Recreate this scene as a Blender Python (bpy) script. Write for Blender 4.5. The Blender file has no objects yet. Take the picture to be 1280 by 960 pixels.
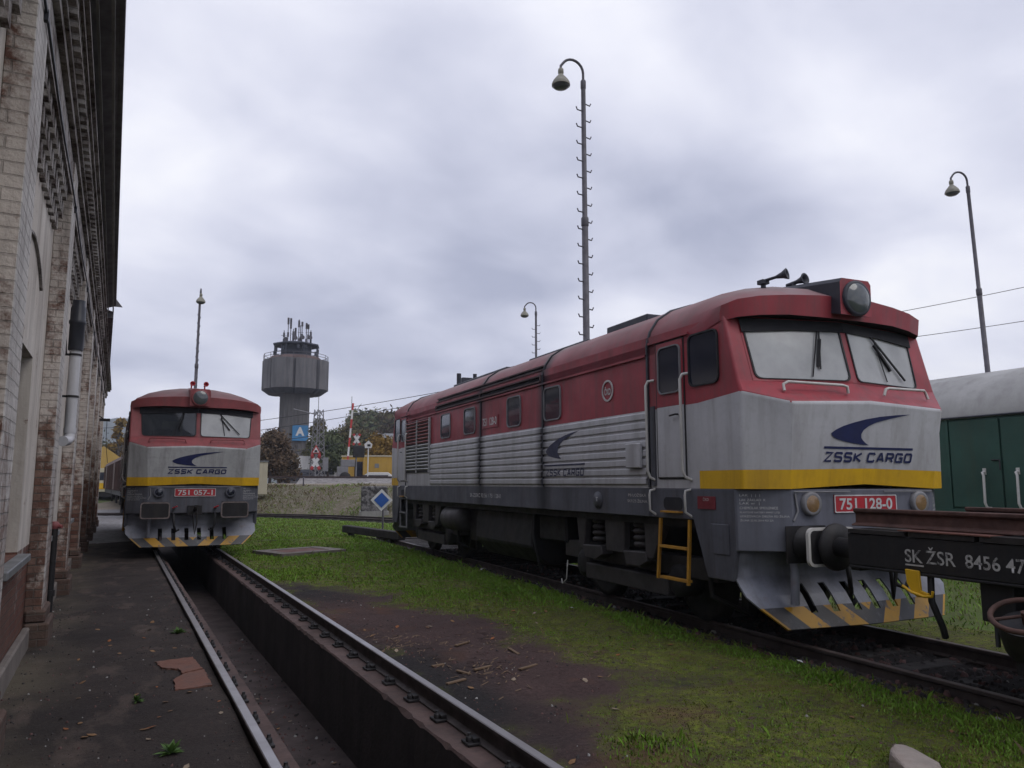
import bpy, math, random
import numpy as np
from mathutils import Vector, Matrix
R = math.radians
random.seed(7)
SC = bpy.context.scene
COL = SC.collection

# ---------------------------------------------------------------- camera
F_PX = 960.0
PITCH = math.atan(124 / F_PX)
YAW = R(27.037)
CAM_H = 1.69
cam_data = bpy.data.cameras.new('camera')
cam_data.sensor_width = 36.0
cam_data.lens = 36.0 * F_PX / 1280.0
cam_data.clip_start = 0.05
cam_data.clip_end = 9000
cam = bpy.data.objects.new('camera', cam_data)
COL.objects.link(cam)
_f0 = Vector((math.sin(YAW), math.cos(YAW), 0))
_rt = Vector((math.cos(YAW), -math.sin(YAW), 0))
_fw = _f0 * math.cos(PITCH) + Vector((0, 0, 1)) * math.sin(PITCH)
_up = Vector((0, 0, 1)) * math.cos(PITCH) - _f0 * math.sin(PITCH)
m = Matrix.Identity(4)
for i in range(3):
    m[i][0] = _rt[i]; m[i][1] = _up[i]; m[i][2] = -_fw[i]
m[2][3] = CAM_H
cam.matrix_world = m
SC.camera = cam

# ---------------------------------------------------------------- world: Nishita sky under a broken overcast
SUN_EL, SUN_AZ = R(48), R(150)     # azimuth clockwise from +Y
w = bpy.data.worlds.new('World')
SC.world = w
w.use_nodes = True
nt = w.node_tree
nt.nodes.clear()
def wn(t, **k):
    n = nt.nodes.new(t)
    for a, b in k.items(): setattr(n, a, b)
    return n
def wl(a, b): nt.links.new(a, b)
def wmath(op, a, b=None, clamp=False):
    n = wn('ShaderNodeMath', operation=op, use_clamp=clamp)
    for i, v in enumerate((a, b)):
        if v is None: continue
        if isinstance(v, (int, float)): n.inputs[i].default_value = v
        else: wl(v, n.inputs[i])
    return n.outputs[0]
def wramp(src, stops):
    n = wn('ShaderNodeValToRGB')
    e = n.color_ramp.elements
    while len(e) > 1: e.remove(e[-1])
    e[0].position, e[0].color = stops[0][0], (*stops[0][1], 1)
    for p, c in stops[1:]:
        q = e.new(p); q.color = (*c, 1)
    wl(src, n.inputs[0])
    return n.outputs[0]
sky = wn('ShaderNodeTexSky', sky_type='NISHITA')
sky.sun_disc = False
sky.sun_elevation = SUN_EL
sky.sun_rotation = SUN_AZ
bg1 = wn('ShaderNodeBackground'); bg1.inputs[1].default_value = 0.06
wl(sky.outputs[0], bg1.inputs[0])
tc = wn('ShaderNodeTexCoord')
sep = wn('ShaderNodeSeparateXYZ'); wl(tc.outputs['Generated'], sep.inputs[0])
zc = wmath('ADD', wmath('MAXIMUM', sep.outputs[2], 0.0), 0.34)
px = wmath('DIVIDE', sep.outputs[0], zc)
py = wmath('DIVIDE', sep.outputs[1], zc)
cmb = wn('ShaderNodeCombineXYZ'); wl(px, cmb.inputs[0]); wl(py, cmb.inputs[1])
def wnoise(scale, detail, rough, off, dist=0.0):
    mp = wn('ShaderNodeMapping'); mp.inputs['Location'].default_value = off
    mp.inputs['Rotation'].default_value = (0, 0, R(-30)); mp.inputs['Scale'].default_value = (0.9, 1.05, 1)
    wl(cmb.outputs[0], mp.inputs[0])
    n = wn('ShaderNodeTexNoise')
    n.inputs['Scale'].default_value = scale; n.inputs['Detail'].default_value = detail
    n.inputs['Roughness'].default_value = rough; n.inputs['Distortion'].default_value = dist
    wl(mp.outputs[0], n.inputs['Vector'])
    return n.outputs[0]
big = wnoise(1.25, 3, .45, (3.1, 1.7, 0), .2)
fine = wnoise(3.4, 6, .5, (7.3, 2.2, 0), .25)
mix = wmath('ADD', wmath('MULTIPLY', big, .68), wmath('MULTIPLY', fine, .32))
cloud = wramp(mix, [(.35, (.40, .425, .55)), (.44, (.57, .59, .715)), (.51, (.70, .715, .83)), (.58, (.83, .84, .93)), (.66, (.98, .98, 1.0))])
# overcast sky: the dome overhead is brighter than the belt near the horizon
zen = wn('ShaderNodeMapRange'); wl(sep.outputs[2], zen.inputs[0])
zen.inputs[1].default_value = .58; zen.inputs[2].default_value = .95
zen.inputs[3].default_value = 1.0; zen.inputs[4].default_value = 1.55
bg2 = wn('ShaderNodeBackground')
wl(cloud, bg2.inputs[0]); wl(zen.outputs[0], bg2.inputs[1])
mx = wn('ShaderNodeMixShader'); mx.inputs[0].default_value = .94
wl(bg1.outputs[0], mx.inputs[1]); wl(bg2.outputs[0], mx.inputs[2])
wo = wn('ShaderNodeOutputWorld'); wl(mx.outputs[0], wo.inputs[0])

sd = bpy.data.lights.new('sun', 'SUN')
sd.energy = 0.7; sd.angle = R(35); sd.color = (1.0, .96, .9)
sun = bpy.data.objects.new('sun', sd)
COL.objects.link(sun)
sdir = Vector((math.sin(SUN_AZ) * math.cos(SUN_EL), math.cos(SUN_AZ) * math.cos(SUN_EL), math.sin(SUN_EL)))
sun.rotation_euler = sdir.to_track_quat('Z', 'Y').to_euler()
SC.view_settings.view_transform = 'Standard'
SC.view_settings.look = 'None'
SC.view_settings.exposure = 0.22
SC.view_settings.gamma = 1.0
SC.view_settings.use_curve_mapping = False

# ---------------------------------------------------------------- pixel helpers (only used to place real things at real distances)
def ray(pxx, pyy): return _fw + _rt * ((pxx - 640) / F_PX) - _up * ((pyy - 480) / F_PX)
CAMP = Vector((0, 0, CAM_H))
def on_z(pxx, pyy, z):
    d = ray(pxx, pyy); return CAMP + d * ((z - CAM_H) / d.z)
def at_d(pxx, pyy, Z): return CAMP + ray(pxx, pyy) * Z

# ---------------------------------------------------------------- materials
class NB:
    def __init__(s, name):
        s.m = bpy.data.materials.new(name); s.m.use_nodes = True
        s.t = s.m.node_tree; s.t.nodes.clear()
        s.out = s.t.nodes.new('ShaderNodeOutputMaterial')
        s.b = s.t.nodes.new('ShaderNodeBsdfPrincipled')
        s.t.links.new(s.b.outputs[0], s.out.inputs[0])
        s.tc = s.t.nodes.new('ShaderNodeTexCoord')
    def n(s, t, **k):
        x = s.t.nodes.new(t)
        for a, b in k.items(): setattr(x, a, b)
        return x
    def l(s, a, b): s.t.links.new(a, b)
    def put(s, v, inp):
        if isinstance(v, (int, float)): inp.default_value = v
        elif isinstance(v, (tuple, list)): inp.default_value = (*v, 1) if len(v) == 3 and len(inp.default_value) == 4 else v
        else: s.l(v, inp)
    def math(s, op, a, b=None, clamp=False):
        x = s.n('ShaderNodeMath', operation=op, use_clamp=clamp)
        s.put(a, x.inputs[0])
        if b is not None: s.put(b, x.inputs[1])
        return x.outputs[0]
    def mapr(s, v, a, b, c=0., d=1.):
        x = s.n('ShaderNodeMapRange'); s.put(v, x.inputs[0])
        for i, q in enumerate((a, b, c, d)): x.inputs[i + 1].default_value = q
        return x.outputs[0]
    def vec(s, scale=(1, 1, 1), coord='Object', loc=(0, 0, 0)):
        mp = s.n('ShaderNodeMapping'); mp.inputs['Scale'].default_value = scale; mp.inputs['Location'].default_value = loc
        s.l(s.tc.outputs[coord], mp.inputs[0]); return mp.outputs[0]
    def noise(s, scale, detail=4, rough=.55, vec=None, dist=0.):
        x = s.n('ShaderNodeTexNoise'); x.inputs['Scale'].default_value = scale; x.inputs['Detail'].default_value = detail
        x.inputs['Roughness'].default_value = rough; x.inputs['Distortion'].default_value = dist
        s.l(vec if vec is not None else s.vec(), x.inputs['Vector']); return x.outputs[0]
    def mix(s, f, a, b, mode='MIX'):
        x = s.n('ShaderNodeMixRGB', blend_type=mode); s.put(f, x.inputs[0]); s.put(a, x.inputs[1]); s.put(b, x.inputs[2]); return x.outputs[0]
    def bump(s, h, st=.3, dist=.01):
        x = s.n('ShaderNodeBump'); x.inputs['Strength'].default_value = st; x.inputs['Distance'].default_value = dist
        s.l(h, x.inputs['Height']); s.l(x.outputs[0], s.b.inputs['Normal'])
    def fin(s, col, rough=.6, metal=0., spec=.5):
        s.put(col, s.b.inputs['Base Color']); s.put(rough, s.b.inputs['Roughness']); s.put(metal, s.b.inputs['Metallic'])
        s.b.inputs['Specular IOR Level'].default_value = spec
        return s.m
def mul(c, k): return tuple(x * k for x in c)
SEAMS = (-.40, 2.41, 5.47, -5.74)
def paint(name, col, rough=.5, var=.2, scale=2.5, dirt=(.06, .055, .05), damt=.45, dscale=1.0, streak=True, bump=.0, metal=0., spec=.4, seams=False, rust=0., topdirt=None, lowdirt=None, chips=0.):
    b = NB(name)
    n1 = b.noise(scale, 5, .6)
    c = b.mix(b.mapr(n1, .3, .7), mul(col, 1 - var), mul(col, 1 + var))
    sv = b.vec((5 * dscale, 5 * dscale, .45 * dscale)) if streak else b.vec((dscale * 2,) * 3)
    st = b.noise(1.0, 6, .65, sv)
    d = b.mapr(st, .47, .75, 0, damt)
    c = b.mix(d, c, dirt)
    sm = b.noise(14, 5, .7)
    c = b.mix(b.mapr(sm, .5, .8, 0, damt * .5), c, mul(dirt, 1.3))
    sp = b.n('ShaderNodeSeparateXYZ'); b.l(b.tc.outputs['Object'], sp.inputs[0])
    if seams:
        wob = b.math('MULTIPLY', b.math('SUBTRACT', b.noise(1., 4, .6, b.vec((.1, .1, 2.2))), .5), .10)
        for i, u in enumerate(SEAMS):
            dd = b.math('ABSOLUTE', b.math('ADD', b.math('SUBTRACT', sp.outputs[0], u), wob))
            wd = .30 if i < 2 else .05
            k = b.mapr(dd, .025, wd, .93 if i < 2 else .75, 0)
            k = b.math('MULTIPLY', k, b.mapr(st, .25, .5, .75, 1))
            c = b.mix(k, c, (.010, .011, .017))
    if topdirt:
        z0, z1, amt, tcx = topdirt
        k = b.math('MULTIPLY', b.mapr(sp.outputs[2], z0, z1), b.mapr(b.noise(1.3, 5, .6, b.vec((.6, 3, 3))), .25, .6, .55, 1))
        c = b.mix(b.math('MULTIPLY', k, amt), c, tcx)
    if lowdirt:
        z0, z1, amt, tcx = lowdirt
        k = b.math('MULTIPLY', b.mapr(sp.outputs[2], z0, z1, 1, 0), b.mapr(b.noise(1., 5, .6, b.vec((4, 4, .5))), .3, .62, .2, 1))
        c = b.mix(b.math('MULTIPLY', k, amt), c, tcx)
    if chips:
        ch = b.math('MULTIPLY', b.mapr(b.noise(38, 4, .75), .665, .70, 0, chips), b.mapr(b.noise(2.2, 4, .6), .42, .6))
        c = b.mix(ch, c, (.085, .05, .04))
        rr = b.math('MULTIPLY', b.mapr(b.noise(1., 5, .7, b.vec((9, 9, .8))), .60, .72, 0, chips * .7), b.mapr(b.noise(1.1, 3, .5), .45, .62))
        c = b.mix(rr, c, (.12, .065, .045))
    if rust:
        r = b.mapr(b.noise(5, 6, .7), .56, .72, 0, rust)
        c = b.mix(r, c, (.10, .035, .015))
    if bump: b.bump(b.noise(22, 5, .6), bump, .01)
    return b.fin(c, b.mapr(n1, .3, .7, min(1, rough + .12), max(.05, rough - .08)), metal, spec)

M = {}
M['silver'] = paint('worn silver grey paint', (.435, .435, .455), .5, .10, 1.4, (.15, .135, .12), .46, 1.1, chips=.55, seams=True, lowdirt=(1.6, 2.3, .35, (.12, .105, .09)))
M['silver_dirty'] = paint('sooty silver grey paint', (.36, .365, .37), .55, .12, 1.6, (.10, .09, .085), .6, seams=True, chips=.6)
M['red'] = paint('faded crimson paint', (.27, .034, .046), .46, .2, 1.6, (.11, .05, .052), .7, 1.3, seams=True, chips=.5)
M['red_old'] = paint('weathered brownish red paint', (.215, .050, .054), .55, .22, 2.2, (.09, .055, .05), .6, seams=True)
M['roof'] = paint('red roof paint under grey grime', (.22, .032, .046), .6, .2, 1.5, (.11, .06, .06), .6, topdirt=(3.42, 3.98, .95, (.20, .165, .16)), seams=True, spec=.25)
M['roof_old'] = paint('dusty brown red roof paint', (.16, .030, .034), .6, .2, 1.5, (.09, .06, .055), .6, topdirt=(3.6, 4.02, .9, (.14, .105, .10)), spec=.25)
M['yellow'] = paint('warm yellow paint', (.60, .35, .012), .45, .1, 2, (.20, .11, .02), .45)
M['frame_grey'] = paint('dark blue grey underframe paint', (.082, .085, .104), .55, .18, 2, (.030, .027, .027), .75, seams=True, chips=.5)
M['plow_grey'] = paint('scuffed blue grey steel', (.20, .21, .25), .42, .25, 2.5, (.07, .062, .06), .5, rust=.35, metal=.0)
M['black'] = paint('sooty black steel', (.009, .0085, .010), .6, .3, 4, (.03, .022, .018), .5, bump=.3)
M['bogie'] = paint('oily brown grey bogie steel', (.036, .032, .033), .6, .3, 4, (.02, .017, .016), .6, bump=.3, streak=False)
M['gasket'] = paint('black rubber', (.012, .012, .014), .6, .2, 8, damt=.1)
M['white_tube'] = paint('chipped white tube paint', (.48, .47, .45), .45, .08, 6, (.22, .18, .14), .4)
M['white'] = paint('white sign paint', (.52, .52, .52), .6, .08, 8, (.3, .28, .26), .3)
M['letter_white'] = paint('faded white lettering', (.50, .50, .50), .6, .2, 14, (.2, .2, .2), .5)
M['letter_dim'] = paint('dirty white lettering', (.46, .44, .43), .6, .25, 12, (.10, .10, .10), .6)
M['letter_blue'] = paint('navy lettering', (.012, .017, .075), .45, .15, 8, (.03, .03, .05), .25)
M['letter_blue_faded'] = paint('sooty navy lettering', (.022, .025, .06), .5, .2, 8, (.06, .06, .07), .5)
M['plate_red'] = paint('red number plate enamel', (.36, .018, .028), .4, .12, 6, (.12, .02, .02), .3)
M['amber'] = paint('amber lamp glass', (.20, .125, .06), .18, .25, 30, (.12, .08, .05), .4, streak=False, spec=.6)
M['blade_yellow'] = paint('rusty yellow rung paint', (.40, .20, .022), .55, .2, 6, (.12, .06, .03), .6, rust=.5)
M['rust'] = paint('dull rust', (.075, .036, .028), .8, .35, 6, (.03, .02, .018), .6, bump=.5, streak=False)
M['rust_bright'] = paint('reddish rust', (.13, .052, .038), .75, .3, 6, (.05, .03, .025), .6, bump=.4, streak=False)
M['galv'] = paint('grey galvanised steel', (.17, .17, .18), .5, .15, 4, (.09, .08, .08), .4)
M['pole'] = paint('dark painted pole steel', (.075, .07, .085), .55, .2, 5, (.05, .035, .03), .5)
M['lamp_shell'] = paint('weathered cream lamp shell', (.22, .21, .17), .5, .2, 8, (.08, .075, .06), .6)
M['concrete'] = paint('grey concrete', (.24, .235, .225), .85, .2, 1.2, (.10, .095, .09), .6, .8, bump=.3)
M['concrete_tower'] = paint('streaked tower concrete', (.125, .122, .128), .85, .15, .25, (.042, .04, .043), .9, .28)
M['shaft'] = paint('sooty ribbed tower shaft', (.115, .11, .11), .85, .15, .25, (.05, .047, .047), .8, .28)
M['tower_dark'] = paint('dark tower roofing', (.03, .035, .05), .7, .2, .5, (.02, .02, .025), .4)
M['green'] = paint('dark green wagon paint', (.020, .062, .047), .55, .25, .9, (.035, .05, .03), .7, .5)
M['wagon_roof'] = paint('pale grey wagon roofing', (.36, .355, .34), .75, .16, 1.0, (.15, .14, .13), .5, .5)
M['brown'] = paint('brown wagon paint', (.085, .045, .035), .65, .25, .7, (.035, .025, .022), .6, .6)
M['blue'] = paint('signal blue', (.02, .08, .30), .5, .1, 4, (.03, .06, .15), .25)
M['ad_blue'] = paint('billboard blue', (.03, .16, .34), .6, .1, 2, damt=.1)
M['redsign'] = paint('signal red', (.33, .035, .035), .5, .1, 4, damt=.15)
M['cont_yellow'] = paint('yellow container paint', (.36, .22, .03), .6, .12, .6, (.18, .10, .03), .45)
M['wood'] = paint('dark tarred timber', (.022, .018, .017), .8, .3, 5, (.02, .018, .016), .5, bump=.5, streak=False)
M['pipe_white'] = paint('white plastic pipe', (.50, .50, .52), .35, .06, 3, (.2, .19, .18), .35)
M['pipe_black'] = paint('black plastic pipe', (.02, .022, .03), .4, .15, 4, damt=.1)
M['car_white'] = paint('white car paint', (.5, .5, .5), .3, .05, 2, damt=.15)
M['car_dark'] = paint('dark car paint', (.05, .055, .07), .3, .1, 2, damt=.15)
M['cream'] = paint('cream render', (.42, .38, .28), .8, .1, 1, (.2, .17, .13), .4)
M['ochre'] = paint('ochre render', (.38, .25, .06), .8, .1, 1, (.2, .14, .06), .4)
M['tiles'] = paint('brown roof tiles', (.11, .06, .05), .8, .2, 2, damt=.3)
M['tin'] = paint('grey tin sheet', (.15, .155, .16), .45, .2, 3, (.07, .065, .06), .5)
M['deep'] = paint('unlit interior and visor shade', (.012, .012, .016), .8, .1, 2, damt=.1)

def glass_mat(name, col, rough, milk):
    b = NB(name)
    c = b.mix(b.mapr(b.noise(1.6, 5, .6), .35, .7), mul(col, .8), mul(col, 1.15))
    b.fin(c, rough, 0, .8)
    if milk < 1:
        tr = b.n('ShaderNodeBsdfTransparent'); tr.inputs[0].default_value = (.85, .87, .9, 1)
        ms = b.n('ShaderNodeMixShader'); ms.inputs[0].default_value = milk
        b.l(tr.outputs[0], ms.inputs[1]); b.l(b.b.outputs[0], ms.inputs[2]); b.l(ms.outputs[0], b.out.inputs[0])
    return b.m
M['glass_dark'] = glass_mat('dark window glass', (.014, .017, .030), .10, 1)
M['glass_side'] = glass_mat('dusty side window glass', (.040, .044, .055), .05, 1)
M['glass_milky'] = glass_mat('milky windscreen glass', (.60, .615, .62), .12, .60)  # pale milky layer, partly see-through to the cab
M['glass_clear'] = glass_mat('dark windscreen glass', (.035, .04, .048), .06, .85)
M['lens'] = glass_mat('headlight lens', (.065, .075, .08), .10, 1)

def stripe_mat():
    b = NB('yellow and black warning stripes')
    sp = b.n('ShaderNodeSeparateXYZ'); b.l(b.tc.outputs['Object'], sp.inputs[0])
    a = b.math('MULTIPLY', b.math('SUBTRACT', b.math('ABSOLUTE', sp.outputs[1]), b.math('MULTIPLY', sp.outputs[2], 1.1)), 1 / .50)
    fr = b.math('FRACT', b.math('ADD', a, 20.25))
    k = b.mapr(fr, .49, .51)
    c = b.mix(k, (.42, .22, .012), (.03, .032, .04))
    c = b.mix(b.mapr(b.noise(7, 6, .7), .56, .64, 0, .85), c, (.07, .075, .09))
    c = b.mix(b.mapr(b.noise(3, 5, .6), .45, .7, 0, .4), c, (.08, .06, .045))
    return b.fin(c, .5)
M['stripes'] = stripe_mat()
def band_mat(name, ca, cb, period, axis=2):
    b = NB(name)
    sp = b.n('ShaderNodeSeparateXYZ'); b.l(b.tc.outputs['Object'], sp.inputs[0])
    fr = b.math('FRACT', b.math('MULTIPLY', sp.outputs[axis], 1 / period))
    return b.fin(b.mix(b.mapr(fr, .49, .51), ca, cb), .5)
M['boom'] = band_mat('red and white boom paint', (.42, .04, .04), (.55, .55, .55), 1.6)

def brick_mat(name, brick_a, brick_b, white, wamt, lowred=True):
    b = NB(name)
    g = b.n('ShaderNodeNewGeometry')
    sp = b.n('ShaderNodeSeparateXYZ'); b.l(g.outputs['Position'], sp.inputs[0])
    cv = b.n('ShaderNodeCombineXYZ'); b.l(b.math('ADD', sp.outputs[0], sp.outputs[1]), cv.inputs[0]); b.l(sp.outputs[2], cv.inputs[1])
    # courses are never quite straight
    wv = b.n('ShaderNodeVectorMath', operation='ADD'); b.l(cv.outputs[0], wv.inputs[0])
    nn = b.n('ShaderNodeTexNoise'); nn.inputs['Scale'].default_value = 2.2; b.l(g.outputs['Position'], nn.inputs['Vector'])
    sc = b.n('ShaderNodeVectorMath', operation='SCALE'); b.l(nn.outputs['Color'], sc.inputs[0]); sc.inputs['Scale'].default_value = .018
    b.l(sc.outputs[0], wv.inputs[1])
    br = b.n('ShaderNodeTexBrick')
    br.inputs['Scale'].default_value = 1; br.inputs['Brick Width'].default_value = .27; br.inputs['Row Height'].default_value = .088
    br.inputs['Mortar Size'].default_value = .0075; br.inputs['Mortar Smooth'].default_value = .35; br.inputs['Bias'].default_value = -.1
    br.inputs['Color1'].default_value = (*brick_a, 1); br.inputs['Color2'].default_value = (*brick_b, 1); br.inputs['Mortar'].default_value = (.13, .11, .095, 1)
    b.l(wv.outputs[0], br.inputs['Vector'])
    def gn(s, d=6, r=.65, v=None):
        x = b.n('ShaderNodeTexNoise'); x.inputs['Scale'].default_value = s; x.inputs['Detail'].default_value = d; x.inputs['Roughness'].default_value = r
        b.l(v if v is not None else g.outputs['Position'], x.inputs['Vector']); return x.outputs[0]
    # limewash that has flaked off in patches, least of it near the ground
    n = b.math('ADD', b.math('MULTIPLY', gn(1.7), .55), b.math('MULTIPLY', gn(9, 5, .7), .45))
    if lowred: n = b.math('ADD', n, b.mapr(sp.outputs[2], -.1, 3.2, -.16, .05))
    wh = b.mapr(n, .53 - wamt * .15, .57 - wamt * .05, 0, .95)
    mort = b.math('MULTIPLY', br.outputs['Fac'], b.mapr(gn(5), .35, .65, .1, .6))
    wcol = b.mix(b.mapr(gn(3.5), .3, .7), mul(white, .72), white)
    wcol = b.mix(mort, wcol, mul(white, .35))
    bcol = b.mix(b.mapr(gn(6), .3, .7, 0, .55), br.outputs['Color'], mul(brick_a, .45))
    c = b.mix(wh, bcol, wcol)
    mpv = b.n('ShaderNodeMapping'); mpv.inputs['Scale'].default_value = (6, 6, .5); b.l(g.outputs['Position'], mpv.inputs[0])
    c = b.mix(b.mapr(gn(1, 6, .65, mpv.outputs[0]), .44, .72, 0, .5), c, (.07, .055, .048))
    c = b.mix(b.mapr(gn(.8, 5, .6), .5, .68, 0, .35), c, (.11, .075, .06))
    h = b.math('ADD', b.math('MULTIPLY', br.outputs['Fac'], -1), b.math('MULTIPLY', gn(30, 5, .6), .6))
    b.bump(h, 1.0, .02)
    return b.fin(c, .88, 0, .25)
M['brick_pier'] = brick_mat('flaking limewashed brick', (.125, .058, .042), (.26, .165, .13), (.58, .52, .47), .62)
M['brick_side'] = brick_mat('limewashed brick', (.17, .10, .075), (.22, .14, .11), (.60, .57, .54), 1.35)
M['brick_low'] = brick_mat('bare red brick', (.13, .050, .036), (.18, .085, .06), (.38, .35, .32), .45)
M['brick_dark'] = brick_mat('sooty corbel brick', (.075, .055, .05), (.11, .085, .075), (.46, .43, .41), .75, False)
def plaster_mat():
    b = NB('stained cream plaster')
    n = b.noise(.9, 6, .6)
    c = b.mix(b.mapr(n, .3, .7), (.44, .395, .345), (.60, .56, .51))
    c = b.mix(b.mapr(b.noise(1, 6, .65, b.vec((3, 3, .35))), .45, .72, 0, .6), c, (.14, .115, .10))
    c = b.mix(b.mapr(b.noise(4.5, 7, .7), .60, .66, 0, .8), c, (.15, .09, .07))
    b.bump(b.noise(7, 7, .65), .5, .02)
    return b.fin(c, .9, 0, .2)
M['plaster'] = plaster_mat()

# ---------------------------------------------------------------- mesh helpers
class MB:
    """collects faces (each with a material slot) and links them as ONE mesh object"""
    def __init__(s): s.v = []; s.f = []; s.mi = []; s.sm = []
    def add(s, vs, fs, mi=0, smooth=False):
        o = len(s.v); s.v += [tuple(v) for v in vs]
        for f in fs: s.f.append([o + i for i in f]); s.mi.append(mi); s.sm.append(smooth)
        return s
    def box(s, lo, hi, mi=0):
        (a, b, c), (d, e, f) = lo, hi
        v = [(a, b, c), (d, b, c), (d, e, c), (a, e, c), (a, b, f), (d, b, f), (d, e, f), (a, e, f)]
        return s.add(v, [(0, 3, 2, 1), (4, 5, 6, 7), (0, 1, 5, 4), (1, 2, 6, 5), (2, 3, 7, 6), (3, 0, 4, 7)], mi)
    def obox(s, c, ax, ay, az, hx, hy, hz, mi=0):
        c, ax, ay, az = Vector(c), Vector(ax), Vector(ay), Vector(az)
        v = [c + ax * (i * hx) + ay * (j * hy) + az * (k * hz) for k in (-1, 1) for i, j in ((-1, -1), (1, -1), (1, 1), (-1, 1))]
        return s.add(v, [(0, 3, 2, 1), (4, 5, 6, 7), (0, 1, 5, 4), (1, 2, 6, 5), (2, 3, 7, 6), (3, 0, 4, 7)], mi)
    def bar(s, p, q, wd, hd, mi=0, up=(0, 0, 1)):
        p, q = Vector(p), Vector(q); d = (q - p); L = d.length; d.normalize()
        side = d.cross(Vector(up))
        if side.length < 1e-4: side = d.cross(Vector((1, 0, 0)))
        side.normalize(); u = side.cross(d)
        return s.obox((p + q) / 2, d, side, u, L / 2, wd / 2, hd / 2, mi)
    def prism(s, poly, axis, a, b, mi=0):
        """extrude a 2D polygon along axis between a and b; poly in the two other axes (x<y<z order)"""
        def mk(p, t):
            if axis == 0: return (t, p[0], p[1])
            if axis == 1: return (p[0], t, p[1])
            return (p[0], p[1], t)
        n = len(poly)
        v = [mk(p, a) for p in poly] + [mk(p, b) for p in poly]
        f = [tuple(range(n)), tuple(range(2 * n - 1, n - 1, -1))] + [(i, i + n, (i + 1) % n + n, (i + 1) % n) for i in range(n)]
        return s.add(v, f, mi)
    def tube(s, pts, r, n=8, mi=0, cap=True):
        pts = [Vector(p) for p in pts]; rs = r if isinstance(r, (list, tuple)) else [r] * len(pts)
        vs, fs = [], []; prev = None
        for i, p in enumerate(pts):
            d = (pts[min(i + 1, len(pts) - 1)] - pts[max(i - 1, 0)])
            d.normalize()
            a = prev if prev is not None else (Vector((0, 0, 1)) if abs(d.z) < .9 else Vector((1, 0, 0)))
            a = a - d * a.dot(d); a.normalize(); prev = a; b = d.cross(a)
            for k in range(n):
                t = 2 * math.pi * k / n
                vs.append(p + (a * math.cos(t) + b * math.sin(t)) * rs[i])
        for i in range(len(pts) - 1):
            for k in range(n):
                fs.append((i * n + k, i * n + (k + 1) % n, (i + 1) * n + (k + 1) % n, (i + 1) * n + k))
        s.add(vs, fs, mi, True)
        if cap:
            s.add(vs[:n], [tuple(range(n - 1, -1, -1))], mi); s.add(vs[-n:], [tuple(range(n))], mi)
        return s
    def lathe(s, c, axis, prof, n=20, mi=0):
        """prof = [(distance along axis, radius)]"""
        c, d = Vector(c), Vector(axis).normalized()
        a = Vector((0, 0, 1)) if abs(d.z) < .9 else Vector((1, 0, 0))
        a = (a - d * a.dot(d)).normalized(); b = d.cross(a)
        vs, fs = [], []
        for h, r in prof:
            for k in range(n):
                t = 2 * math.pi * k / n
                vs.append(c + d * h + (a * math.cos(t) + b * math.sin(t)) * r)
        for i in range(len(prof) - 1):
            for k in range(n):
                fs.append((i * n + k, i * n + (k + 1) % n, (i + 1) * n + (k + 1) % n, (i + 1) * n + k))
        s.add(vs, fs, mi, True)
        if prof[0][1] > 1e-4: s.add(vs[:n], [tuple(range(n - 1, -1, -1))], mi)
        if prof[-1][1] > 1e-4: s.add(vs[-n:], [tuple(range(n))], mi)
        return s
    def ring(s, outer, inner, off, mi=0):
        """frame between two equal-length closed loops, thickened by vector off"""
        n = len(outer); off = Vector(off)
        o0 = [Vector(p) for p in outer]; i0 = [Vector(p) for p in inner]
        v = o0 + i0 + [p + off for p in o0] + [p + off for p in i0]
        f = []
        for k in range(n):
            j = (k + 1) % n
            f += [(2 * n + k, 2 * n + j, 3 * n + j, 3 * n + k), (k, j, 2 * n + j, 2 * n + k), (n + k, 3 * n + k, 3 * n + j, n + j), (k, n + k, n + j, j)]
        return s.add(v, f, mi)
    def build(s, name, mats, parent=None, bevel=0., seg=1):
        me = bpy.data.meshes.new(name)
        me.from_pydata(s.v, [], s.f)
        if not isinstance(mats, (list, tuple)): mats = [mats]
        for mm in mats: me.materials.append(mm)
        me.polygons.foreach_set('material_index', s.mi)
        me.polygons.foreach_set('use_smooth', s.sm)
        me.update()
        o = bpy.data.objects.new(name, me); COL.objects.link(o)
        if parent is not None: o.parent = parent
        if bevel:
            bv = o.modifiers.new('bevel', 'BEVEL'); bv.width = bevel; bv.segments = seg; bv.limit_method = 'ANGLE'; bv.angle_limit = R(40)
        return o

def tag(o, label=None, cat=None, group=None, kind=None):
    if label: o['label'] = label
    if cat: o['category'] = cat
    if group: o['group'] = group
    if kind: o['kind'] = kind
    return o
def empty(name, loc=(0, 0, 0), rz=0., label=None, cat=None, group=None):
    o = bpy.data.objects.new(name, None); COL.objects.link(o)
    o.location = loc; o.rotation_euler = (0, 0, rz); o.empty_display_size = .2
    return tag(o, label, cat, group)
def copy_tree(o, parent=None):
    c = o.copy(); COL.objects.link(c)
    if parent is not None: c.parent = parent
    for ch in list(o.children): copy_tree(ch, c)
    return c
def rrect(w, h, r, n=4):
    """rounded rectangle outline, centred"""
    p = []
    for cx_, cy_, a0 in ((w / 2 - r, h / 2 - r, 0), (-w / 2 + r, h / 2 - r, 90), (-w / 2 + r, -h / 2 + r, 180), (w / 2 - r, -h / 2 + r, 270)):
        for k in range(n + 1):
            t = R(a0 + 90 * k / n); p.append((cx_ + r * math.cos(t), cy_ + r * math.sin(t)))
    return p
_tmp = []
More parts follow.
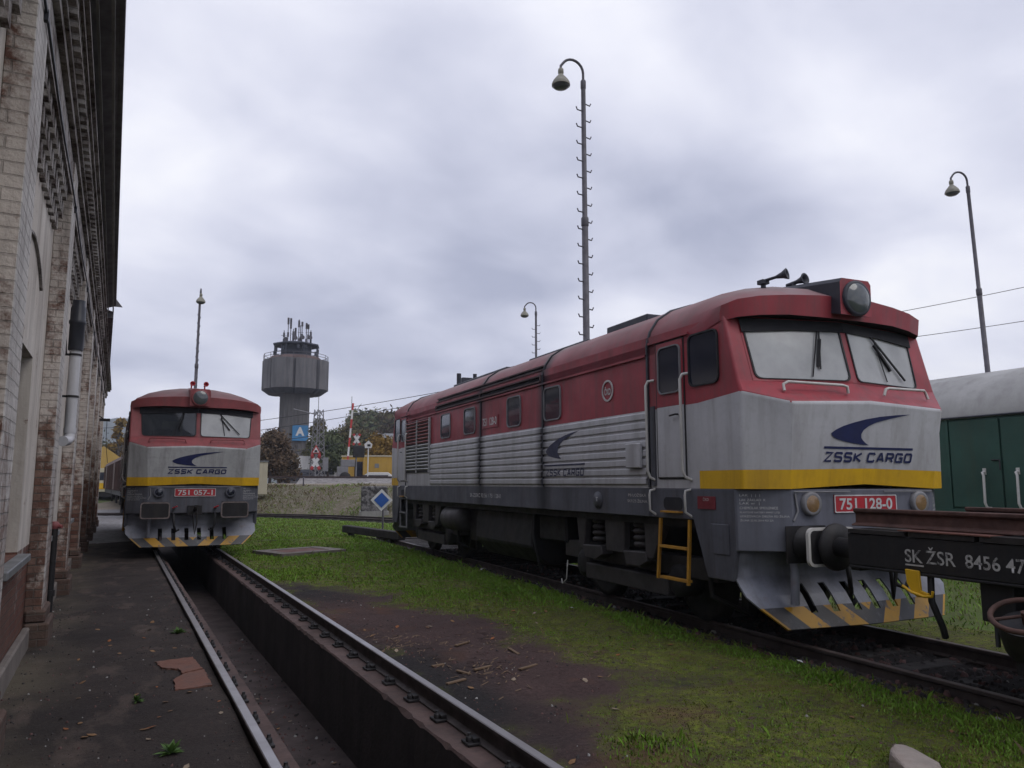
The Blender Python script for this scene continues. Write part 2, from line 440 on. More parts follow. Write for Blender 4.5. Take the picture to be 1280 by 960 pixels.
def text_part(parent, name, s, origin, xd, yd, wd, ht, mat, bold=0., shear=0., thick=.002, align='C'):
    """lettering as a thin mesh fitted to wd x ht; origin = lower left (L) or lower centre (C)"""
    cu = bpy.data.curves.new('lettering', 'FONT'); cu.body = s; cu.size = 1; cu.offset = bold; cu.shear = shear; cu.extrude = .0; cu.resolution_u = 4
    to = bpy.data.objects.new('lettering', cu); COL.objects.link(to)
    dg = bpy.context.evaluated_depsgraph_get(); dg.update()
    me = bpy.data.meshes.new_from_object(to.evaluated_get(dg))
    bpy.data.objects.remove(to); bpy.data.curves.remove(cu)
    n = len(me.vertices); co = np.empty(n * 3); me.vertices.foreach_get('co', co); co = co.reshape(-1, 3)
    lo, hi = co.min(0), co.max(0)
    sx, sy = wd / (hi[0] - lo[0]), ht / (hi[1] - lo[1])
    u = (co[:, 0] - lo[0]) * sx - (wd / 2 if align == 'C' else 0); v = (co[:, 1] - lo[1]) * sy
    xd, yd = Vector(xd).normalized(), Vector(yd).normalized(); nd = xd.cross(yd)
    P = np.outer(u, xd) + np.outer(v, yd) + np.array(Vector(origin) + nd * thick)
    me.vertices.foreach_set('co', P.astype(np.float32).ravel())
    me.materials.clear(); me.materials.append(mat); me.update(); me.name = name
    o = bpy.data.objects.new(name, me); COL.objects.link(o)
    if parent is not None: o.parent = parent
    return o

# ---------------------------------------------------------------- ground: masks by place
def seg_noise(x, y, s, seed=0):
    """cheap smooth value noise, vectorised"""
    rs = np.random.RandomState(seed); tab = rs.rand(257, 257)
    xs, ys = x / s + 100, y / s + 100
    xi, yi = np.floor(xs).astype(int), np.floor(ys).astype(int); fx, fy = xs - xi, ys - yi
    fx, fy = fx * fx * (3 - 2 * fx), fy * fy * (3 - 2 * fy)
    g = lambda a, b: tab[a % 257, b % 257]
    return (g(xi, yi) * (1 - fx) + g(xi + 1, yi) * fx) * (1 - fy) + (g(xi, yi + 1) * (1 - fx) + g(xi + 1, yi + 1) * fx) * fy
def fbm(x, y, s, seed=0, o=4):
    a, t, r = 1., 0., 0.
    for k in range(o): r = r + a * seg_noise(x, y, s / 2 ** k, seed + k); t += a; a *= .55
    return r / t
def poly_sd(x, y, poly):
    """signed distance (positive inside)"""
    d = np.full(x.shape, 1e9); ins = np.zeros(x.shape, bool); n = len(poly)
    for i in range(n):
        (ax, ay), (bx, by) = poly[i], poly[(i + 1) % n]
        ex, ey = bx - ax, by - ay
        t = np.clip(((x - ax) * ex + (y - ay) * ey) / (ex * ex + ey * ey), 0, 1)
        d = np.minimum(d, np.hypot(x - ax - t * ex, y - ay - t * ey))
        c = ((ay > y) != (by > y)) & (x < (bx - ax) * (y - ay) / (by - ay + 1e-12) + ax); ins ^= c
    return np.where(ins, d, -d)
LA = R(3.5814)
DV = (math.sin(LA), math.cos(LA)); NV = (math.cos(LA), -math.sin(LA))   # along / across the right-hand track
TC = 6.93
DIRT = [(2.4, 2.0), (2.4, 14.6), (3.0, 14.3), (3.9, 13.5), (3.95, 11.2), (4.35, 9.7), (4.3, 8.3), (4.55, 7.4), (4.5, 6.5), (4.95, 6.15), (5.1, 5.62), (4.6, 5.35), (4.15, 5.5), (3.6, 5.4), (3.35, 5.1), (3.25, 4.7), (3.2, 4.2), (3.0, 3.4), (2.8, 2.0)]
def masks(x, y):
    n1 = fbm(x, y, 1.1, 3) - .5; n2 = fbm(x, y, .28, 9, 3) - .5
    t = x * NV[0] + y * NV[1]
    sd = poly_sd(x, y, DIRT) + n1 * 1.1 + n2 * .8
    grass = np.clip(.5 - sd * 1.7, 0, 1)
    # track bed of the right hand line is black cinder
    bed = np.clip((1.02 - np.abs(t - TC)) * 4 + n1 * 1.5 + n2 * 1.2, 0, 1)
    grass = grass * (1 - bed)
    # thin and mossy in the middle of the foreground, lush along the track
    lush = np.clip(1 - np.abs(t - (TC - 1.35)) * 2.2 + n1 * 1.6, 0, 1)
    far = np.clip((y - 7.5) / 6, 0, 1)
    tuft = np.clip(1 - np.hypot(x - 3.25, y - 4.5) / .55 + n1, 0, 1)
    dens = grass * np.clip(.16 + .9 * lush + .55 * far + tuft * .9 + n1 * 1.3 + n2 * .6, 0, 1)
    dead = np.clip(1.2 - np.hypot((x - 3.95) / .42, (y - 5.05) / .38) + n1 * 1.6, 0, 1)
    dark = np.clip(1.25 - np.hypot((x - 4.62) / .5, (y - 5.75) / .32) + n1 * 1.4, 0, 1)
    dark = np.maximum(dark, np.clip((.8 - np.abs(t - TC) * .6) * 4, 0, 1) * bed)
    dark = np.maximum(dark, np.clip(1.3 - np.hypot((x - 3.0) / .9, (y - 13.2) / 1.4) + n1 * 1.3, 0, 1))
    dark = np.maximum(dark, np.clip(1.3 - np.hypot((x - 2.7) / .65, (y - 6.6) / 2.2) + n1 * 1.6, 0, 1))
    hx_, hy_ = (x - 4.33) * .936 + (y - 20.6) * .353, -(x - 4.33) * .353 + (y - 20.6) * .936
    dens = np.where((np.abs(hx_) < .98) & (np.abs(hy_) < .76), 0, dens)
    return grass, dens * (1 - .85 * dead) * (1 - .8 * np.clip(dark, 0, 1)), dead, np.clip(dark, 0, 1)
def grid_obj(name, x0, x1, y0, y1, step, zf, mat, attr=None):
    nx, ny = int(round((x1 - x0) / step)) + 1, int(round((y1 - y0) / step)) + 1
    X, Y = np.meshgrid(np.linspace(x0, x1, nx), np.linspace(y0, y1, ny)); X, Y = X.ravel(), Y.ravel()
    Z = zf(X, Y)
    idx = np.arange(nx * ny).reshape(ny, nx)
    F = np.stack([idx[:-1, :-1], idx[:-1, 1:], idx[1:, 1:], idx[1:, :-1]], -1).reshape(-1, 4)
    me = bpy.data.meshes.new(name)
    me.from_pydata(np.stack([X, Y, Z], -1).tolist(), [], F.tolist())
    if attr is not None:
        A = attr(X, Y)
        ca = me.color_attributes.new('place', 'FLOAT_COLOR', 'POINT')
        ca.data.foreach_set('color', np.stack([A[0], A[2], A[3], A[1]], -1).astype(np.float32).ravel())
    me.materials.append(mat)
    me.polygons.foreach_set('use_smooth', [True] * len(me.polygons)); me.update()
    o = bpy.data.objects.new(name, me); COL.objects.link(o)
    return tag(o, kind='structure')

def soil_mat():
    b = NB('cinder soil with moss')
    at = b.n('ShaderNodeVertexColor', layer_name='place')
    sp = b.n('ShaderNodeSeparateColor'); b.l(at.outputs[0], sp.inputs[0])
    grass, dead, dark = sp.outputs[0], sp.outputs[1], sp.outputs[2]
    n = b.noise(1.2, 6, .6); f = b.noise(26, 5, .7); g = b.noise(90, 3, .7)
    soil = b.mix(b.mapr(n, .3, .7), (.056, .030, .028), (.102, .058, .053))
    soil = b.mix(b.mapr(f, .35, .75), b.mix(.6, soil, (.016, .012, .012)), b.mix(.35, soil, (.10, .075, .07)))
    soil = b.mix(b.mapr(g, .58, .70, 0, .65), soil, (.13, .10, .09))
    soil = b.mix(b.mapr(b.noise(45, 6, .8), .50, .66, 0, .7), soil, (.020, .014, .013))
    soil = b.mix(b.mapr(b.noise(.9, 4, .6, b.vec(loc=(5, 3, 0))), .56, .68, 0, .55), soil, (.10, .045, .024))
    soil = b.mix(dark, soil, b.mix(b.mapr(f, .3, .7), (.010, .009, .010), (.030, .026, .026)))
    moss = b.mix(b.mapr(b.noise(3, 6, .65), .35, .65), (.070, .095, .010), (.145, .165, .024))
    moss = b.mix(b.mapr(f, .42, .75, 0, .8), moss, (.030, .032, .014))
    c = b.mix(b.math('MULTIPLY', grass, b.mapr(b.noise(11, 7, .75), .40, .55, .12, 1)), soil, moss)
    c = b.mix(b.math('MULTIPLY', dead, b.mapr(f, .3, .6)), c, (.13, .075, .040))
    b.bump(b.math('ADD', b.math('MULTIPLY', f, 1.), b.math('MULTIPLY', g, .5)), .8, .02)
    return b.fin(c, .95, 0, .2)
M['soil'] = soil_mat()
def cinder_mat():
    b = NB('black cinder path')
    n = b.noise(.8, 6, .6); f = b.noise(30, 5, .7); g = b.noise(110, 3, .7)
    c = b.mix(b.mapr(n, .3, .7), (.018, .0135, .012), (.058, .043, .036))
    c = b.mix(b.mapr(f, .35, .75), b.mix(.5, c, (.009, .008, .009)), b.mix(.3, c, (.06, .048, .045)))
    c = b.mix(b.mapr(b.noise(2.2, 5, .6, b.vec((1.2, .5, 1))), .54, .68, 0, .75), c, (.095, .070, .058))
    c = b.mix(b.mapr(g, .62, .74, 0, .5), c, (.085, .07, .062))
    sp = b.n('ShaderNodeSeparateXYZ'); b.l(b.tc.outputs['Object'], sp.inputs[0])
    c = b.mix(b.math('MULTIPLY', b.mapr(sp.outputs[0], -.75, -.1, 1, 0), b.mapr(n, .35, .65, .1, .9)), c, (.10, .085, .058))
    b.bump(b.math('ADD', f, b.math('MULTIPLY', g, .6)), .8, .018)
    return b.fin(c, .92, 0, .25)
M['cinder'] = cinder_mat()
def far_mat(name, a, bb, cc, s=1.):
    b = NB(name)
    n = b.noise(.5 * s, 6, .65); f = b.noise(4 * s, 6, .7)
    c = b.mix(b.mapr(n, .38, .62), a, bb); c = b.mix(b.mapr(f, .45, .65), c, cc)
    b.bump(f, .6, .1)
    return b.fin(c, .95, 0, .2)
M['turf'] = far_mat('far turf', (.075, .110, .026), (.10, .125, .036), (.065, .07, .03))
M['bank'] = far_mat('weedy bank', (.105, .086, .058), (.080, .082, .038), (.17, .145, .12), .9)
M['ballast'] = far_mat('pale ballast', (.25, .235, .225), (.19, .175, .17), (.10, .092, .088), .9)
M['pale_ground'] = far_mat('pale gravel yard', (.26, .25, .26), (.19, .185, .185), (.12, .115, .11), 1.5)
M['dry_path'] = far_mat('dry dirt', (.26, .21, .165), (.20, .17, .125), (.14, .125, .09), .6)

# ================================================================ SETTING
def sheet(name, rects, z, mat):
    b = MB()
    for x0, x1, y0, y1 in rects: b.add([(x0, y0, z), (x1, y0, z), (x1, y1, z), (x0, y1, z)], [(0, 1, 2, 3)])
    return tag(b.build(name, mat), kind='structure')
sheet('ground', [(-3000, .88, -3000, 3000), (2.53, 3000, -3000, 3000), (.88, 2.53, 44, 3000), (.88, 2.53, -3000, -4)], -.26, M['turf'])
def z_soil(X, Y):
    t = X * NV[0] + Y * NV[1]
    return -.105 + (fbm(X, Y, .9, 21) - .5) * .07 + (fbm(X, Y, .22, 31, 3) - .5) * .035 - .05 * np.clip((1 - np.abs(t - TC)) * 3, 0, 1)
grid_obj('yard_ground', 2.515, 9.6, 2.2, 27, .075, z_soil, M['soil'], masks)
def z_path(X, Y): return -.055 - .04 * np.clip((.6 - X), 0, 1) + (fbm(X, Y, .8, 41) - .5) * .05 + (fbm(X, Y, .2, 51, 3) - .5) * .022
grid_obj('cinder_path', -.9, .905, 2.2, 26.5, .06, z_path, M['cinder'])
sheet('yard_apron', [(-9, .88, 26, 60)], -.10, M['pale_ground'])
def z_turf(X, Y): return -.125 + (fbm(X, Y, 2.2, 61) - .5) * .09
grid_obj('far_lawn', 2.6, 24, 25.5, 52, .45, z_turf, M['turf'])
grid_obj('side_lawn', 9.4, 26, -6, 26, .45, z_turf, M['turf'])

# inspection pit between the rails of the left hand track
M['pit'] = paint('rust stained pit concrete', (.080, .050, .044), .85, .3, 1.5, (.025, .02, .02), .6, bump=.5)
M['pit_wall'] = paint('stained pit wall with painted shade', (.036, .029, .028), .8, .3, 1.2, (.010, .009, .009), .8, bump=.4)  # streaked wall concrete, the pit's shade painted into its darker base colour
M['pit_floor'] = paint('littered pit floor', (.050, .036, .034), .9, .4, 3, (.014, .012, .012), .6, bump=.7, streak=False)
b = MB()
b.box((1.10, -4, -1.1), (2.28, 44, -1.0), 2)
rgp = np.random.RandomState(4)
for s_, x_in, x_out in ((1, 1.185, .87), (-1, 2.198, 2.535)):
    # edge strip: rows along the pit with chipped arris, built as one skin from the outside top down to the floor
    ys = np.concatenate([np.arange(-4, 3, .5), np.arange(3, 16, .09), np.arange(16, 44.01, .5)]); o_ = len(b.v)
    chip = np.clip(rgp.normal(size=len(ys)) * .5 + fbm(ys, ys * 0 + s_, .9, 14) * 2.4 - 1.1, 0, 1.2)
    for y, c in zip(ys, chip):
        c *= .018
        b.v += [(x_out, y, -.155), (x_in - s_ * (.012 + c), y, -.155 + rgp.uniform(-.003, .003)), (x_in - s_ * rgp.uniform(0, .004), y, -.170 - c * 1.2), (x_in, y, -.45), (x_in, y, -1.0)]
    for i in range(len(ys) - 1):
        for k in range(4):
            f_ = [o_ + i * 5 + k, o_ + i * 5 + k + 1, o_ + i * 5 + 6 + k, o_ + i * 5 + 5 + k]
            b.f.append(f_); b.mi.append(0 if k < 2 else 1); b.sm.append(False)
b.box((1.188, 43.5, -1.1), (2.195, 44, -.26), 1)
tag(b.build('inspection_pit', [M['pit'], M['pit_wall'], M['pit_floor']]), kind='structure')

M['rail_head'] = paint('polished rail steel', (.30, .29, .30), .36, .10, 3, (.13, .11, .10), .35, metal=.7, streak=False)
M['rail_side'] = paint('brown rail steel', (.045, .034, .032), .7, .3, 5, (.02, .015, .014), .5, bump=.3, streak=False)
M['rail_dull'] = paint('dull rusty rail head', (.085, .062, .055), .5, .3, 5, (.03, .02, .018), .5, streak=False)
RAIL = [(-.062, -.15), (.062, -.15), (.062, -.138), (.012, -.122), (.010, -.045), (.036, -.03), (.036, -.006), (.030, 0), (-.030, 0), (-.036, -.006), (-.036, -.03), (-.010, -.045), (-.012, -.122), (-.062, -.138)]
def rail_mesh(path, headmat, name, parent=None):
    """rail along a ground polyline"""
    b = MB(); n = len(RAIL); P = [Vector((*p, 0)) for p in path]
    vs = []
    for i, p in enumerate(P):
        d = P[min(i + 1, len(P) - 1)] - P[max(i - 1, 0)]; d.normalize(); s = Vector((d.y, -d.x, 0))
        vs += [p + s * q[0] + Vector((0, 0, q[1])) for q in RAIL]
    for k in range(n):
        j = (k + 1) % n; head = k in (6, 7, 8)
        b.add([], [])
        for i in range(len(P) - 1):
            b.f.append([i * n + k, i * n + j, (i + 1) * n + j, (i + 1) * n + k]); b.mi.append(1 if head else 0); b.sm.append(False)
    b.v = [tuple(v) for v in vs]
    b.f += [list(range(n)), list(range(len(vs) - 1, len(vs) - n - 1, -1))]; b.mi += [0, 0]; b.sm += [False, False]
    return b.build(name, [M['rail_side'], headmat], parent)
for xc, side, lab in ((.953, 1, 'polished rail on the edge of the inspection pit beside the cinder path'), (2.455, -1, 'polished rail on the edge of the inspection pit beside the red dirt and grass')):
    ra = empty('pit_rail', (xc, 0, 0), 0, lab, 'rail', 'rails of the pit track')
    rail_mesh([(0, -4), (0, 10), (0, 43.9)], M['rail_head'], 'running_rail', ra)
    src = None
    for k in range(34):
        y = 3.4 + k * .62
        if src is None:
            b = MB(); b.box((.045, -.07, -.152), (.15, .07, -.132)); b.box((.05, -.045, -.132), (.10, .045, -.105))
            b.lathe((.115, 0, -.135), (0, 0, 1), [(0, .026), (.035, .026), (.036, .015), (.06, .014)], 8)
            src = b.build('rail_fastening', M['black'], ra, .004); o = src
            if side < 0: src.scale.x = -1
        else:
            o = src.copy(); COL.objects.link(o); o.parent = ra
        o.location = (random.uniform(-.004, .004), y, 0); o.rotation_euler.z = random.uniform(-.06, .06)

# right hand track (the loco and the flat wagon stand on it)
def trk(s, t): return (DV[0] * s + NV[0] * t, DV[1] * s + NV[1] * t)
tr = empty('railway_track', (0, 0, 0), 0, 'rusty track under the large red and silver locomotive and the flat wagon', 'track')
for off in (-.75, .75): rail_mesh([trk(-8, TC + off), trk(10, TC + off), trk(25.5, TC + off)], M['rail_dull'], 'running_rail', tr)
src = None
for k in range(52):
    s_ = -6 + k * .62
    if src is None:
        b = MB(); b.box((-.12, -1.25, -.30), (.12, 1.25, -.145)); src = b.build('sleeper', M['wood'], tr, .01); o = src
    else:
        o = src.copy(); COL.objects.link(o); o.parent = tr
    x, y = trk(s_, TC + random.uniform(-.03, .03)); o.location = (x, y, random.uniform(-.012, .012)); o.rotation_euler.z = math.atan2(DV[1], DV[0]) + random.uniform(-.02, .02)

# the next track over: straight under the green wagon, then curving left across the yard
def spline(pts, n=8):
    out = []
    P = [np.array(p, float) for p in pts]; P = [2 * P[0] - P[1]] + P + [2 * P[-1] - P[-2]]
    for i in range(1, len(P) - 2):
        for k in range(n):
            t = k / n; a, b_, c, d = P[i - 1], P[i], P[i + 1], P[i + 2]
            out.append(tuple(.5 * ((2 * b_) + (c - a) * t + (2 * a - 5 * b_ + 4 * c - d) * t * t + (3 * b_ - a - 3 * c + d) * t ** 3)))
    out.append(tuple(P[-2])); return out
GT = 16.45
curve = spline([trk(-6, GT), trk(9, GT), (16.6, 20), (14.5, 29.3), (11.6, 37.0), (9.2, 42.2), (4.5, 47.0), (-2, 50.5), (-10, 53)])
def offset(path, d):
    P = [Vector((*p, 0)) for p in path]; out = []
    for i, p in enumerate(P):
        t = P[min(i + 1, len(P) - 1)] - P[max(i - 1, 0)]; t.normalize(); q = p + Vector((t.y, -t.x, 0)) * d; out.append((q.x, q.y))
    return out
tr2 = empty('railway_track', (0, 0, 0), 0, 'dark track curving across the grass at the foot of the weedy bank', 'track')
for off in (-.75, .75): rail_mesh(offset(curve, off), M['rail_dull'], 'running_rail', tr2)
L = 0.; src = None; cnt = 0
for i in range(len(curve) - 1):
    p, q = Vector((*curve[i], 0)), Vector((*curve[i + 1], 0)); seg = (q - p).length; d = (q - p).normalized()
    while L < seg and cnt < 96:
        c = p + d * L
        if c.y > 4:
            if src is None:
                b = MB(); b.box((-.12, -1.25, -.30), (.12, 1.25, -.10)); src = b.build('sleeper', M['wood'], tr2); o = src
            else:
                o = src.copy(); COL.objects.link(o); o.parent = tr2
            o.location = c; o.rotation_euler.z = math.atan2(d.y, d.x); cnt += 1
        L += .68
    L -= seg

# weedy bank, then the raised ground that carries the road crossing and the main line
base = []
def bank_row(dist, z, rough, seed):
    out = []
    for i, (x, y) in enumerate(offset(curve, 2.0 + dist)):
        fe_ = min(1, max(0, (x - 2.6) / 3.2)); zz_ = -.2 + (z + .2) * fe_
        out.append((x, y, zz_ + (fbm(np.array([x]), np.array([y]), 1.6, seed)[0] - .5) * rough * fe_))
    return out
fine = spline(curve, 4)
curve = fine
rows = [(0, -.14, .05), (1.2, .25, .25), (2.6, .72, .35), (4.2, 1.12, .3), (6.0, 1.42, .2), (8.0, 1.58, .1), (11, 1.66, .08), (16, 1.66, .05), (26, 1.64, .05), (45, 1.60, 0)]
V = []; n = len(curve)
for k, (d_, z_, r_) in enumerate(rows): V += bank_row(d_, z_, r_, 70 + k)
Fc = []; mi = []
for k in range(len(rows) - 1):
    for i in range(n - 1):
        Fc.append((k * n + i, k * n + i + 1, (k + 1) * n + i + 1, (k + 1) * n + i)); mi.append(1 if k > 4 else 0)
b = MB(); b.v = V; b.f = [list(f) for f in Fc]; b.mi = mi; b.sm = [True] * len(Fc)
tag(b.build('bank', [M['bank'], M['dry_path']]), kind='structure')
# plateau behind, far enough to reach the woods
d0 = Vector((.43, -.90, 0)); e0 = Vector((.90, .43, 0))
o0 = Vector((20, 52.5, 0))
b = MB()
p0 = [o0 + e0 * u + d0 * v for u in (0, 900) for v in (-900, 700)]
b.add([(p0[0].x, p0[0].y, 1.62), (p0[1].x, p0[1].y, 1.62), (p0[3].x, p0[3].y, 1.62), (p0[2].x, p0[2].y, 1.62)], [(0, 1, 2, 3)])
tag(b.build('raised_ground', M['dry_path']), kind='structure')
# ballast ramp of the main line at the crossing, drawn between two points seen at its ends
A, B = Vector((9.5, 60.5, 0)), Vector((34, 52.5, 0))
dm = (B - A).normalized(); sm_ = Vector((dm.y, -dm.x, 0))
b = MB()
prof = [(2.6, 1.60), (.0, 2.06), (-3.2, 2.06), (-5, 1.6)]
for i in range(3):
    (a0, z0), (a1, z1) = prof[i], prof[i + 1]
    Pp = [A + dm * 3 + sm_ * a0, B + dm * 60 + sm_ * a0, B + dm * 60 + sm_ * a1, A + dm * 3 + sm_ * a1]
    b.add([(Pp[0].x, Pp[0].y, z0), (Pp[1].x, Pp[1].y, z0), (Pp[2].x, Pp[2].y, z1), (Pp[3].x, Pp[3].y, z1)], [(0, 1, 2, 3)])
tag(b.build('ballast_bed', M['ballast']), kind='structure')
mr = empty('main_line_track', (0, 0, 2.22), 0, 'brown rails on pale ballast in front of the level crossing', 'track')
for off in (-.9, -2.4):
    q0, q1 = A - dm * 2 + sm_ * off, B + dm * 30 + sm_ * off
    rail_mesh([(q0.x, q0.y), (q1.x, q1.y)], M['rust_bright'], 'running_rail', mr)

# concrete frame with a brown hatch in the grass
M['plinth_stone'] = paint('dirty stone plinth', (.15, .13, .115), .9, .25, 2, (.06, .05, .045), .6, bump=.5)
M['rust_hatch'] = paint('rusty hatch plate', (.12, .052, .042), .8, .3, 4, (.05, .03, .025), .5, streak=False)
hc = Vector((4.33, 20.6, -.135))
hx = (Vector((5.14, 21.0, 0)) - Vector((3.55, 20.4, 0))).normalized(); hy = Vector((-hx.y, hx.x, 0))
hh = empty('manhole', hc, math.atan2(hx.y, hx.x), 'concrete manhole frame with a rusty hatch lying in the grass', 'manhole')
b = MB(); b.ring([(x, y, 0) for x, y in rrect(1.9, 1.45, .05, 2)], [(x, y, 0) for x, y in rrect(1.25, .85, .03, 2)], (0, 0, .11)); b.build('frame', M['plinth_stone'], hh)
b = MB(); b.box((-.62, -.42, 0), (.62, .42, .10)); b.build('hatch', M['rust_hatch'], hh, .01)

# broken brick-red slab in the path
M['slab_red'] = paint('worn brick red concrete', (.15, .066, .046), .9, .3, 5, (.05, .035, .03), .9, 2.4, bump=.5, streak=False)
sl = empty('paving_slab', (.62, 7.95, -.105), 0, 'broken brick red slab sunk in the black path beside the rail', 'slab')
for k, poly in enumerate(([(-.18, .60), (.16, .66), (.20, .10), (.02, -.02), (.0, .18), (-.14, .30)], [(.03, -.05), (.21, .05), (.22, -.58), (-.08, -.62), (-.06, -.20)])):
    rj = random.Random(31 + k); pj = []
    for i in range(len(poly)):
        p0, p1 = Vector(poly[i]), Vector(poly[(i + 1) % len(poly)]); n_ = max(2, int((p1 - p0).length / .035))
        for t in range(n_): q_ = p0.lerp(p1, t / n_); pj.append((q_.x + rj.uniform(-.008, .008), q_.y + rj.uniform(-.012, .012)))
    b = MB(); b.prism(pj, 2, -.03, .062); b.build('slab_piece', M['slab_red'], sl)

# ================================================================ DEPOT BUILDING ON THE LEFT
depot = empty('depot_building', (-.83, 0, 0), 0, 'old limewashed brick engine shed with piers, arched bays and a deep dark eave', 'building')
XW = 0.0                       # bay wall plane in the building's own frame
PIERS = [1.35 + 4.42 * k for k in range(9)]
PW = .66
def pier_x(): return .17
# wall panels round the window openings: lower brick, upper plaster
END = 39.2
b = MB()
bays = [(PIERS[i] + PW, PIERS[i + 1]) for i in range(8)]
WIN = [(a + .95, c - 1.15) for a, c in bays]
ZS, ZT, ZTOP = 1.0, 2.95, 5.2
prev = -2.0
for (wa, wb) in WIN:
    b.box((-.45, prev, -.3), (0, wa, 1.02), 1); b.box((-.45, prev, 1.02), (0, wa, ZTOP), 0)
    b.box((-.45, wa, -.3), (0, wb, ZS), 1); b.box((-.45, wa, ZT), (0, wb, ZTOP), 0)
    prev = wb
b.box((-.45, prev, -.3), (0, END, 1.02), 1); b.box((-.45, prev, 1.02), (0, END, ZTOP), 0)
b.build('wall', [M['plaster'], M['brick_low']], depot)
M['brick_foot'] = brick_mat('grimy foot brick', (.09, .055, .045), (.13, .09, .07), (.24, .21, .19), .5)
for y in PIERS:
    b = MB(); b.box((0.001, y, -.3), (.17, y + PW, ZTOP + .3))
    # front and inner faces are brick, the outer face keeps most of its limewash
    o = b.build('pilaster', [M['brick_pier'], M['brick_side']], depot, .006)
    o.data.polygons[3].material_index = 1
    # widened stone foot
    b = MB(); b.box((.01, y - .07, -.3), (.25, y + PW + .07, .16)); b.box((.008, y - .035, .16), (.21, y + PW + .035, .30))
    b.build('pilaster_foot', M['brick_foot'], depot, .02)
for (a, c) in bays:
    b = MB(); b.box((.001, a + .075, -.3), (.075, c - .075, .13)); b.build('plinth', M['plinth_stone'], depot, .015)
for (wa, wb) in WIN:
    wn_ = MB(); wn_.box((-.30, wa, ZS), (-.24, wa + .06, ZT)); wn_.box((-.30, wb - .06, ZS), (-.24, wb, ZT)); wn_.box((-.30, wa + .06, ZT - .06), (-.24, wb - .06, ZT))
    wn_.box((-.30, wa + .06, ZS), (-.24, wb - .06, ZS + .06)); wn_.box((-.295, (wa + wb) / 2 - .02, ZS + .06), (-.245, (wa + wb) / 2 + .02, ZT - .06))
    fo = wn_.build('window', M['wood'], depot)
    b = MB(); b.box((-.285, wa + .05, ZS + .05), (-.27, wb - .05, ZT - .05)); b.build('pane', M['glass_dark'], fo)
    b = MB(); b.box((-.30, wa - .10, ZS - .075), (.11, wb + .10, ZS - .004)); b.build('sill', M['tin'], depot, .008)
    # segmental arch over the blocked upper part of the window
    b = MB(); cy, rr = (wa + wb) / 2, 1.75
    half = (wb - wa) / 2 + .12
    a0 = math.asin(half / rr); pts_o, pts_i = [], []
    for k in range(13):
        t = -a0 + 2 * a0 * k / 12
        pts_o.append((cy + (rr + .025) * math.sin(t), 3.95 - rr + (rr + .025) * math.cos(t))); pts_i.append((cy + rr * math.sin(t), 3.95 - rr + rr * math.cos(t)))
    for k in range(12):
        b.prism([pts_i[k], pts_i[k + 1], pts_o[k + 1], pts_o[k]], 0, .001, .028)
    b.build('window_arch', M['brick_dark'], depot)
# a tin patch in the first window
b = MB(); b.box((-.235, WIN[1][1] - .66, 1.72), (-.222, WIN[1][1] - .03, 2.12)); b.build('window_patch', M['tin'], depot)
# corbelled arcading under the cornice in each bay
for (a, c) in bays:
    b = MB()
    for r, (z, dx) in enumerate(((4.60, .05), (4.78, .085), (4.96, .12))):
        k = 0; y = a + .04 + (.13 if r % 2 else 0)
        while y + .13 < c:
            b.box((.001, y, z - .02), (dx, y + .13, z + .155)); y += .26
    b.box((.001, a + .001, 5.10), (.15, c - .001, ZTOP + .28))
    b.build('corbel_table', M['brick_dark'], depot)
# cornice: stepped courses and a dentil row
b = MB()
b.box((.001, -2, 5.505), (.20, END, 5.60)); b.box((.001, -2, 5.602), (.235, END, 5.66))
y = -1.9
while y < 24:
    b.box((.02, y, 5.662), (.30, y + .11, 5.80)); y += .22
b.box((.001, -2, 5.802), (.33, END, 5.88)); b.box((.001, -2, 5.882), (.37, END, 5.95))
b.build('cornice', M['brick_dark'], depot)
# eave: dark boarded soffit on rafters, fascia and gutter; lower at the far part
M['soffit'] = paint('sooty soffit boards', (.12, .112, .12), .8, .25, 3, (.04, .038, .042), .6)
b = MB()
e0y, e1y = -2, 22.2
xa, xb = .70, .545
b.add([(-.4, e0y, 5.96), (-.4, e1y, 5.96), (xb - .05, e1y, 6.26), (xa - .05, e0y, 6.26)], [(0, 1, 2, 3)])
y = -1.6
while y < -1.5:
    xe = xa + (xb - xa) * (y - e0y) / (e1y - e0y) - .06
    b.prism([(0.0, 5.952), (.37, 5.952), (xe - .1, 6.14), (xe, 6.20), (xe, 6.255), (0, 5.99)], 1, y, y + .09); y += 1.1
b.build('eave', M['soffit'], depot)
b = MB()
for f_, w_ in ((.42, .03), (.60, .025), (.80, .03)):
    pa, pb = Vector((xa * f_ + .02, e0y, 5.975 + .26 * f_)), Vector((xb * f_ + .05, e1y, 5.975 + .26 * f_)); b.bar(pa - Vector((0, 0, .06)), pb - Vector((0, 0, .06)), w_, .03)
b.build('soffit_batten', M['concrete'], depot)
b = MB()
b.add([(xa, e0y, 6.26), (xb, e1y, 6.26), (xb, e1y, 6.46), (xa, e0y, 6.46)], [(0, 1, 2, 3)])
b.add([(xa - .05, e0y, 6.262), (xb - .05, e1y, 6.262), (xb, e1y, 6.262), (xa, e0y, 6.262)], [(0, 1, 2, 3)])
b.add([(xa, e1y, 6.26), (xb - .1, e1y, 6.26), (xb - .1, e1y, 6.46), (xb, e1y, 6.46)], [(0, 1, 2, 3)])
b.build('fascia', M['soffit'], depot)
b = MB()
b.add([(xa, e0y, 6.46), (xb, e1y, 6.46), (-6, e1y, 8.6), (-6, e0y, 8.6)], [(0, 1, 2, 3)])
xc_, xd_ = .50, .24
b.add([(xc_, e1y, 6.12), (xd_, END, 6.12), (-6, END, 8.2), (-6, e1y, 8.2)], [(0, 1, 2, 3)])
b.build('roof', M['tiles'], depot)
b = MB()
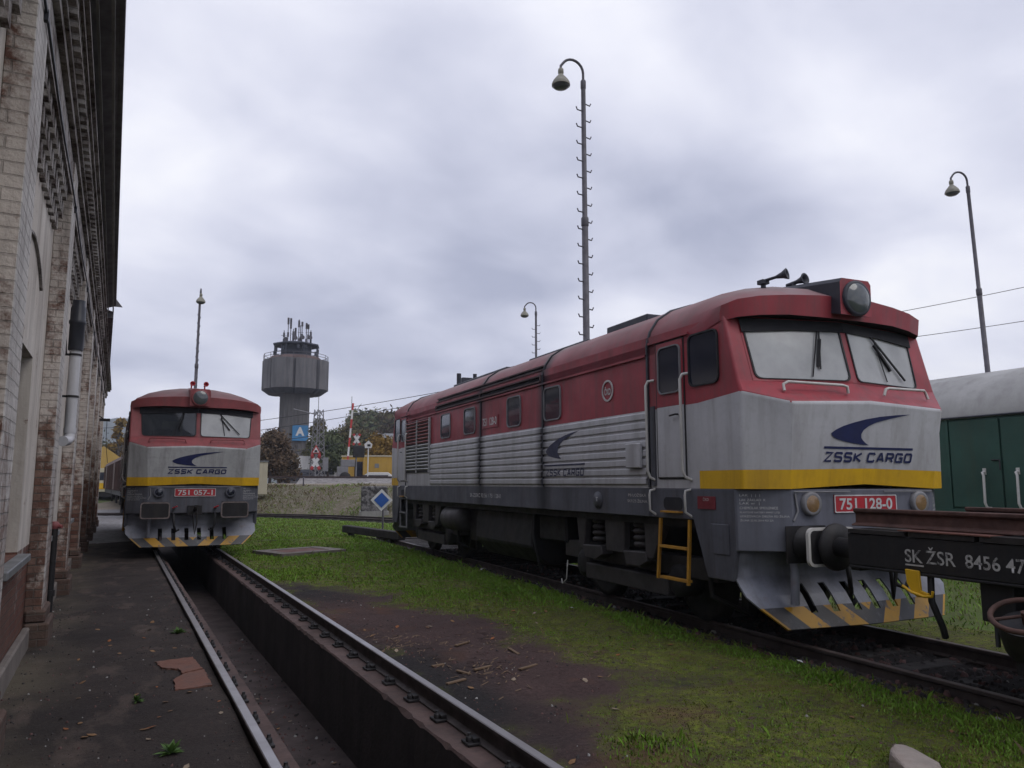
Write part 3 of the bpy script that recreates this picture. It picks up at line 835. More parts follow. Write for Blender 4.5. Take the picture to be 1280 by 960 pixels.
b.prism([(-.4, 5.955), (xc_, 5.955), (xc_, 6.118), (-.4, 6.118)], 1, e1y + .02, END) if False else None
b.add([(xc_, e1y, 5.955), (xd_, END, 5.955), (xd_, END, 6.118), (xc_, e1y, 6.118), (-.3, e1y, 5.955), (-.3, END, 5.955), (-.3, END, 6.118), (-.3, e1y, 6.118)],
      [(0, 1, 2, 3), (0, 4, 5, 1), (0, 3, 7, 4), (1, 5, 6, 2)])
b.build('fascia', M['soffit'], depot)
# gable returns so that the building is closed
b = MB(); b.prism([(-.45, -.3), (-12, -.3), (-12, 6.3), (-6, 8.1), (-.45, 6.1)], 1, END - .4, END - .01); b.build('end_wall', M['brick_dark'], depot)
# downpipe with a black upper sleeve, in the third bay
dx_, dy_ = .16, 13.55
def depot_px(pxx, pyy, xw):      # a point of the photograph on the plane x = xw
    d = ray(pxx, pyy); return CAMP + d * (xw / d.x)
dp = depot_px(96, 443, -.66); yb = dp.y
b = MB(); ln = [(.15, yb, 3.72), (.15, yb, 2.46), (.15, yb - .02, 2.36), (.13, yb - .10, 2.32), (.09, yb - .36, 2.30)]
b.tube(ln, .075, 14); b.lathe((.15, yb, 3.0), (0, 0, 1), [(0, .082), (.07, .082)], 14); b.lathe((.15, yb, 2.44), (0, 0, 1), [(0, .084), (.08, .084)], 14)
dpo = b.build('downpipe', M['pipe_white'], depot)
b = MB(); b.lathe((.15, yb, 3.70), (0, 0, 1), [(0, .10), (.03, .105), (.40, .105), (.42, .118), (.46, .118), (.48, .105), (.66, .105), (.70, .09), (.78, .09)], 16); b.build('pipe_sleeve', M['pipe_black'], dpo)
b = MB()
for z in (3.62, 2.98): b.lathe((.15, yb, z), (0, 0, 1), [(0, .088), (.03, .088)], 14); b.box((0, yb - .02, z), (.10, yb + .02, z + .03))
b.build('pipe_clamp', M['black'], dpo)
# hydrant pipe with a red valve and thin cables
vp = depot_px(70, 650, -.70); yv = vp.y
b = MB(); b.tube([(.12, yv, -.1), (.12, yv, 1.1)], .045, 10); b.lathe((.12, yv, .2), (0, 0, 1), [(0, .06), (.08, .06)], 10); po = b.build('hydrant_pipe', M['black'], depot)
b = MB(); b.lathe((.12, yv, 1.08), (0, 0, 1), [(0, .045), (.03, .06), (.07, .06), (.10, .03)], 12); b.tube([(.12, yv, 1.12), (.21, yv - .04, 1.11)], .025, 8); b.build('valve', M['red_old'], po)
b = MB()
pts = [(.185, y, 5.02 + .03 * math.sin(y * 1.4)) for y in np.arange(-1, 38, .55)]
b.tube(pts, .012, 5)
for y in PIERS: b.box((.165, y + .3, 4.98), (.20, y + .35, 5.06))
pc = [(.04 + .01 * math.sin(k), yv + .25 + .05 * math.sin(k * 1.7), 2.5 - k * .27) for k in range(9)]
b.tube(pc, .011, 5)
b.build('cable', M['pipe_black'], depot)
# swan bracket lamp at the far corner
wl_ = at_d(129, 525, 27)
b = MB(); lx, ly, lz = wl_.x + .83, wl_.y, wl_.z
b.tube([(.10, ly, lz + .12), (lx * .5, ly, lz + .14), (lx, ly, lz + .05)], .018, 6)
lo_ = b.build('wall_lamp', M['black'], depot)
b = MB(); b.box((lx - .12, ly - .1, lz - .04), (lx + .22, ly + .1, lz + .05)); b.build('lamp_shade', M['black'], lo_, .01)
b = MB(); b.tube([(lx + .12, ly, lz - .04), (lx + .13, ly + .1, lz - .8), (lx + .22, ly + .2, lz - 1.5)], .01, 5); b.build('lamp_cable', M['black'], lo_)

# ================================================================ LOCOMOTIVES (built in their own frame: x forward, y across, z up from the rail)
def mir(rows): return rows + [(u, -v, z) for u, v, z in reversed(rows)]
def side_quad(b, y0, pts, mi=0): b.add([(u, y0, z) for u, z in pts], [tuple(range(len(pts)))], mi)
NOSE_N = Vector((.92, 0, -.14)).normalized()
def nose_u(z): return 7.40 + (7.55 - 7.40) * (z - 1.66) / (2.55 - 1.66)
SWOOSH_O = [(1.0, 1.0), (.80, .955), (.60, .885), (.42, .79), (.27, .68), (.14, .56), (.05, .44), (.0, .33), (.03, .22), (.10, .145), (.20, .09), (.32, .04), (.48, 0)]
SWOOSH_I = [(.42, .10), (.38, .22), (.375, .34), (.40, .46), (.46, .585), (.55, .70), (.68, .80), (.83, .90)]
def swoosh(parent, name, org, xd, yd, wd, ht, mat):
    xd, yd = Vector(xd).normalized(), Vector(yd).normalized(); nd = xd.cross(yd); org = Vector(org) + nd * .004
    # strip between the outer and the inner edge
    P = lambda p: org + xd * (p[0] * wd) + yd * (p[1] * ht)
    out = SWOOSH_O[::-1]; inn = SWOOSH_I
    def resample(L, n):
        L = [Vector(p) for p in L]; d = [0]
        for i in range(1, len(L)): d.append(d[-1] + (L[i] - L[i - 1]).length)
        r = []
        for k in range(n):
            t = d[-1] * k / (n - 1); i = max(j for j in range(len(d)) if d[j] <= t + 1e-9); i = min(i, len(L) - 2)
            f_ = (t - d[i]) / max(1e-9, d[i + 1] - d[i]); r.append(L[i].lerp(L[i + 1], f_))
        return r
    o = resample(out, 28); i_ = resample([SWOOSH_O[-1]] + inn + [SWOOSH_O[0]], 28)
    b = MB(); b.add([P(p) for p in o] + [P(p) for p in i_], [(k, k + 1, 28 + k + 1, 28 + k) for k in range(27)])
    ob = b.build(name, mat, parent); return ob

def window_plate(parent, u0, u1, z0, z1, yside, rim=.022, r=.07, rimmat='galv', glass='glass_side'):
    s = -1 if yside < 0 else 1
    cu, cz = (u0 + u1) / 2, (z0 + z1) / 2; w_, h_ = u1 - u0, z1 - z0
    o_ = [(cu + x, yside, cz + z) for x, z in rrect(w_ + 2 * rim, h_ + 2 * rim, r + rim)]
    i_ = [(cu + x, yside, cz + z) for x, z in rrect(w_, h_, r)]
    b = MB(); b.ring(o_, i_, (0, s * .022, 0)); fr = b.build('side_window', M[rimmat], parent)
    b = MB(); b.add([(cu + x, yside + s * .006, cz + z) for x, z in rrect(w_ + .004, h_ + .004, r)], [tuple(range(20))]); b.build('pane', M[glass], fr)
    return fr

def profile():
    half = [(-1.5, 3.30), (-1.5, 3.42), (-1.45, 3.60), (-1.33, 3.77), (-1.12, 3.91), (-.8, 4.015), (-.4, 4.085), (0, 4.11)]
    return half + [(-v, z) for v, z in reversed(half[:-1])]
VIS = [(6.93, -1.51, 3.47), (6.93, -1.517, 3.55), (6.95, -1.505, 3.64), (7.10, -1.40, 3.69), (7.17, -1.15, 3.735), (7.235, -.8, 3.765), (7.29, -.4, 3.785), (7.31, 0, 3.79)]
VIS = VIS + [(u, -v, z) for u, v, z in reversed(VIS[:-1])]
VISB = [(6.93, -1.51, 3.465)] * 3 + [(7.08, -1.39, 3.495), (7.15, -1.14, 3.525), (7.215, -.8, 3.545), (7.27, -.4, 3.54), (7.29, 0, 3.535)]
VISB = VISB + [(u, -v, z) for u, v, z in reversed(VISB[:-1])]

def weld(v, f):
    key, nv, mp = {}, [], []
    for p in v:
        q = tuple(round(c, 5) for c in p)
        if q not in key: key[q] = len(nv); nv.append(tuple(p))
        mp.append(key[q])
    return nv, [[mp[i] for i in g] for g in f]
# squared wide capitals, drawn as strokes in a unit box
CAPS = {'Z': [[(0, 1), (1, 1), (0, 0), (1, 0)]], 'S': [[(1, .82), (.9, 1), (.1, 1), (0, .9), (0, .62), (.1, .53), (.9, .47), (1, .38), (1, .1), (.9, 0), (.1, 0), (0, .18)]],
        'K': [[(0, 0), (0, 1)], [(1, 1), (.12, .52), (1, 0)]], 'C': [[(1, .80), (.9, 1), (.12, 1), (0, .88), (0, .12), (.12, 0), (.9, 0), (1, .20)]],
        'A': [[(0, 0), (.42, 1), (.58, 1), (1, 0)], [(.2, .3), (.8, .3)]], 'R': [[(0, 0), (0, 1), (.88, 1), (1, .88), (1, .58), (.88, .46), (.05, .46)], [(.55, .46), (1, 0)]],
        'G': [[(1, .80), (.9, 1), (.12, 1), (0, .88), (0, .12), (.12, 0), (1, 0), (1, .48), (.55, .48)]], 'O': [[(.12, 0), (.88, 0), (1, .12), (1, .88), (.88, 1), (.12, 1), (0, .88), (0, .12), (.12, 0)]]}
def caps_part(parent, s, origin, xd, yd, wd, ht, mat, thick=.004, slant=.16):
    xd, yd = Vector(xd).normalized(), Vector(yd).normalized(); nd = xd.cross(yd); o = Vector(origin) + nd * thick
    adv, gap, sp = 1.0, .20, .50; tot = sum((sp if c == ' ' else adv + gap) for c in s) - gap
    k = wd / tot; lw_ = k * .205; hh = ht - lw_; x = -wd / 2; b = MB(); lift = 0
    for c in s:
        if c == ' ': x += sp * k; continue
        for st_ in CAPS[c]:
            P = [Vector((x + lw_ / 2 + p[0] * (k - lw_) + slant * (p[1] - .5) * hh, lw_ / 2 + p[1] * hh)) for p in st_]
            closed = (P[0] - P[-1]).length < 1e-6; L, Rr = [], []
            n = len(P)
            for i in range(n):
                a = P[i] - P[i - 1] if i > 0 else (P[0] - P[-2] if closed else P[1] - P[0]); e = P[i + 1] - P[i] if i < n - 1 else (P[1] - P[0] if closed else P[-1] - P[-2])
                a.normalize(); e.normalize(); na, ne = Vector((-a.y, a.x)), Vector((-e.y, e.x)); m_ = na + ne
                m_ = na if m_.length < .3 else m_ / m_.length; sc = min(1.8, 1 / max(.35, m_.dot(na)))
                L.append(P[i] + m_ * lw_ / 2 * sc); Rr.append(P[i] - m_ * lw_ / 2 * sc)
            lift += .00015
            b.add([o + xd * p.x + yd * p.y + nd * lift for p in L + Rr], [(i, n + i, n + i + 1, i + 1) for i in range(n - 1)])
        x += (adv + gap) * k
    return b.build('lettering', mat, parent)

def loco(name, loc, rz, label, number, old, plates_clean):
    root = empty(name, loc, rz, label, 'locomotive', 'red and silver diesel locomotives')
    red, silver, roofm = (M['red_old'], M['silver_dirty'], M['roof_old']) if old else (M['red'], M['silver'], M['roof'])
    # ---- body shell
    us = [-7.2, -6.47, -5.74, 5.47, 6.47, 7.2]
    zs = [1.63, 1.83, 2.60, 2.79, 3.46, 3.53]
    F1 = [7.18, 7.185, 7.2, 7.165, 6.99, 6.965]
    F2 = [(7.40, 1.055), (7.432, 1.065), (7.55, 1.11), (7.14, 1.27), (6.985, 1.31), (6.965, 1.315)]
    F3 = [7.40, 7.432, 7.555, 7.34, 7.185, 7.165]
    F3z = [1.68, 1.85, 2.575, 2.80, 3.47, 3.54]
    rings = []
    for k in range(6):
        z = zs[k]; zf = 2.66 if k == 2 else z; zc = 2.53 if k == 2 else z
        fr = [(F1[k], -1.5, zf), (F2[k][0], -F2[k][1], zc), (F3[k], 0, F3z[k]), (F2[k][0], F2[k][1], zc), (F1[k], 1.5, zf)]
        near = [(u, -1.5, z) for u in us[1:-1]]
        r = near + fr + [(u, 1.5, z) for u in us[-2:0:-1]] + [(-u, -v, zz) for u, v, zz in fr]
        rings.append(r)
    n = len(rings[0]); b = MB()
    for k in range(5):
        for i in range(n):
            j = (i + 1) % n
            um = (rings[k][i][0] + rings[k][j][0]) / 2
            mi_ = (2 if abs(um) > 6.47 - 1e-6 else 0) if k == 0 else (0 if k == 1 else 1)
            # windscreen openings: faces between crease and centre on ring 3-4 stay open
            if k == 3 and abs(um) > 7.0 and abs(rings[k][i][1] + rings[k][j][1]) < 2 * 1.3 and abs(rings[k][i][1]) < 1.4 and abs(rings[k][j][1]) < 1.4: continue
            sub_ = 7 if k == 1 else 1
            P4 = [Vector(rings[k][i]), Vector(rings[k][j]), Vector(rings[k + 1][j]), Vector(rings[k + 1][i])]
            for q_ in range(sub_):
                t0, t1 = q_ / sub_, (q_ + 1) / sub_
                b.add([P4[0].lerp(P4[3], t0), P4[1].lerp(P4[2], t0), P4[1].lerp(P4[2], t1), P4[0].lerp(P4[3], t1)], [(0, 1, 2, 3)], mi_, True)
    b.v, b.f = weld(b.v, b.f)
    bo_ = b.build('body', [silver, red, M['yellow']], root, .03, 3)
    bo_.data.set_sharp_from_angle(angle=R(28))
    # cab interiors: back wall, desk and side shade so the windscreens have depth
    for s in (1, -1):
        b = MB(); b.box((s * 5.7 - .02, -1.45, 1.7), (s * 5.7 + .02, 1.45, 3.45), 1); b.box(tuple(sorted((s * 6.4, s * 7.1)))[0:1] + (-1.3, 2.55), tuple(sorted((s * 6.4, s * 7.1)))[1:2] + (1.3, 2.62))
        ci = b.build('cab_interior', [M['deep'], M['cab_wall']], root)
        for yv_, wv_ in ((.62, .62), (-.50, .50)):
            b = MB(); b.prism(rrect(wv_, .56, .08), 0, *sorted((s * 5.665, s * 5.65)) if False else sorted((s * 5.73, s * 5.75))); b.v = [(u, v + yv_, z + 3.0) for u, v, z in b.v]; b.build('inner_window', M['cream'], ci)
        for yv_ in (-.75, .75):
            b = MB(); b.box((min(s * 6.05, s * 6.17), yv_ - .24, 2.4), (max(s * 6.05, s * 6.17), yv_ + .24, 3.05)); b.build('driver_seat', M['frame_black'], ci, .05, 2)
    # ---- roof with overhanging visor
    pr = profile(); NP = len(pr); st = []
    for f_ in (1.0,):
        pass
    def mid(u, k=0.): return [(u, v, z) for v, z in pr]
    front = []
    for t in (0., .35, .7):
        u0 = 6.15
        row = []
        for j, (v, z) in enumerate(pr):
            q = VIS[j]; e = t ** 1.7 if 3 <= j <= NP - 4 else t
            row.append((u0 + (q[0] - u0) * t, v + (q[1] - v) * t, z + (q[2] - z) * e + (.03 * math.sin(math.pi * t) if 3 <= j <= NP - 4 else 0)))
        front.append(row)
    front.append(VIS); front.append(VISB); front.append([(u - .35, v * .93, z + .015) for u, v, z in VISB])
    back = [[(-u, -v, z) for u, v, z in row] for row in front]
    back = [list(r) for r in back][::-1]
    stations = back + [mid(-5.74), mid(-3.2), mid(-.4), mid(2.41), mid(5.47)] + front
    b = MB(); b.v = [p for r in stations for p in r]
    # rows at the rear are mirrored, so their across-order is flipped back
    b.v = []
    for r in stations:
        rr = sorted(range(NP), key=lambda j: j)
        if r[0][1] > r[-1][1]: r = r[::-1]
        b.v += r
    ns = len(stations)
    for i in range(ns - 1):
        for j in range(NP - 1):
            fasc = i in (1, ns - 3) or i in (0, ns - 2)
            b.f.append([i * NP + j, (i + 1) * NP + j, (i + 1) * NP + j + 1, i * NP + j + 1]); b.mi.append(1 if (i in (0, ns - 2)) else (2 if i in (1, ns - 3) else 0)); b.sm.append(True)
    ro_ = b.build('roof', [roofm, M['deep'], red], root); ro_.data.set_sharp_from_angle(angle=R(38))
    # rain gutter and roof seams
    for s in (-1, 1):
        b = MB()
        b.box((-5.72, s * 1.515 - .016, 3.285), (5.45, s * 1.515 + .016, 3.315)); b.box((5.50, s * 1.515 - .014, 3.425), (6.35, s * 1.515 + .014, 3.45)); b.box((-6.35, s * 1.515 - .014, 3.425), (-5.5, s * 1.515 + .014, 3.45))
        b.build('rain_gutter', red, root)
    for u in (-5.74, -.40, 2.41, 5.47):
        b = MB()
        pts = [(u, v * 1.006, z + .006) for v, z in pr]; b.tube(pts, .016, 6)
        for s in (-1, 1): b.box((u - .02, s * 1.508 - .008, 1.64), (u + .02, s * 1.508 + .008, 3.32))
        if u > 5:
            for s in (-1, 1): b.box((5.53, s * 1.508 - .012, 1.66), (5.62, s * 1.508 + .012, 2.64))
        b.build('body_seam', M['frame_grey'], root)
    # ---- air intake slots on the roof shoulder
    for s in (-1, 1):
        b = MB()
        b.add([(-3.2, s * 1.512, 3.335), (2.36, s * 1.512, 3.335), (2.36, s * 1.507, 3.44), (-3.2, s * 1.507, 3.44), (-3.2, s * 1.465, 3.60), (2.36, s * 1.465, 3.60)], [(0, 1, 2, 3), (3, 2, 5, 4)], 0)
        for z, y in ((3.345, 1.525), (3.44, 1.52), (3.535, 1.495), (3.605, 1.47)):
            b.obox((-.42, s * y, z), (1, 0, 0), (0, 1, 0), (0, 0, 1), 2.79, .022, .012, 1)
        for u in (-3.21, -.40, 2.37): b.box((u - .02, s * 1.52 - .02, 3.33), (u + .02, s * 1.50 + .02 * s, 3.44), 1)
        b.build('intake_slots', [M['deep'], M['slat']], root)
    # ---- ribbed lower side panels
    prof = []
    z = 1.665
    while z < 2.55:
        prof += [(.004, z), (.026, z + .018), (.026, z + .082), (.004, z + .10)]; z += .117
    prof.append((.004, z))
    for s in (-1, 1):
        for (ua, ub) in ((-3.62, -.43), (-.37, 2.38), (2.44, 5.42)):
            b = MB()
            vs = [(ua, s * (1.5 + d), zz) for d, zz in prof] + [(ub, s * (1.5 + d), zz) for d, zz in prof]; m_ = len(prof)
            b.add(vs, [(k, m_ + k, m_ + k + 1, k + 1) for k in range(m_ - 1)])
            b.build('ribbed_panel', silver, root)
    # rear louvres
    for s in (-1, 1):
        b = MB()
        b.box((-5.70, s * 1.512 - .01, 1.95), (-3.66, s * 1.512 + .01, 3.22), 1)
        for ua, ub in ((-5.66, -4.74), (-4.66, -3.70)):
            z = 2.0
            while z < 3.16:
                b.add([(ua, s * 1.524, z), (ub, s * 1.524, z), (ub, s * 1.548, z + .028), (ua, s * 1.548, z + .028), (ub, s * 1.524, z + .05), (ua, s * 1.524, z + .05)], [(0, 1, 2, 3), (3, 2, 4, 5)], 0 if z < 2.58 else 2); z += .082
        for u in (-5.69, -4.70, -3.67): b.box((u - .03, s * 1.53 - .02, 1.94), (u + .03, s * 1.53 + .02, 3.23), 0)
        b.build('louvre_panel', [M['silver_dirty'], M['deep'], M['red_old']], root)
    # ---- windows on the sides
    for s in (-1, 1):
        for ua, ub in ((-2.86, -2.24), (-1.33, -.71), (.95, 1.52), (2.48, 3.04)): window_plate(root, ua, ub, 2.70, 3.20, s * 1.5)
        for q in (1, -1):
            a_, c_ = sorted((q * 6.35, q * 6.86)); window_plate(root, a_, c_, 2.81, 3.39, s * 1.5, .018, .07, 'gasket', 'glass_dark')
            # cab door
            a_, c_ = sorted((q * 5.68, q * 6.22)); y = s * 1.5
            b = MB()
            ya, yb2 = sorted((y + s * .001, y + s * .016))
            b.box((a_, ya, 1.76), (c_, yb2, 2.61), 0); b.box((a_, ya, 2.612), (c_, yb2, 3.40), 1)
            dr = b.build('cab_door', [silver, red], root, .004)
            b = MB(); yc, yd_ = sorted((y + s * .0005, y + s * .006))
            for (p0, p1) in (((a_ - .025, 1.75), (a_ - .003, 3.42)), ((c_ + .003, 1.75), (c_ + .025, 3.42)), ((a_, 3.403), (c_, 3.42)), ((a_, 1.735), (c_, 1.757))): b.box((p0[0], yc, p0[1]), (p1[0], yd_, p1[1]))
            b.build('door_gap', M['gasket'], dr)
            window_plate(dr, a_ + .065, c_ - .04, 2.78, 3.33, y + s * .016, .016, .07, 'galv', 'glass_dark')
            b = MB(); b.tube([(c_ - .10 if q > 0 else a_ + .10, y + s * .02, 2.50), (c_ - .10 if q > 0 else a_ + .10, y + s * .06, 2.50), (c_ - .22 if q > 0 else a_ + .22, y + s * .06, 2.49)], .011, 6); b.build('handle', M['black'], dr)
            # long grab rails beside the door
            for u in (5.555, 6.275):
                u *= q; b = MB()
                b.tube([(u + .05 * q, y, 2.965), (u, y + s * .06, 2.955), (u - .012 * q, y + s * .085, 2.90), (u - .008 * q, y + s * .085, 1.84), (u + .01 * q, y + s * .06, 1.76), (u + .05 * q, y, 1.725)], .0175, 8); b.build('grab_rail', M['white_tube'], root)
                b = MB(); b.tube([(u + .02 * q, y - s * .02, 1.62), (u, y + s * .06, 1.60), (u, y + s * .07, 1.55), (u + .005 * q, y + s * .07, 1.36), (u + .03 * q, y - s * .02, 1.30)], .015, 8); b.build('grab_rail', M['white_tube'], root)
            # step hole and yellow ladder
            b = MB(); b.prism([(q * 5.95 + x, 1.45 + z) for x, z in rrect(.38, .15, .06)], 1, *sorted((s * 1.503, s * 1.507)), 0); 
            b.box((q * 5.95 - .19, min(s * 1.503, s * 1.56), 1.345), (q * 5.95 + .19, max(s * 1.503, s * 1.56), 1.365), 1); b.build('step_hole', [M['deep'], M['blade_yellow']], root)
            b = MB()
            b.bar((q * 5.67, s * 1.49, 1.27), (q * 5.60, s * 1.50, .55), .035, .03); b.bar((q * 6.25, s * 1.49, 1.27), (q * 6.20, s * 1.50, .53), .035, .03)
            for z in (.94, .575): b.box((q * 5.95 - .29, s * 1.49 - .035, z - .014), (q * 5.95 + .265, s * 1.49 + .035, z + .014))
            b.build('ladder', M['blade_yellow'] if q > 0 else M['galv'], root)
    # ---- frame sill and end skirts
    b = MB()
    poly = [(7.05, 1.63), (-7.05, 1.63), (-7.05, .98), (-6.98, .66), (-6.56, .66), (-6.33, 1.275), (6.33, 1.275), (6.56, .66), (6.98, .66), (7.05, .98)]
    for s in (-1, 1): b.prism(poly if s > 0 else poly[::-1], 1, s * 1.44, s * 1.502)
    b.build('frame_sill', M['frame_grey'], root, .01)
    for s in (-1, 1):
        b = MB(); b.lathe((4.17, s * 1.5, 1.46), (0, s, 0), [(0, .115), (.02, .115), (.022, .0)], 20); b.build('sill_cover', M['frame_grey'], root)
        b = MB(); b.prism([(6.65, 1.25), (6.95, 1.25), (6.95, .93), (6.70, .93)], 1, *sorted((s * 1.503, s * 1.515))); b.build('inspection_flap', M['frame_grey'], root, .004)
    for s in (-1, 1):
        b = MB(); b.box((6.30 - .02 + .15, *sorted((s * 1.503, s * 1.512))[:1], 1.405), (6.74, sorted((s * 1.503, s * 1.512))[1], 1.545)); mp_ = b.build('maker_plate', M['plate_dim'], root)
        for k_, tx_ in enumerate(('ČKD',)): text_part(mp_, 'lettering', tx_, (6.585, s * 1.513, 1.495 - k_ * .06), (-s, 0, 0), (0, 0, 1), .10, .04, M['letter_dim'], 0, 0, .003)
        b = MB(); b.box((5.02, min(s * 1.528, s * 1.58), 1.88), (5.36, max(s * 1.528, s * 1.58), 2.20)); b.build('junction_box', silver, root, .012)
    # lower end box that carries lamps and number plate
    for q in (1, -1):
        P2 = [(6.98, -1.498), (7.07, -1.498), (7.39, -1.04), (7.39, 1.04), (7.07, 1.498), (6.98, 1.498)]
        P2 = [(q * u, v) for u, v in P2]
        if q < 0: P2 = P2[::-1]
        b = MB(); b.prism(P2, 2, .98, 1.628); b.build('buffer_beam', M['beam_grey'] if not old else M['frame_grey'], root, .012)
        # plough
        b = MB()
        def pu(z, v):
            t = (1.0 - z) / .8
            return q * (7.02 - .10 * math.sin(min(1, t * 1.6) * math.pi) * .6 + .34 * max(0, t - .35) / .65 + .10 * (1 - abs(v) / 1.4))
        vv = [-1.46, -1.2, -.93] + [x for c in (-.72, -.43, -.14, .14, .43, .72) for x in (c - .045, c + .045)] + [.93, 1.2, 1.46]
        zz = [.99, .84, .70, .62, .52, .41, .345, .21]
        slots = {(round(c - .045, 3), round(c + .045, 3)) for c in (-.72, -.43, -.14, .14, .43, .72)}
        idx = {}
        for a_, z in enumerate(zz):
            for c_, v in enumerate(vv):
                v2 = v
                if z < .5: v2 = max(-1.46 + (.5 - z) * 1.1, min(1.46 - (.5 - z) * 1.1, v))
                idx[a_, c_] = len(b.v); b.v.append((pu(z, v2), v2, z))
        for a_ in range(len(zz) - 1):
            for c_ in range(len(vv) - 1):
                if (round(vv[c_], 3), round(vv[c_ + 1], 3)) in slots and a_ in (3, 4, 5): continue
                f_ = [idx[a_, c_], idx[a_ + 1, c_], idx[a_ + 1, c_ + 1], idx[a_, c_ + 1]]
                b.f.append(f_ if q > 0 else f_[::-1]); b.mi.append(1 if a_ >= 5 else 0); b.sm.append(a_ < 2)
        po = b.build('snow_plough', [M['plow_grey'], M['stripes']], root)
        sm_ = po.modifiers.new('plate', 'SOLIDIFY'); sm_.thickness = .02; sm_.offset = -1
        b = MB(); b.tube([(q * 7.30, -.98, .98), (q * 7.33, -.98, .80), (q * 7.31, -.98, .44)], .045, 8); b.build('brace', M['plow_grey'], po)
        # buffers with white edged rectangular heads
        for s in (-1, 1):
            b = MB(); b.lathe((q * 7.392, s * .875, 1.06), (q, 0, 0), [(0, .19), (.03, .19), (.032, .155), (.25, .145), (.26, .11), (.33, .11)], 18)
            b.box((min(q * 7.392, q * 7.402), s * .875 - .27, .87), (max(q * 7.392, q * 7.402), s * .875 + .27, 1.25)); bo = b.build('buffer', M['black'], root)
            b = MB(); b.prism([(s * .875 + y, 1.06 + z) for y, z in rrect(.60, .35, .06)], 0, *sorted((q * 7.72, q * 7.75)), 0); bh = b.build('buffer_head', M['black'], bo)
            b = MB(); b.ring([(q * 7.718, s * .875 + y, 1.06 + z) for y, z in rrect(.63, .38, .07)], [(q * 7.718, s * .875 + y, 1.06 + z) for y, z in rrect(.575, .325, .05)], (q * .035, 0, 0)); b.build('buffer_edge', M['white_tube'] if not old else M['buffer_worn'], bo)
        # draw hook, screw link and brake hoses
        b = MB(); b.box((min(q * 7.39, q * 7.46), -.16, .94), (max(q * 7.39, q * 7.46), .16, 1.16)); b.tube([(q * 7.44, 0, 1.06), (q * 7.66, 0, 1.06), (q * 7.74, 0, 1.10), (q * 7.72, 0, 1.17)], .038, 8)
        b.tube([(q * 7.66, -.035, 1.03), (q * 7.70, -.035, .75), (q * 7.68, 0, .50), (q * 7.70, .035, .75), (q * 7.66, .035, 1.03)], .02, 6); b.build('draw_hook', M['black'], root)
        for y in (-.46, .46):
            b = MB(); b.tube([(q * 7.41, y, .97), (q * 7.52, y, .90), (q * 7.54, y * .97, .70), (q * 7.50, y * .86, .56), (q * 7.44, y * .72, .60)], .026, 7)
            b.tube([(q * 7.39, y, 1.09), (q * 7.47, y, 1.09)], .03, 8); ho = b.build('brake_hose', M['gasket'], root)
            b = MB(); b.tube([(q * 7.45, y - .03, 1.10), (q * 7.50, y + .07, 1.15)], .016, 6); b.build('tap', M['plate_red'], ho)
        # marker lamps
        for s in (-1, 1):
            b = MB(); b.lathe((q * 7.391, s * .80, 1.475), (q, 0, 0), [(0, .125), (.05, .125), (.052, .10)], 20); lo2 = b.build('marker_lamp', M['galv'] if not old else M['frame_grey'], root)
            b = MB(); b.lathe((q * 7.435, s * .80, 1.475), (q, 0, 0), [(0, .104), (.012, .08), (.018, .03), (.019, 0)], 20); b.build('lens', M['amber'] if not old else M['glass_dark'], lo2)
        # number plate
        b = MB(); b.box((min(q * 7.392, q * 7.402), -.46, 1.375), (max(q * 7.392, q * 7.402), .46, 1.565)); npo = b.build('number_plate', M['plate_red'], root)
        b = MB(); b.ring([(q * 7.402, y, 1.47 + z) for y, z in rrect(.92, .19, .01, 1)], [(q * 7.402, y, 1.47 + z) for y, z in rrect(.895, .165, .008, 1)], (q * .004, 0, 0)); b.build('plate_edge', M['letter_white'], npo)
        text_part(npo, 'lettering', number, (q * 7.402, 0, 1.405), (0, q, 0), (0, 0, 1), .78, .125, M['letter_white'], .022, 0, .004)
        # thin drip rails above the lamps
        b = MB()
        for s in (-1, 1): b.tube([(q * 7.41, s * 1.02, 1.60), (q * 7.425, s * .25, 1.60)], .008, 5)
        b.tube([(q * 7.40, -1.0, 1.58), (q * 7.41, -.98, 1.40), (q * 7.40, -1.03, 1.30)], .012, 5)
        b.build('drip_rail', M['galv'], root)
        # ---- nose lettering
        yd = Vector((q * .15, 0, .89)).normalized()
        for nm, z, h_, wd_ in (('lettering', 1.915, .112, 1.30),):
            caps_part(root, 'ZSSK CARGO', (q * nose_u(z), .02 * q, z), (0, q, 0), yd, wd_, h_, M['letter_blue'], .010)
        b = MB(); za, zb = 2.055, 2.08
        b.add([(q * (nose_u(za) + .008), -.66 * q + .02, za), (q * (nose_u(za) + .008), .66 * q + .02, za), (q * (nose_u(zb) + .008), .66 * q + .02, zb), (q * (nose_u(zb) + .008), -.66 * q + .02, zb)], [(0, 1, 2, 3)]); b.build('lettering_rule', M['letter_blue'], root)
        swoosh(root, 'emblem', (q * nose_u(2.10) + q * .006, -.56 * q, 2.10), (0, q, 0), yd, 1.16, .36, M['letter_blue'])
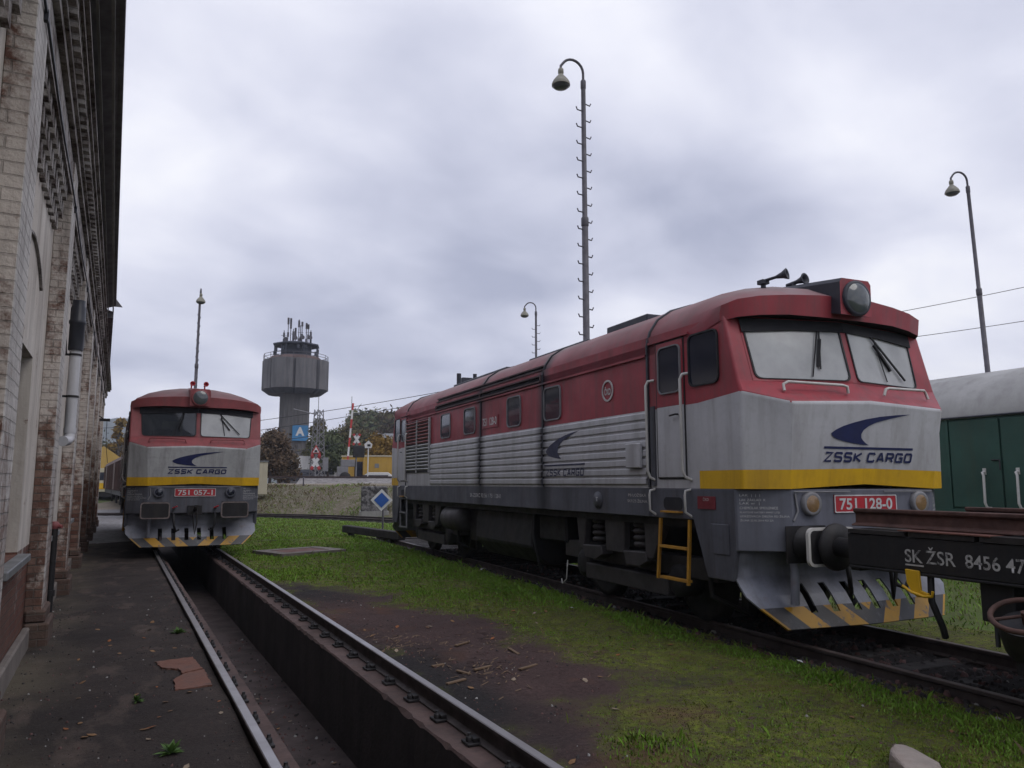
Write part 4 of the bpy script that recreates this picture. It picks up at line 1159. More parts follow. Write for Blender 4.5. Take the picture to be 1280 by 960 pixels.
        # ---- windscreens: two flat panes in a shallow V
        for s in (-1, 1):
            out = [Vector((q * 7.134, s * 1.235, 2.815)), Vector((q * 7.336, s * .045, 2.82)), Vector((q * 7.186, s * .045, 3.46)), Vector((q * 6.986, s * 1.28, 3.45))]
            ctr = sum(out, Vector()) / 4
            def rc(L, k, push=0.):
                # rounded corners
                o = []
                nrm = (L[1] - L[0]).cross(L[3] - L[0]).normalized(); nrm = nrm if nrm.x * q > 0 else -nrm
                for i in range(4):
                    p, a_, c_ = L[i], L[i - 1], L[(i + 1) % 4]
                    e1, e2 = (a_ - p).normalized() * k, (c_ - p).normalized() * k
                    for t in (0, .25, .5, .75, 1): o.append(p + e1 * (1 - t) ** 2 + e2 * t ** 2 + nrm * push)
                return o
            corner = [Vector((q * 7.14, s * 1.27, 2.79)), Vector((q * 7.34, 0, 2.80)), Vector((q * 7.185, 0, 3.47)), Vector((q * 6.985, s * 1.31, 3.46))]
            rr_o = []
            for i in range(4):
                for t in range(5): rr_o.append(corner[i])
            b = MB(); ins = rc([ctr + (p - ctr) * .985 for p in out], .09)
            o_ = []
            for i in range(4):
                p, a_, c_ = corner[i], corner[i - 1], corner[(i + 1) % 4]
                for t in (-2, -1, 0, 1, 2):
                    o_.append(p + ((a_ - p) if t < 0 else (c_ - p)) * (abs(t) * .03))
            b.ring(o_, ins, (q * .004, 0, 0)); b.build('windscreen_frame', red, root)
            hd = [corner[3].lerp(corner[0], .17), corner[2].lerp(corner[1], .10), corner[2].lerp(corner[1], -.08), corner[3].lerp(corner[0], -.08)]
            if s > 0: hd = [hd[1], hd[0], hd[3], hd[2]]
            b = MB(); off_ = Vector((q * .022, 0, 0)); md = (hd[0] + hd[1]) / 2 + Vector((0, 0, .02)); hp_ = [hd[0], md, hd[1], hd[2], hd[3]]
            b.add([p + off_ for p in hp_] + [p + off_ * .2 for p in hp_], [(0, 1, 2, 3, 4), (0, 5, 6, 1), (1, 6, 7, 2)]); b.build('visor_shade_strip', M['deep'], root)  # near-black strip paints the visor's shade along the top of the pane
            clear = old and s == -1
            ws = MB(); g_ = rc([ctr + (p - ctr) * .998 for p in out], .08, .001); ws.add(g_, [tuple(range(20))])
            wo_ = ws.build('windscreen', M['glass_clear' if clear else 'glass_milky'], root)
            b = MB(); b.ring(rc([ctr + (p - ctr) * 1.0 for p in out], .08, .004), rc([ctr + (p - ctr) * .968 for p in out], .08, .004), (q * .012, 0, 0)); b.build('gasket', M['gasket'], wo_)
            b = MB()
            if s < 0: tip, piv = (.42, 2.95), (.33, 3.40)
            else: tip, piv = (.98, 2.90), (.50, 3.40)
            def wp(y, z, o=.03):
                f_ = abs(y) / 1.25; zz_ = (z - 2.8) / .6
                return (q * ((7.34 - .2 * f_) * (1 - zz_) + (7.2 - .2 * f_) * zz_ + o), s * y, z)
            b.bar(wp(piv[0], piv[1]), wp(tip[0], tip[1]), .018, .018); b.bar(wp(piv[0] + .02, 3.30, .035), wp((piv[0] + tip[0]) / 2 + (.06 if s < 0 else 0), 2.98 if s < 0 else 3.0, .02), .034, .02)
            b.bar(wp(piv[0] + .03, piv[1], .035), wp(piv[0] + (.20 if s < 0 else .12), 2.86, .02), .012, .012)
            b.build('wiper', M['gasket'], wo_)
            # hand rail below the pane
            b = MB(); u1 = 7.30
            pts = [(q * 7.40, s * 1.08, 2.66), (q * 7.38, s * 1.07, 2.735), (q * 7.40, s * 1.02, 2.76), (q * 7.49, s * .35, 2.745), (q * 7.50, s * .29, 2.73), (q * 7.49, s * .27, 2.66)]
            b.tube(pts, .017, 7); b.build('hand_rail', M['red_old'] if old else M['white_tube'], root)
        # ---- headlight housing
        b = MB()
        hp = [(-.235, 3.56), (.235, 3.56), (.235, 3.93), (.20, 3.975), (-.20, 3.975), (-.235, 3.93)]
        n_ = len(hp)
        fr_ = [(q * (7.42 - (z - 3.56) * -.02), y, z) for y, z in hp]; bk_ = [(q * 6.25, y, max(z, 3.85) + (.14 if z > 3.8 else 0)) for y, z in hp]
        b.add(fr_ + bk_, [tuple(range(n_)) if q > 0 else tuple(range(n_ - 1, -1, -1))], 0)
        b.add(fr_ + bk_, [((k, n_ + k, n_ + (k + 1) % n_, (k + 1) % n_) if q > 0 else (k, (k + 1) % n_, n_ + (k + 1) % n_, n_ + k)) for k in range(n_)], 0 if old else 1)
        ho = b.build('headlight_housing', [red, M['frame_black']], root)
        b = MB(); b.lathe((q * 7.415, 0, 3.755), (q, 0, 0), [(0, .205), (.035, .205), (.045, .19), (.046, .17)], 28); b.build('headlight_rim', M['frame_black'] if not old else M['red_old'], ho)
        b = MB(); b.lathe((q * 7.45, 0, 3.755), (q, 0, 0), [(0, .185), (.025, .15), (.04, .08), (.045, 0)], 28); b.build('headlight_lens', M['lens'], ho)
    # ---- horns
    hm = M['frame_black'] if not old else M['plate_red']
    if old:
        for y in (-.18, .13):
            b = MB(); b.lathe((7.0, y, 4.12), (1, 0, 0), [(-.2, .018), (.1, .022), (.2, .042), (.26, .062), (.262, .045), (.2, .02)], 16); b.tube([(6.9, y, 4.10), (6.9, y, 3.98)], .02, 6); b.build('horn', hm, root)
    else:
        b = MB(); b.tube([(6.62, -.6, 4.0), (6.62, -.6, 4.09)], .03, 8); b.box((6.57, -.65, 4.05), (6.67, -.55, 4.10)); b.lathe((6.64, -.6, 4.09), (.62, .32, .10), [(-.04, .018), (.14, .018), (.22, .04), (.28, .07), (.282, .055), (.24, .025)], 16); b.build('horn', hm, root)
        b = MB(); b.lathe((6.60, -.16, 4.10), (.8, .1, .08), [(-.05, .025), (.1, .025), (.18, .045), (.22, .075), (.222, .055), (.18, .025)], 16); b.tube([(6.66, -.16, 4.10), (6.66, -.16, 4.0)], .025, 6); b.build('horn', hm, root)
    # ---- roof equipment
    b = MB()
    b.box((-4.6, -.62, 4.06), (-1.2, .62, 4.15)); b.box((-.2, -.55, 4.07), (2.2, .55, 4.16)); b.box((3.2, -.75, 4.0), (4.35, .45, 4.15)); b.box((3.05, -.35, 4.1), (3.5, .1, 4.17))
    b.tube([(-3.4, -.5, 4.1), (-3.4, -.5, 4.28)], .05, 8); b.box((-4.95, -.3, 4.08), (-4.85, .0, 4.4)); b.tube([(-4.4, -.55, 4.1), (-4.4, -.55, 4.42)], .06, 8)
    b.build('roof_hatch', M['frame_black'], root, .015)
    # ---- side emblem, numbers and lettering on both sides
    for s in (-1, 1):
        y = s * 1.503
        b = MB(); b.ring([(4.48 + x, y, 2.96 + z) for x, z in [(.150 * math.cos(t), .150 * math.sin(t)) for t in np.linspace(0, 2 * math.pi, 25)[:-1]]], [(4.48 + x, y, 2.96 + z) for x, z in [(.125 * math.cos(t), .125 * math.sin(t)) for t in np.linspace(0, 2 * math.pi, 25)[:-1]]], (0, s * .012, 0))
        em = b.build('round_badge', M['letter_dim'], root)
        text_part(em, 'lettering', 'ČKD', (4.48, y, 2.90), (-s, 0, 0), (0, 0, 1), .17, .12, M['letter_dim'], .03, 0, .005)
        xs = (-s, 0, 0)
        fz = M['letter_blue_faded']
        b = MB(); b.box((-.30, *sorted((y, y + s * .012))[:1], 2.735), (.50, sorted((y, y + s * .012))[1], 2.965)); bb = b.build('number_plate', M['plate_red'] if False else red, root)
        text_part(bb, 'lettering', number, (.10, y + s * .012, 2.78), xs, (0, 0, 1), .70, .15, M['letter_white'], .015, 0, .003)
        yr = s * 1.5265
        caps_part(root, 'ZSSK CARGO', (3.19, yr, 1.795), xs, (0, 0, 1), 1.25, .112, fz, .003)
        b = MB(); b.box((2.50, min(yr, yr + s * .004), 1.955), (3.84, max(yr, yr + s * .004), 1.98)); b.build('lettering_rule', fz, root)
        swoosh(root, 'emblem', (3.14 + s * .58, yr, 2.06), xs, (0, 0, 1), 1.12, .40, fz)
        text_part(root, 'lettering', 'SK-ZSSKC 92 56 1 751 128-0' if not old else 'SK-ZSSKC 92 56 1 751 057-1', (-.17, s * 1.502, 1.42), xs, (0, 0, 1), 1.6, .075, M['letter_white'], 0, 0, .004)
        for k, (tx, wd_) in enumerate((('PB LOŽISKÁ', .42), ('SKF/ZS ŽILINA', .46))): text_part(root, 'lettering', tx, (5.17 + (0 if s < 0 else .0), s * 1.502, 1.52 - k * .075), xs, (0, 0, 1), wd_, .045, M['letter_dim'], .0, 0, .004)
        for k, (tx, wd_, hh_) in enumerate((('LAK  |  |  |', .26, .03), ('LAK ZÁKLAD  K', .33, .03), ('LAK vr  |', .25, .03), ('CHEMOLAK SMOLENICE', .48, .026), ('PLASTOVÉ NÁTERY IMMIT LTD', .50, .022), ('UDRŽOVACIA DIELŇA RD ŽILINA', .62, .028), ('ŽILINA 22.05.2014 RD ZA', .42, .024))):
            # on the chamfer of the end box
            ca = Vector((7.07 + .02, s * (1.498 - .03), 1.545 - k * .042)); xd_ = Vector((.32, -s * .458, 0)).normalized()
            if s > 0: ca = ca + xd_ * .45; xd_ = -xd_
            text_part(root, 'lettering', tx, ca, xd_, (0, 0, 1), wd_ * .80, hh_, M['letter_white'], .0, 0, .004, 'L')
        text_part(root, 'lettering', 'T', (4.17, s * 1.523, 1.44), xs, (0, 0, 1), .06, .06, M['letter_white'], .02, 0, .002)
        text_part(root, 'lettering', '751 57-1' if False else 'ČKD  T 478', (6.59, s * 1.513, 1.45), xs, (0, 0, 1), .18, .05, M['letter_dim'], .0, 0, .003) if False else None
    # ---- bogies: hanger plates, springs, axle boxes, wheels
    for q in (1, -1):
        uc = 4.38 * q
        b = MB()
        for s in (-1, 1):
            y0, y1 = sorted((s * 1.28, s * 1.38))
            b.prism([(uc - 1.10, 1.27), (uc - .78, 1.27), (uc - .86, .74), (uc - 1.0, .74)], 1, y0, y1)
            b.prism([(uc - .27, 1.27), (uc + .27, 1.27), (uc + .24, .76), (uc - .22, .76)], 1, y0, y1)
            b.prism([(uc + .74, 1.27), (uc + 1.25, 1.27), (uc + .93, .74), (uc + .76, .74)], 1, y0, y1)
            for c_ in (-.6, .52): b.prism([(uc + c_ - .28, .80), (uc + c_ + .26, .82), (uc + c_ + .30, .70), (uc + c_ + .12, .62), (uc + c_ - .2, .62)], 1, *sorted((s * 1.22, s * 1.40)))
            b.box((uc - 1.9, min(s * .95, s * 1.15), .55), (uc + 1.9, max(s * .95, s * 1.15), .80))
            b.box((uc - 1.05, min(s * 1.0, s * 1.25), .30), (uc + 1.05, max(s * 1.0, s * 1.25), .52))
        bf = b.build('bogie_frame', M['bogie'], root, .012)
        for s in (-1, 1):
            for c_ in (-.62, .48):
                b = MB()
                for k in range(5): b.lathe((uc + c_, s * 1.22, .86 + k * .085), (0, 0, 1), [(0, .11), (.02, .13), (.045, .13), (.065, .11)], 14)
                b.lathe((uc + c_, s * 1.22, .84), (0, 0, 1), [(0, .06), (.44, .06)], 8); b.build('spring', M['bogie'], bf)
        for c_ in (-1.2, 1.2):
            b = MB()
            for s in (-1, 1):
                b.lathe((uc + c_, s * .68, .5), (0, s, 0), [(0, .53), (.03, .53), (.035, .50), (.14, .50), (.142, .42), (.10, .36), (.10, .16), (.16, .13), (.16, 0)], 32)
                b.lathe((uc + c_, s * .95, .5), (0, s, 0), [(0, .2), (.25, .2), (.28, .14), (.28, 0)], 16)
            b.tube([(uc + c_, -.7, .5), (uc + c_, .7, .5)], .09, 10)
            b.build('wheelset', M['black'], bf)
        for s in (-1, 1):
            b = MB()
            for c_ in (-1.95, -.1, 1.95): b.box((uc + c_ - .06, s * .75 - .06, .22), (uc + c_ + .06, s * .75 + .06, .70)); 
            b.tube([(uc + 1.75, s * 1.15, .75), (uc + 1.85, s * 1.2, .4), (uc + 2.0, s * .8, .2)], .03, 6); b.box((uc - 1.95, s * .75 - .03, .42), (uc + 1.95, s * .75 + .03, .48))
            b.build('brake_gear', M['black'], bf)
    # ---- underframe, fuel tank, air reservoirs
    b = MB(); b.box((-6.9, -1.40, 1.18), (6.9, 1.40, 1.60)); b.box((-6.6, -.7, .85), (6.6, .7, 1.18)); b.build('underframe', M['black'], root)
    b = MB(); b.prism([(-1.25, 1.18), (1.25, 1.18), (1.3, .6), (1.0, .30), (-1.0, .30), (-1.3, .6)], 0, -1.2, 1.5)
    b.box((1.6, -1.2, .75), (2.6, 1.2, 1.17)); b.box((-1.9, -1.15, .5), (-1.3, 1.15, 1.17)); b.build('fuel_tank', M['black'], root, .03)
    for s in (-1, 1):
        for k, y in enumerate((1.24, .82)):
            b = MB(); b.lathe((-2.95 + .12 * k, s * y, .93), (1, 0, 0), [(-.06, 0), (-.04, .14), (0, .23), (.05, .26), (1.0, .26), (1.05, .23), (1.09, .14), (1.11, 0)], 20)
            b.build('air_reservoir', M['bogie'], root)
    b = MB(); b.tube([(1.65, -1.3, 1.2), (1.68, -1.34, .8), (1.8, -1.32, .45), (1.7, -1.2, .2)], .018, 6); b.build('hanging_pipe', M['gasket'], root)
    b = MB(); b.tube([(2.75, -1.25, .5), (2.8, -1.3, .22), (2.70, -1.32, .14), (2.60, -1.28, .20)], .009, 6); b.build('pipe_end', M['white_tube'], root)
    return root
M['slat'] = paint('sooty intake slats', (.07, .035, .038), .6, .2, 3, (.03, .025, .025), .6)
M['beam_grey'] = paint('dusty blue grey end panel paint', (.115, .12, .148), .5, .15, 2, (.045, .042, .045), .5, chips=.4)
M['plate_dim'] = paint('dull red maker plate', (.17, .018, .026), .5, .15, 8, (.06, .02, .02), .5)
M['cab_wall'] = paint('grey cab wall', (.20, .21, .21), .7, .1, 2, damt=.2)
M['frame_black'] = paint('blackened blue paint', (.022, .024, .036), .5, .2, 3, (.04, .035, .035), .4)
M['buffer_worn'] = paint('scuffed buffer edge', (.16, .13, .125), .6, .3, 12, (.04, .03, .03), .6, rust=.6, streak=False)

def lframe(s, t):
    return (DV[0] * s + NV[0] * t, DV[1] * s + NV[1] * t, 0)
RZ = math.atan2(-DV[1], -DV[0])
loco('locomotive', lframe(13.65, TC), RZ, 'long red and silver diesel locomotive coupled to the flat wagon, number 751 128-0', '751 128-0', False, True)
loco('locomotive', (1.70, 20.0 + 7.5, 0), R(-90), 'grimy red and silver locomotive over the pit beside the brick shed, number 751 057-1', '751 057-1', True, False)

def stencil_mat():
    b = NB('worn stencil paint'); c = b.mix(b.mapr(b.noise(16, 6, .75), .48, .62, 0, .9), (.40, .39, .38), (.03, .028, .03)); return b.fin(c, .7)
M['stencil'] = stencil_mat()
# ---------------------------------------------------------------- flat wagon carrying rails, coupled in front of the big locomotive
fw_ = empty('flat_wagon', lframe(13.65 - 13.4, TC), RZ, 'low black flat wagon with a white stencilled number, coupled to the big locomotive', 'wagon')
x0, x1 = 8.39 - 13.4, 5.0
b = MB()
for s in (-1, 1):
    y = s * 1.35; ya, yb2 = sorted((y, y - s * .03))
    b.box((x0, ya, .97), (x1, yb2, 1.235)); 
    for z in (.955, 1.235): b.box((x0, min(y, y - s * .12), z - .012), (x1, max(y, y - s * .12), z + .012))
b.box((x0, -1.33, .92), (x0 + .1, 1.33, 1.25)); b.box((x0 + .1, -1.3, 1.19), (x1, 1.3, 1.222)); b.box((x0 + .1, -.4, .85), (x1, .4, 1.1)); b.box((x1 - .1, -1.33, .92), (x1, 1.33, 1.25))
b.build('frame', M['wagon_black'] if 'wagon_black' in M else M['black'], fw_, .006)
b = MB()
for k in range(16): b.box((x0 + .02 + k * .62, -1.36, 1.25), (x0 + .60 + k * .62, 1.36, 1.285 + .006 * (k % 3)))
b.build('deck', M['wood'], fw_)
b = MB(); b.box((x0 + .55, -1.37, 1.292), (x0 + 1.35, -.95, 1.302)); b.build('deck_plate', M['rust_bright'], fw_)
for s in (-1, 1):
    b = MB(); b.lathe((x0 - .001, s * .875, 1.06), (-1, 0, 0), [(0, .17), (.03, .17), (.032, .13), (.34, .12), (.36, .10), (.56, .10)], 16)
    bo = b.build('buffer', M['black'], fw_)
    b = MB(); b.lathe((x0 - .55, s * .875, 1.06), (-1, 0, 0), [(0, .12), (.01, .225), (.045, .235), (.055, .225), (.075, .12), (.078, 0)], 24); b.build('buffer_head', M['black'], bo)
for xa in (10.75 - 13.4, 3.3):
    b = MB()
    for s in (-1, 1): b.lathe((xa, s * .68, .46), (0, s, 0), [(0, .49), (.03, .49), (.035, .46), (.14, .46), (.142, .39), (.10, .33), (.10, .15), (.16, .12), (.16, 0)], 28)
    b.tube([(xa, -.7, .46), (xa, .7, .46)], .08, 10); b.build('wheelset', M['black'], fw_)
    b = MB()
    for s in (-1, 1):
        b.prism([(xa - .62, .95), (xa + .62, .95), (xa + .24, .34), (xa - .24, .34)], 1, *sorted((s * 1.0, s * 1.04))); b.box((xa - .15, min(s * 1.0, s * 1.22), .36), (xa + .15, max(s * 1.0, s * 1.22), .62))
        for k in range(5): b.box((xa - .62 + k * .07, min(s * 1.06, s * 1.18), .66 + k * .02), (xa + .62 - k * .07, max(s * 1.06, s * 1.18), .677 + k * .02))
    b.build('axle_guard', M['black'], fw_)
text_part(fw_, 'lettering', 'SK', (8.985 - 13.4, -1.351, 1.045), (1, 0, 0), (0, 0, 1), .165, .105, M['stencil'], .012, 0, .004, 'L')
b = MB(); b.box((8.985 - 13.4, -1.356, 1.018), (9.155 - 13.4, -1.352, 1.030)); b.build('lettering_rule', M['letter_dim'], fw_)
text_part(fw_, 'lettering', 'ŽSR', (9.18 - 13.4, -1.351, 1.045), (1, 0, 0), (0, 0, 1), .26, .135, M['stencil'], .008, 0, .004, 'L')
text_part(fw_, 'lettering', '8456 4717', (9.52 - 13.4, -1.351, 1.045), (1, 0, 0), (0, 0, 1), .60, .105, M['stencil'], .012, 0, .004, 'L')
# yellow lever flag on the side sill, hanging hose, pegs and hand brake
b = MB(); b.prism([(9.00, .99), (9.125, .985), (9.135, .83), (9.20, .815), (9.205, .785), (9.10, .775), (9.06, .80), (9.01, .88)], 1, -1.385, -1.36); b.tube([(8.96, -1.37, .85), (9.05, -1.385, .81), (9.18, -1.40, .79), (9.25, -1.40, .80), (9.26, -1.40, .84)], .013, 6)
b.v = [(x - 13.4, y, z) for x, y, z in b.v]; b.build('lever', M['yellow'], fw_, .003)
b = MB(); b.tube([(9.17 - 13.4, -1.30, .95), (9.18 - 13.4, -1.32, .75), (9.23 - 13.4, -1.28, .56), (9.22 - 13.4, -1.24, .47)], .026, 8); b.build('hose', M['gasket'], fw_)
b = MB()
for x in (9.66, 9.74): b.tube([(x - 13.4, -1.25, .95), (x - 13.4, -1.25, .48)], .02, 6)
b.box((9.58 - 13.4, -1.30, .66), (9.84 - 13.4, -1.05, .97)); b.build('brake_bracket', M['black'], fw_, .01)
hb = MB(); ring_pts = []
hc_ = Vector((10.12 - 13.4, -1.62, .80)); ax_ = Vector((.18, -.42, 1)).normalized(); e1_ = ax_.cross(Vector((1, 0, 0))).normalized(); e2_ = ax_.cross(e1_)
ring_pts = [hc_ + (e1_ * math.cos(t) + e2_ * math.sin(t)) * .20 for t in np.linspace(0, 2 * math.pi, 29)]
hb.tube(ring_pts, .019, 8, cap=False)
for t in (.3, 2.4, 4.5): hb.tube([hc_, hc_ + (e1_ * math.cos(t) + e2_ * math.sin(t)) * .2], .012, 6)
hb.tube([hc_ + ax_ * .03, hc_ - ax_ * .35], .022, 6); hw = hb.build('brake_wheel', M['rust'], fw_)
b = MB(); b.lathe(hc_ - ax_ * .06, -ax_, [(0, .16), (.05, .17), (.2, .15), (.3, .08), (.42, .06)], 18); b.box((hc_.x - .08, -1.62, .40), (hc_.x + .08, -1.2, .62)); b.build('brake_column', M['black'], fw_)
# the load: two rusty rails lying on the deck (each could be lifted off)
RBIG = [(q0 * 1.05, q1 * 1.05) for q0, q1 in RAIL]
for k, (y, xs_, xe_, lab) in enumerate(((-1.13, 8.33, 17.5, 'rusty rail lying along the near edge of the flat wagon'), (.35, 8.5, 9.75, 'short rusty rail end lying on the far side of the flat wagon deck'))):
    b = MB(); n_ = len(RBIG)
    vs = [(xs_ - 13.4, q0, q1) for q0, q1 in RBIG] + [(xe_ - 13.4, q0, q1) for q0, q1 in RBIG]
    b.add(vs, [(i, (i + 1) % n_, n_ + (i + 1) % n_, n_ + i) for i in range(n_)] + [tuple(range(n_ - 1, -1, -1)), tuple(range(n_, 2 * n_))])
    o = b.build('loose_rail', M['rust'], None, .004)
    for p in o.data.polygons:
        if p.index in (6, 7, 8): p.material_index = 0
    T = Matrix.Translation(Vector(lframe(13.65 - 13.4, TC))) @ Matrix.Rotation(RZ, 4, 'Z') @ Matrix.Translation((0, y, 1.305 + .158)) @ Matrix.Rotation(R(.4 if k == 0 else 3), 4, 'Z')
    o.matrix_world = T; tag(o, lab, 'rail', 'rails carried by the flat wagon')

# ================================================================ OTHER VEHICLES
# green covered wagon on the next track
gx0 = 13.65 - 11.6
gw = empty('covered_wagon', lframe(6.4, GT), RZ, 'dark green covered wagon with a pale curved roof, behind the flat wagon', 'wagon')
b = MB(); b.box((-7.6, -1.42, 1.15), (7.6, 1.42, 3.06))
b.build('body', M['green'], gw, .01)
b = MB()
arc = [(-1.47, 3.03), (-1.47, 3.09), (-1.36, 3.42), (-1.12, 3.72), (-.8, 3.94), (-.4, 4.08), (0, 4.12)]
arc = arc + [(-y, z) for y, z in arc[-2::-1]]
b.prism([(y, z) for y, z in arc][::-1], 0, -7.68, 7.68); ro = b.build('roof', M['wagon_roof'], gw)
for p in ro.data.polygons: p.use_smooth = len(p.vertices) == 4
b = MB(); b.tube([(-7.7, -1.48, 3.05), (7.7, -1.48, 3.05)], .02, 6); b.tube([(-7.7, 1.48, 3.05), (7.7, 1.48, 3.05)], .02, 6); b.build('rain_strip', M['frame_black'], gw)
def gu(s): return 6.4 - s          # along the track -> wagon x
for a_, c_ in ((11.25, 9.02),):
    for (d0_, d1_) in ((gu(11.25), gu(10.18)), (gu(10.14), gu(9.05))):
        b = MB(); b.box((d0_, -1.465, 1.20), (d1_, -1.422, 2.98)); dd = b.build('door', M['green'], gw, .008)
    for s_ in (10.51, 9.83):
        b = MB(); x = gu(s_); b.tube([(x - .02, -1.47, 1.92), (x - .02, -1.54, 1.90), (x + .01, -1.55, 1.84), (x + .0, -1.55, 1.30), (x + .03, -1.54, 1.20), (x + .05, -1.47, 1.17)], .026, 7); b.box((x - .055, -1.48, 1.86), (x + .015, -1.465, 1.99)); b.box((x, -1.48, 1.12), (x + .08, -1.465, 1.22)); b.build('grab_rail', M['white_tube'], gw)
    b = MB(); b.tube([(gu(10.36), -1.47, 2.15), (gu(10.18), -1.50, 2.15), (gu(10.18), -1.50, 1.95)], .016, 6); b.build('door_latch', M['black'], gw)
b = MB()
for x in [gu(s) for s in (12.6, 11.32, 9.0, 7.7, 6.4)]: b.box((x - .03, -1.455, 1.16), (x + .03, -1.421, 3.02))
b.box((-7.6, -1.46, 1.05), (7.6, 1.46, 1.16)); b.build('stanchions', M['green'], gw)
b = MB(); b.box((-7.6, -1.1, .9), (7.6, 1.1, 1.05)); b.build('underframe', M['black'], gw)
for xa in (-4.6, 4.6):
    b = MB()
    for s in (-1, 1): b.lathe((xa, s * .68, .48), (0, s, 0), [(0, .5), (.03, .5), (.035, .47), (.14, .47), (.142, .15), (.16, .12), (.16, 0)], 24)
    b.tube([(xa, -.7, .48), (xa, .7, .48)], .08, 8); b.build('wheelset', M['black'], gw)

# brown wagons on the curve behind the grimy locomotive
PA, PB = at_d(166, 554, 40), at_d(131, 584, 72)
dv = Vector((PB.x - PA.x, PB.y - PA.y, 0)); Lw = dv.length; dv.normalize()
M['graffiti'] = far_mat('sun bleached patches', (.10, .045, .035), (.065, .04, .035), (.12, .06, .055), 2.2)
def boxwagon(loc, rz, label):
    r = empty('goods_wagon', loc, rz, label, 'wagon', 'brown goods wagons behind the grimy locomotive')
    b = MB(); b.box((-6.6, -1.4, 1.2), (6.6, 1.4, 3.2)); b.build('body', M['graffiti'], r, .01)
    b = MB(); a2 = [(-1.45, 3.2), (-1.3, 3.5), (-.8, 3.7), (0, 3.78), (.8, 3.7), (1.3, 3.5), (1.45, 3.2)]; b.prism(a2[::-1], 0, -6.7, 6.7); b.build('roof', M['brown'], r)
    b = MB()
    for k in range(-6, 7):
        for s in (-1, 1): b.box((k * 1.08 - .05, s * 1.43 - .03, 1.2), (k * 1.08 + .05, s * 1.43 + .03, 3.2))
    b.build('stanchions', M['brown'], r)
    b = MB()
    for s in (-1, 1): b.box((-1.1, s * 1.47 - .02, 1.25), (1.1, s * 1.47 + .02, 3.15))
    b.build('door', M['brown'], r)
    b = MB(); b.box((-6.6, -1.3, .85), (6.6, 1.3, 1.2)); b.tube([(-5.5, -1.35, 1.0), (5.5, -1.35, 1.0)], .16, 8); b.build('underframe', M['black'], r)
    for x in (-4, 4):
        b = MB()
        for s in (-1, 1): b.lathe((x, s * .68, .48), (0, s, 0), [(0, .48), (.14, .46), (.16, 0)], 18)
        b.tube([(x, -.7, .48), (x, .7, .48)], .08, 8); b.build('wheelset', M['black'], r)
    return r
ang = math.atan2(dv.y, dv.x); nrm_ = Vector((dv.y, -dv.x, 0))
base_w = None
for k, lab in enumerate(('brown goods wagon nearest behind the grimy locomotive', 'second brown goods wagon behind the grimy locomotive', 'farthest brown goods wagon of the row, beside the shed end')):
    c = Vector((PA.x, PA.y, 0)) + dv * (5.0 + k * 13.9) + nrm_ * 1.5
    if base_w is None: o = base_w = boxwagon((c.x, c.y, .0), ang, lab)
    else: o = copy_tree(base_w); o.location = (c.x, c.y, 0); o['label'] = lab
    # side that faces the shed lies on the line seen in the photograph

# ================================================================ LAMP POSTS
def lamp_post(loc, h, label, lean=(0, 0), arm=(-1, 0), rungs=True, double=False):
    r = empty('lamp_post', loc, 0, label, 'lamp post', 'tall yard lamp posts with climbing hooks')
    r.rotation_euler = (lean[1], lean[0], math.atan2(arm[1], arm[0]))
    b = MB(); b.tube([(0, 0, -.2), (0, 0, h * .34), (0, 0, h * .341), (0, 0, h * .66), (0, 0, h * .661), (0, 0, h - .55)], [.105, .10, .085, .08, .066, .058], 12)
    for z, rr_ in ((h * .34, .115), (h * .66, .095), (h - .62, .07)): b.lathe((0, 0, z - .12), (0, 0, 1), [(0, rr_ - .01), (.02, rr_), (.22, rr_), (.25, rr_ - .02)], 12)
    b.build('pole', M['pole'], r)
    b = MB()
    pts = [(0, 0, h - .6)] + [(.31 - .31 * math.cos(t), 0, h - .31 + .31 * math.sin(t)) for t in np.linspace(0, math.pi * .78, 9)]
    e = Vector(pts[-1]); pts += [(e.x + .10, 0, e.z - .13), (e.x + .10, 0, e.z - .24)]
    b.tube(pts, .034, 8); b.build('arm', M['pole'], r)
    x, z = pts[-1][0], pts[-1][2]
    b = MB(); b.lathe((x, 0, z + .04), (0, 0, -1), [(0, .045), (.03, .07), (.13, .075), (.15, .055), (.19, .075), (.24, .12), (.34, .20), (.42, .235), (.47, .235)], 18)
    sh = b.build('lamp_shade', M['lamp_shell'], r)
    b = MB(); b.lathe((x, 0, z - .425), (0, 0, -1), [(0, .215), (.05, .19), (.09, .12), (.105, 0)], 18); b.build('lamp_glass', M['lens'], sh)
    if rungs:
        b = MB(); k = 0; z = 1.6
        while z < h - 1.1:
            s = 1 if k % 2 else -1
            a = R(14)
            ux, uy = math.cos(a) * s, math.sin(a) * s
            b.tube([(0, 0, z), (ux * .22, uy * .22, z - .01), (ux * .255, uy * .255, z + .06)], .017, 5); z += .225; k += 1
        b.build('climbing_hooks', M['pole'], r)
    return r
lamp_post((10.14, 15.82, -.1), 12.62, 'tall lamp post with climbing hooks rising behind the middle of the long locomotive', arm=(-.9, .05))
lamp_post((20.5, 37.2, -.1), 11.9, 'small distant lamp post just left of the nearer hooked post', arm=(-.9, .3))
lamp_post((26.17, 15.52, -.1), 12.55, 'leaning lamp post without hooks rising behind the green wagon', lean=(R(1.9), 0), arm=(-.9, .25), rungs=False)
lamp_post((3.35, 42.8, -.1), 11.9, 'lamp post behind the grimy locomotive on the pit', arm=(-.02, -1), lean=(0, 0))

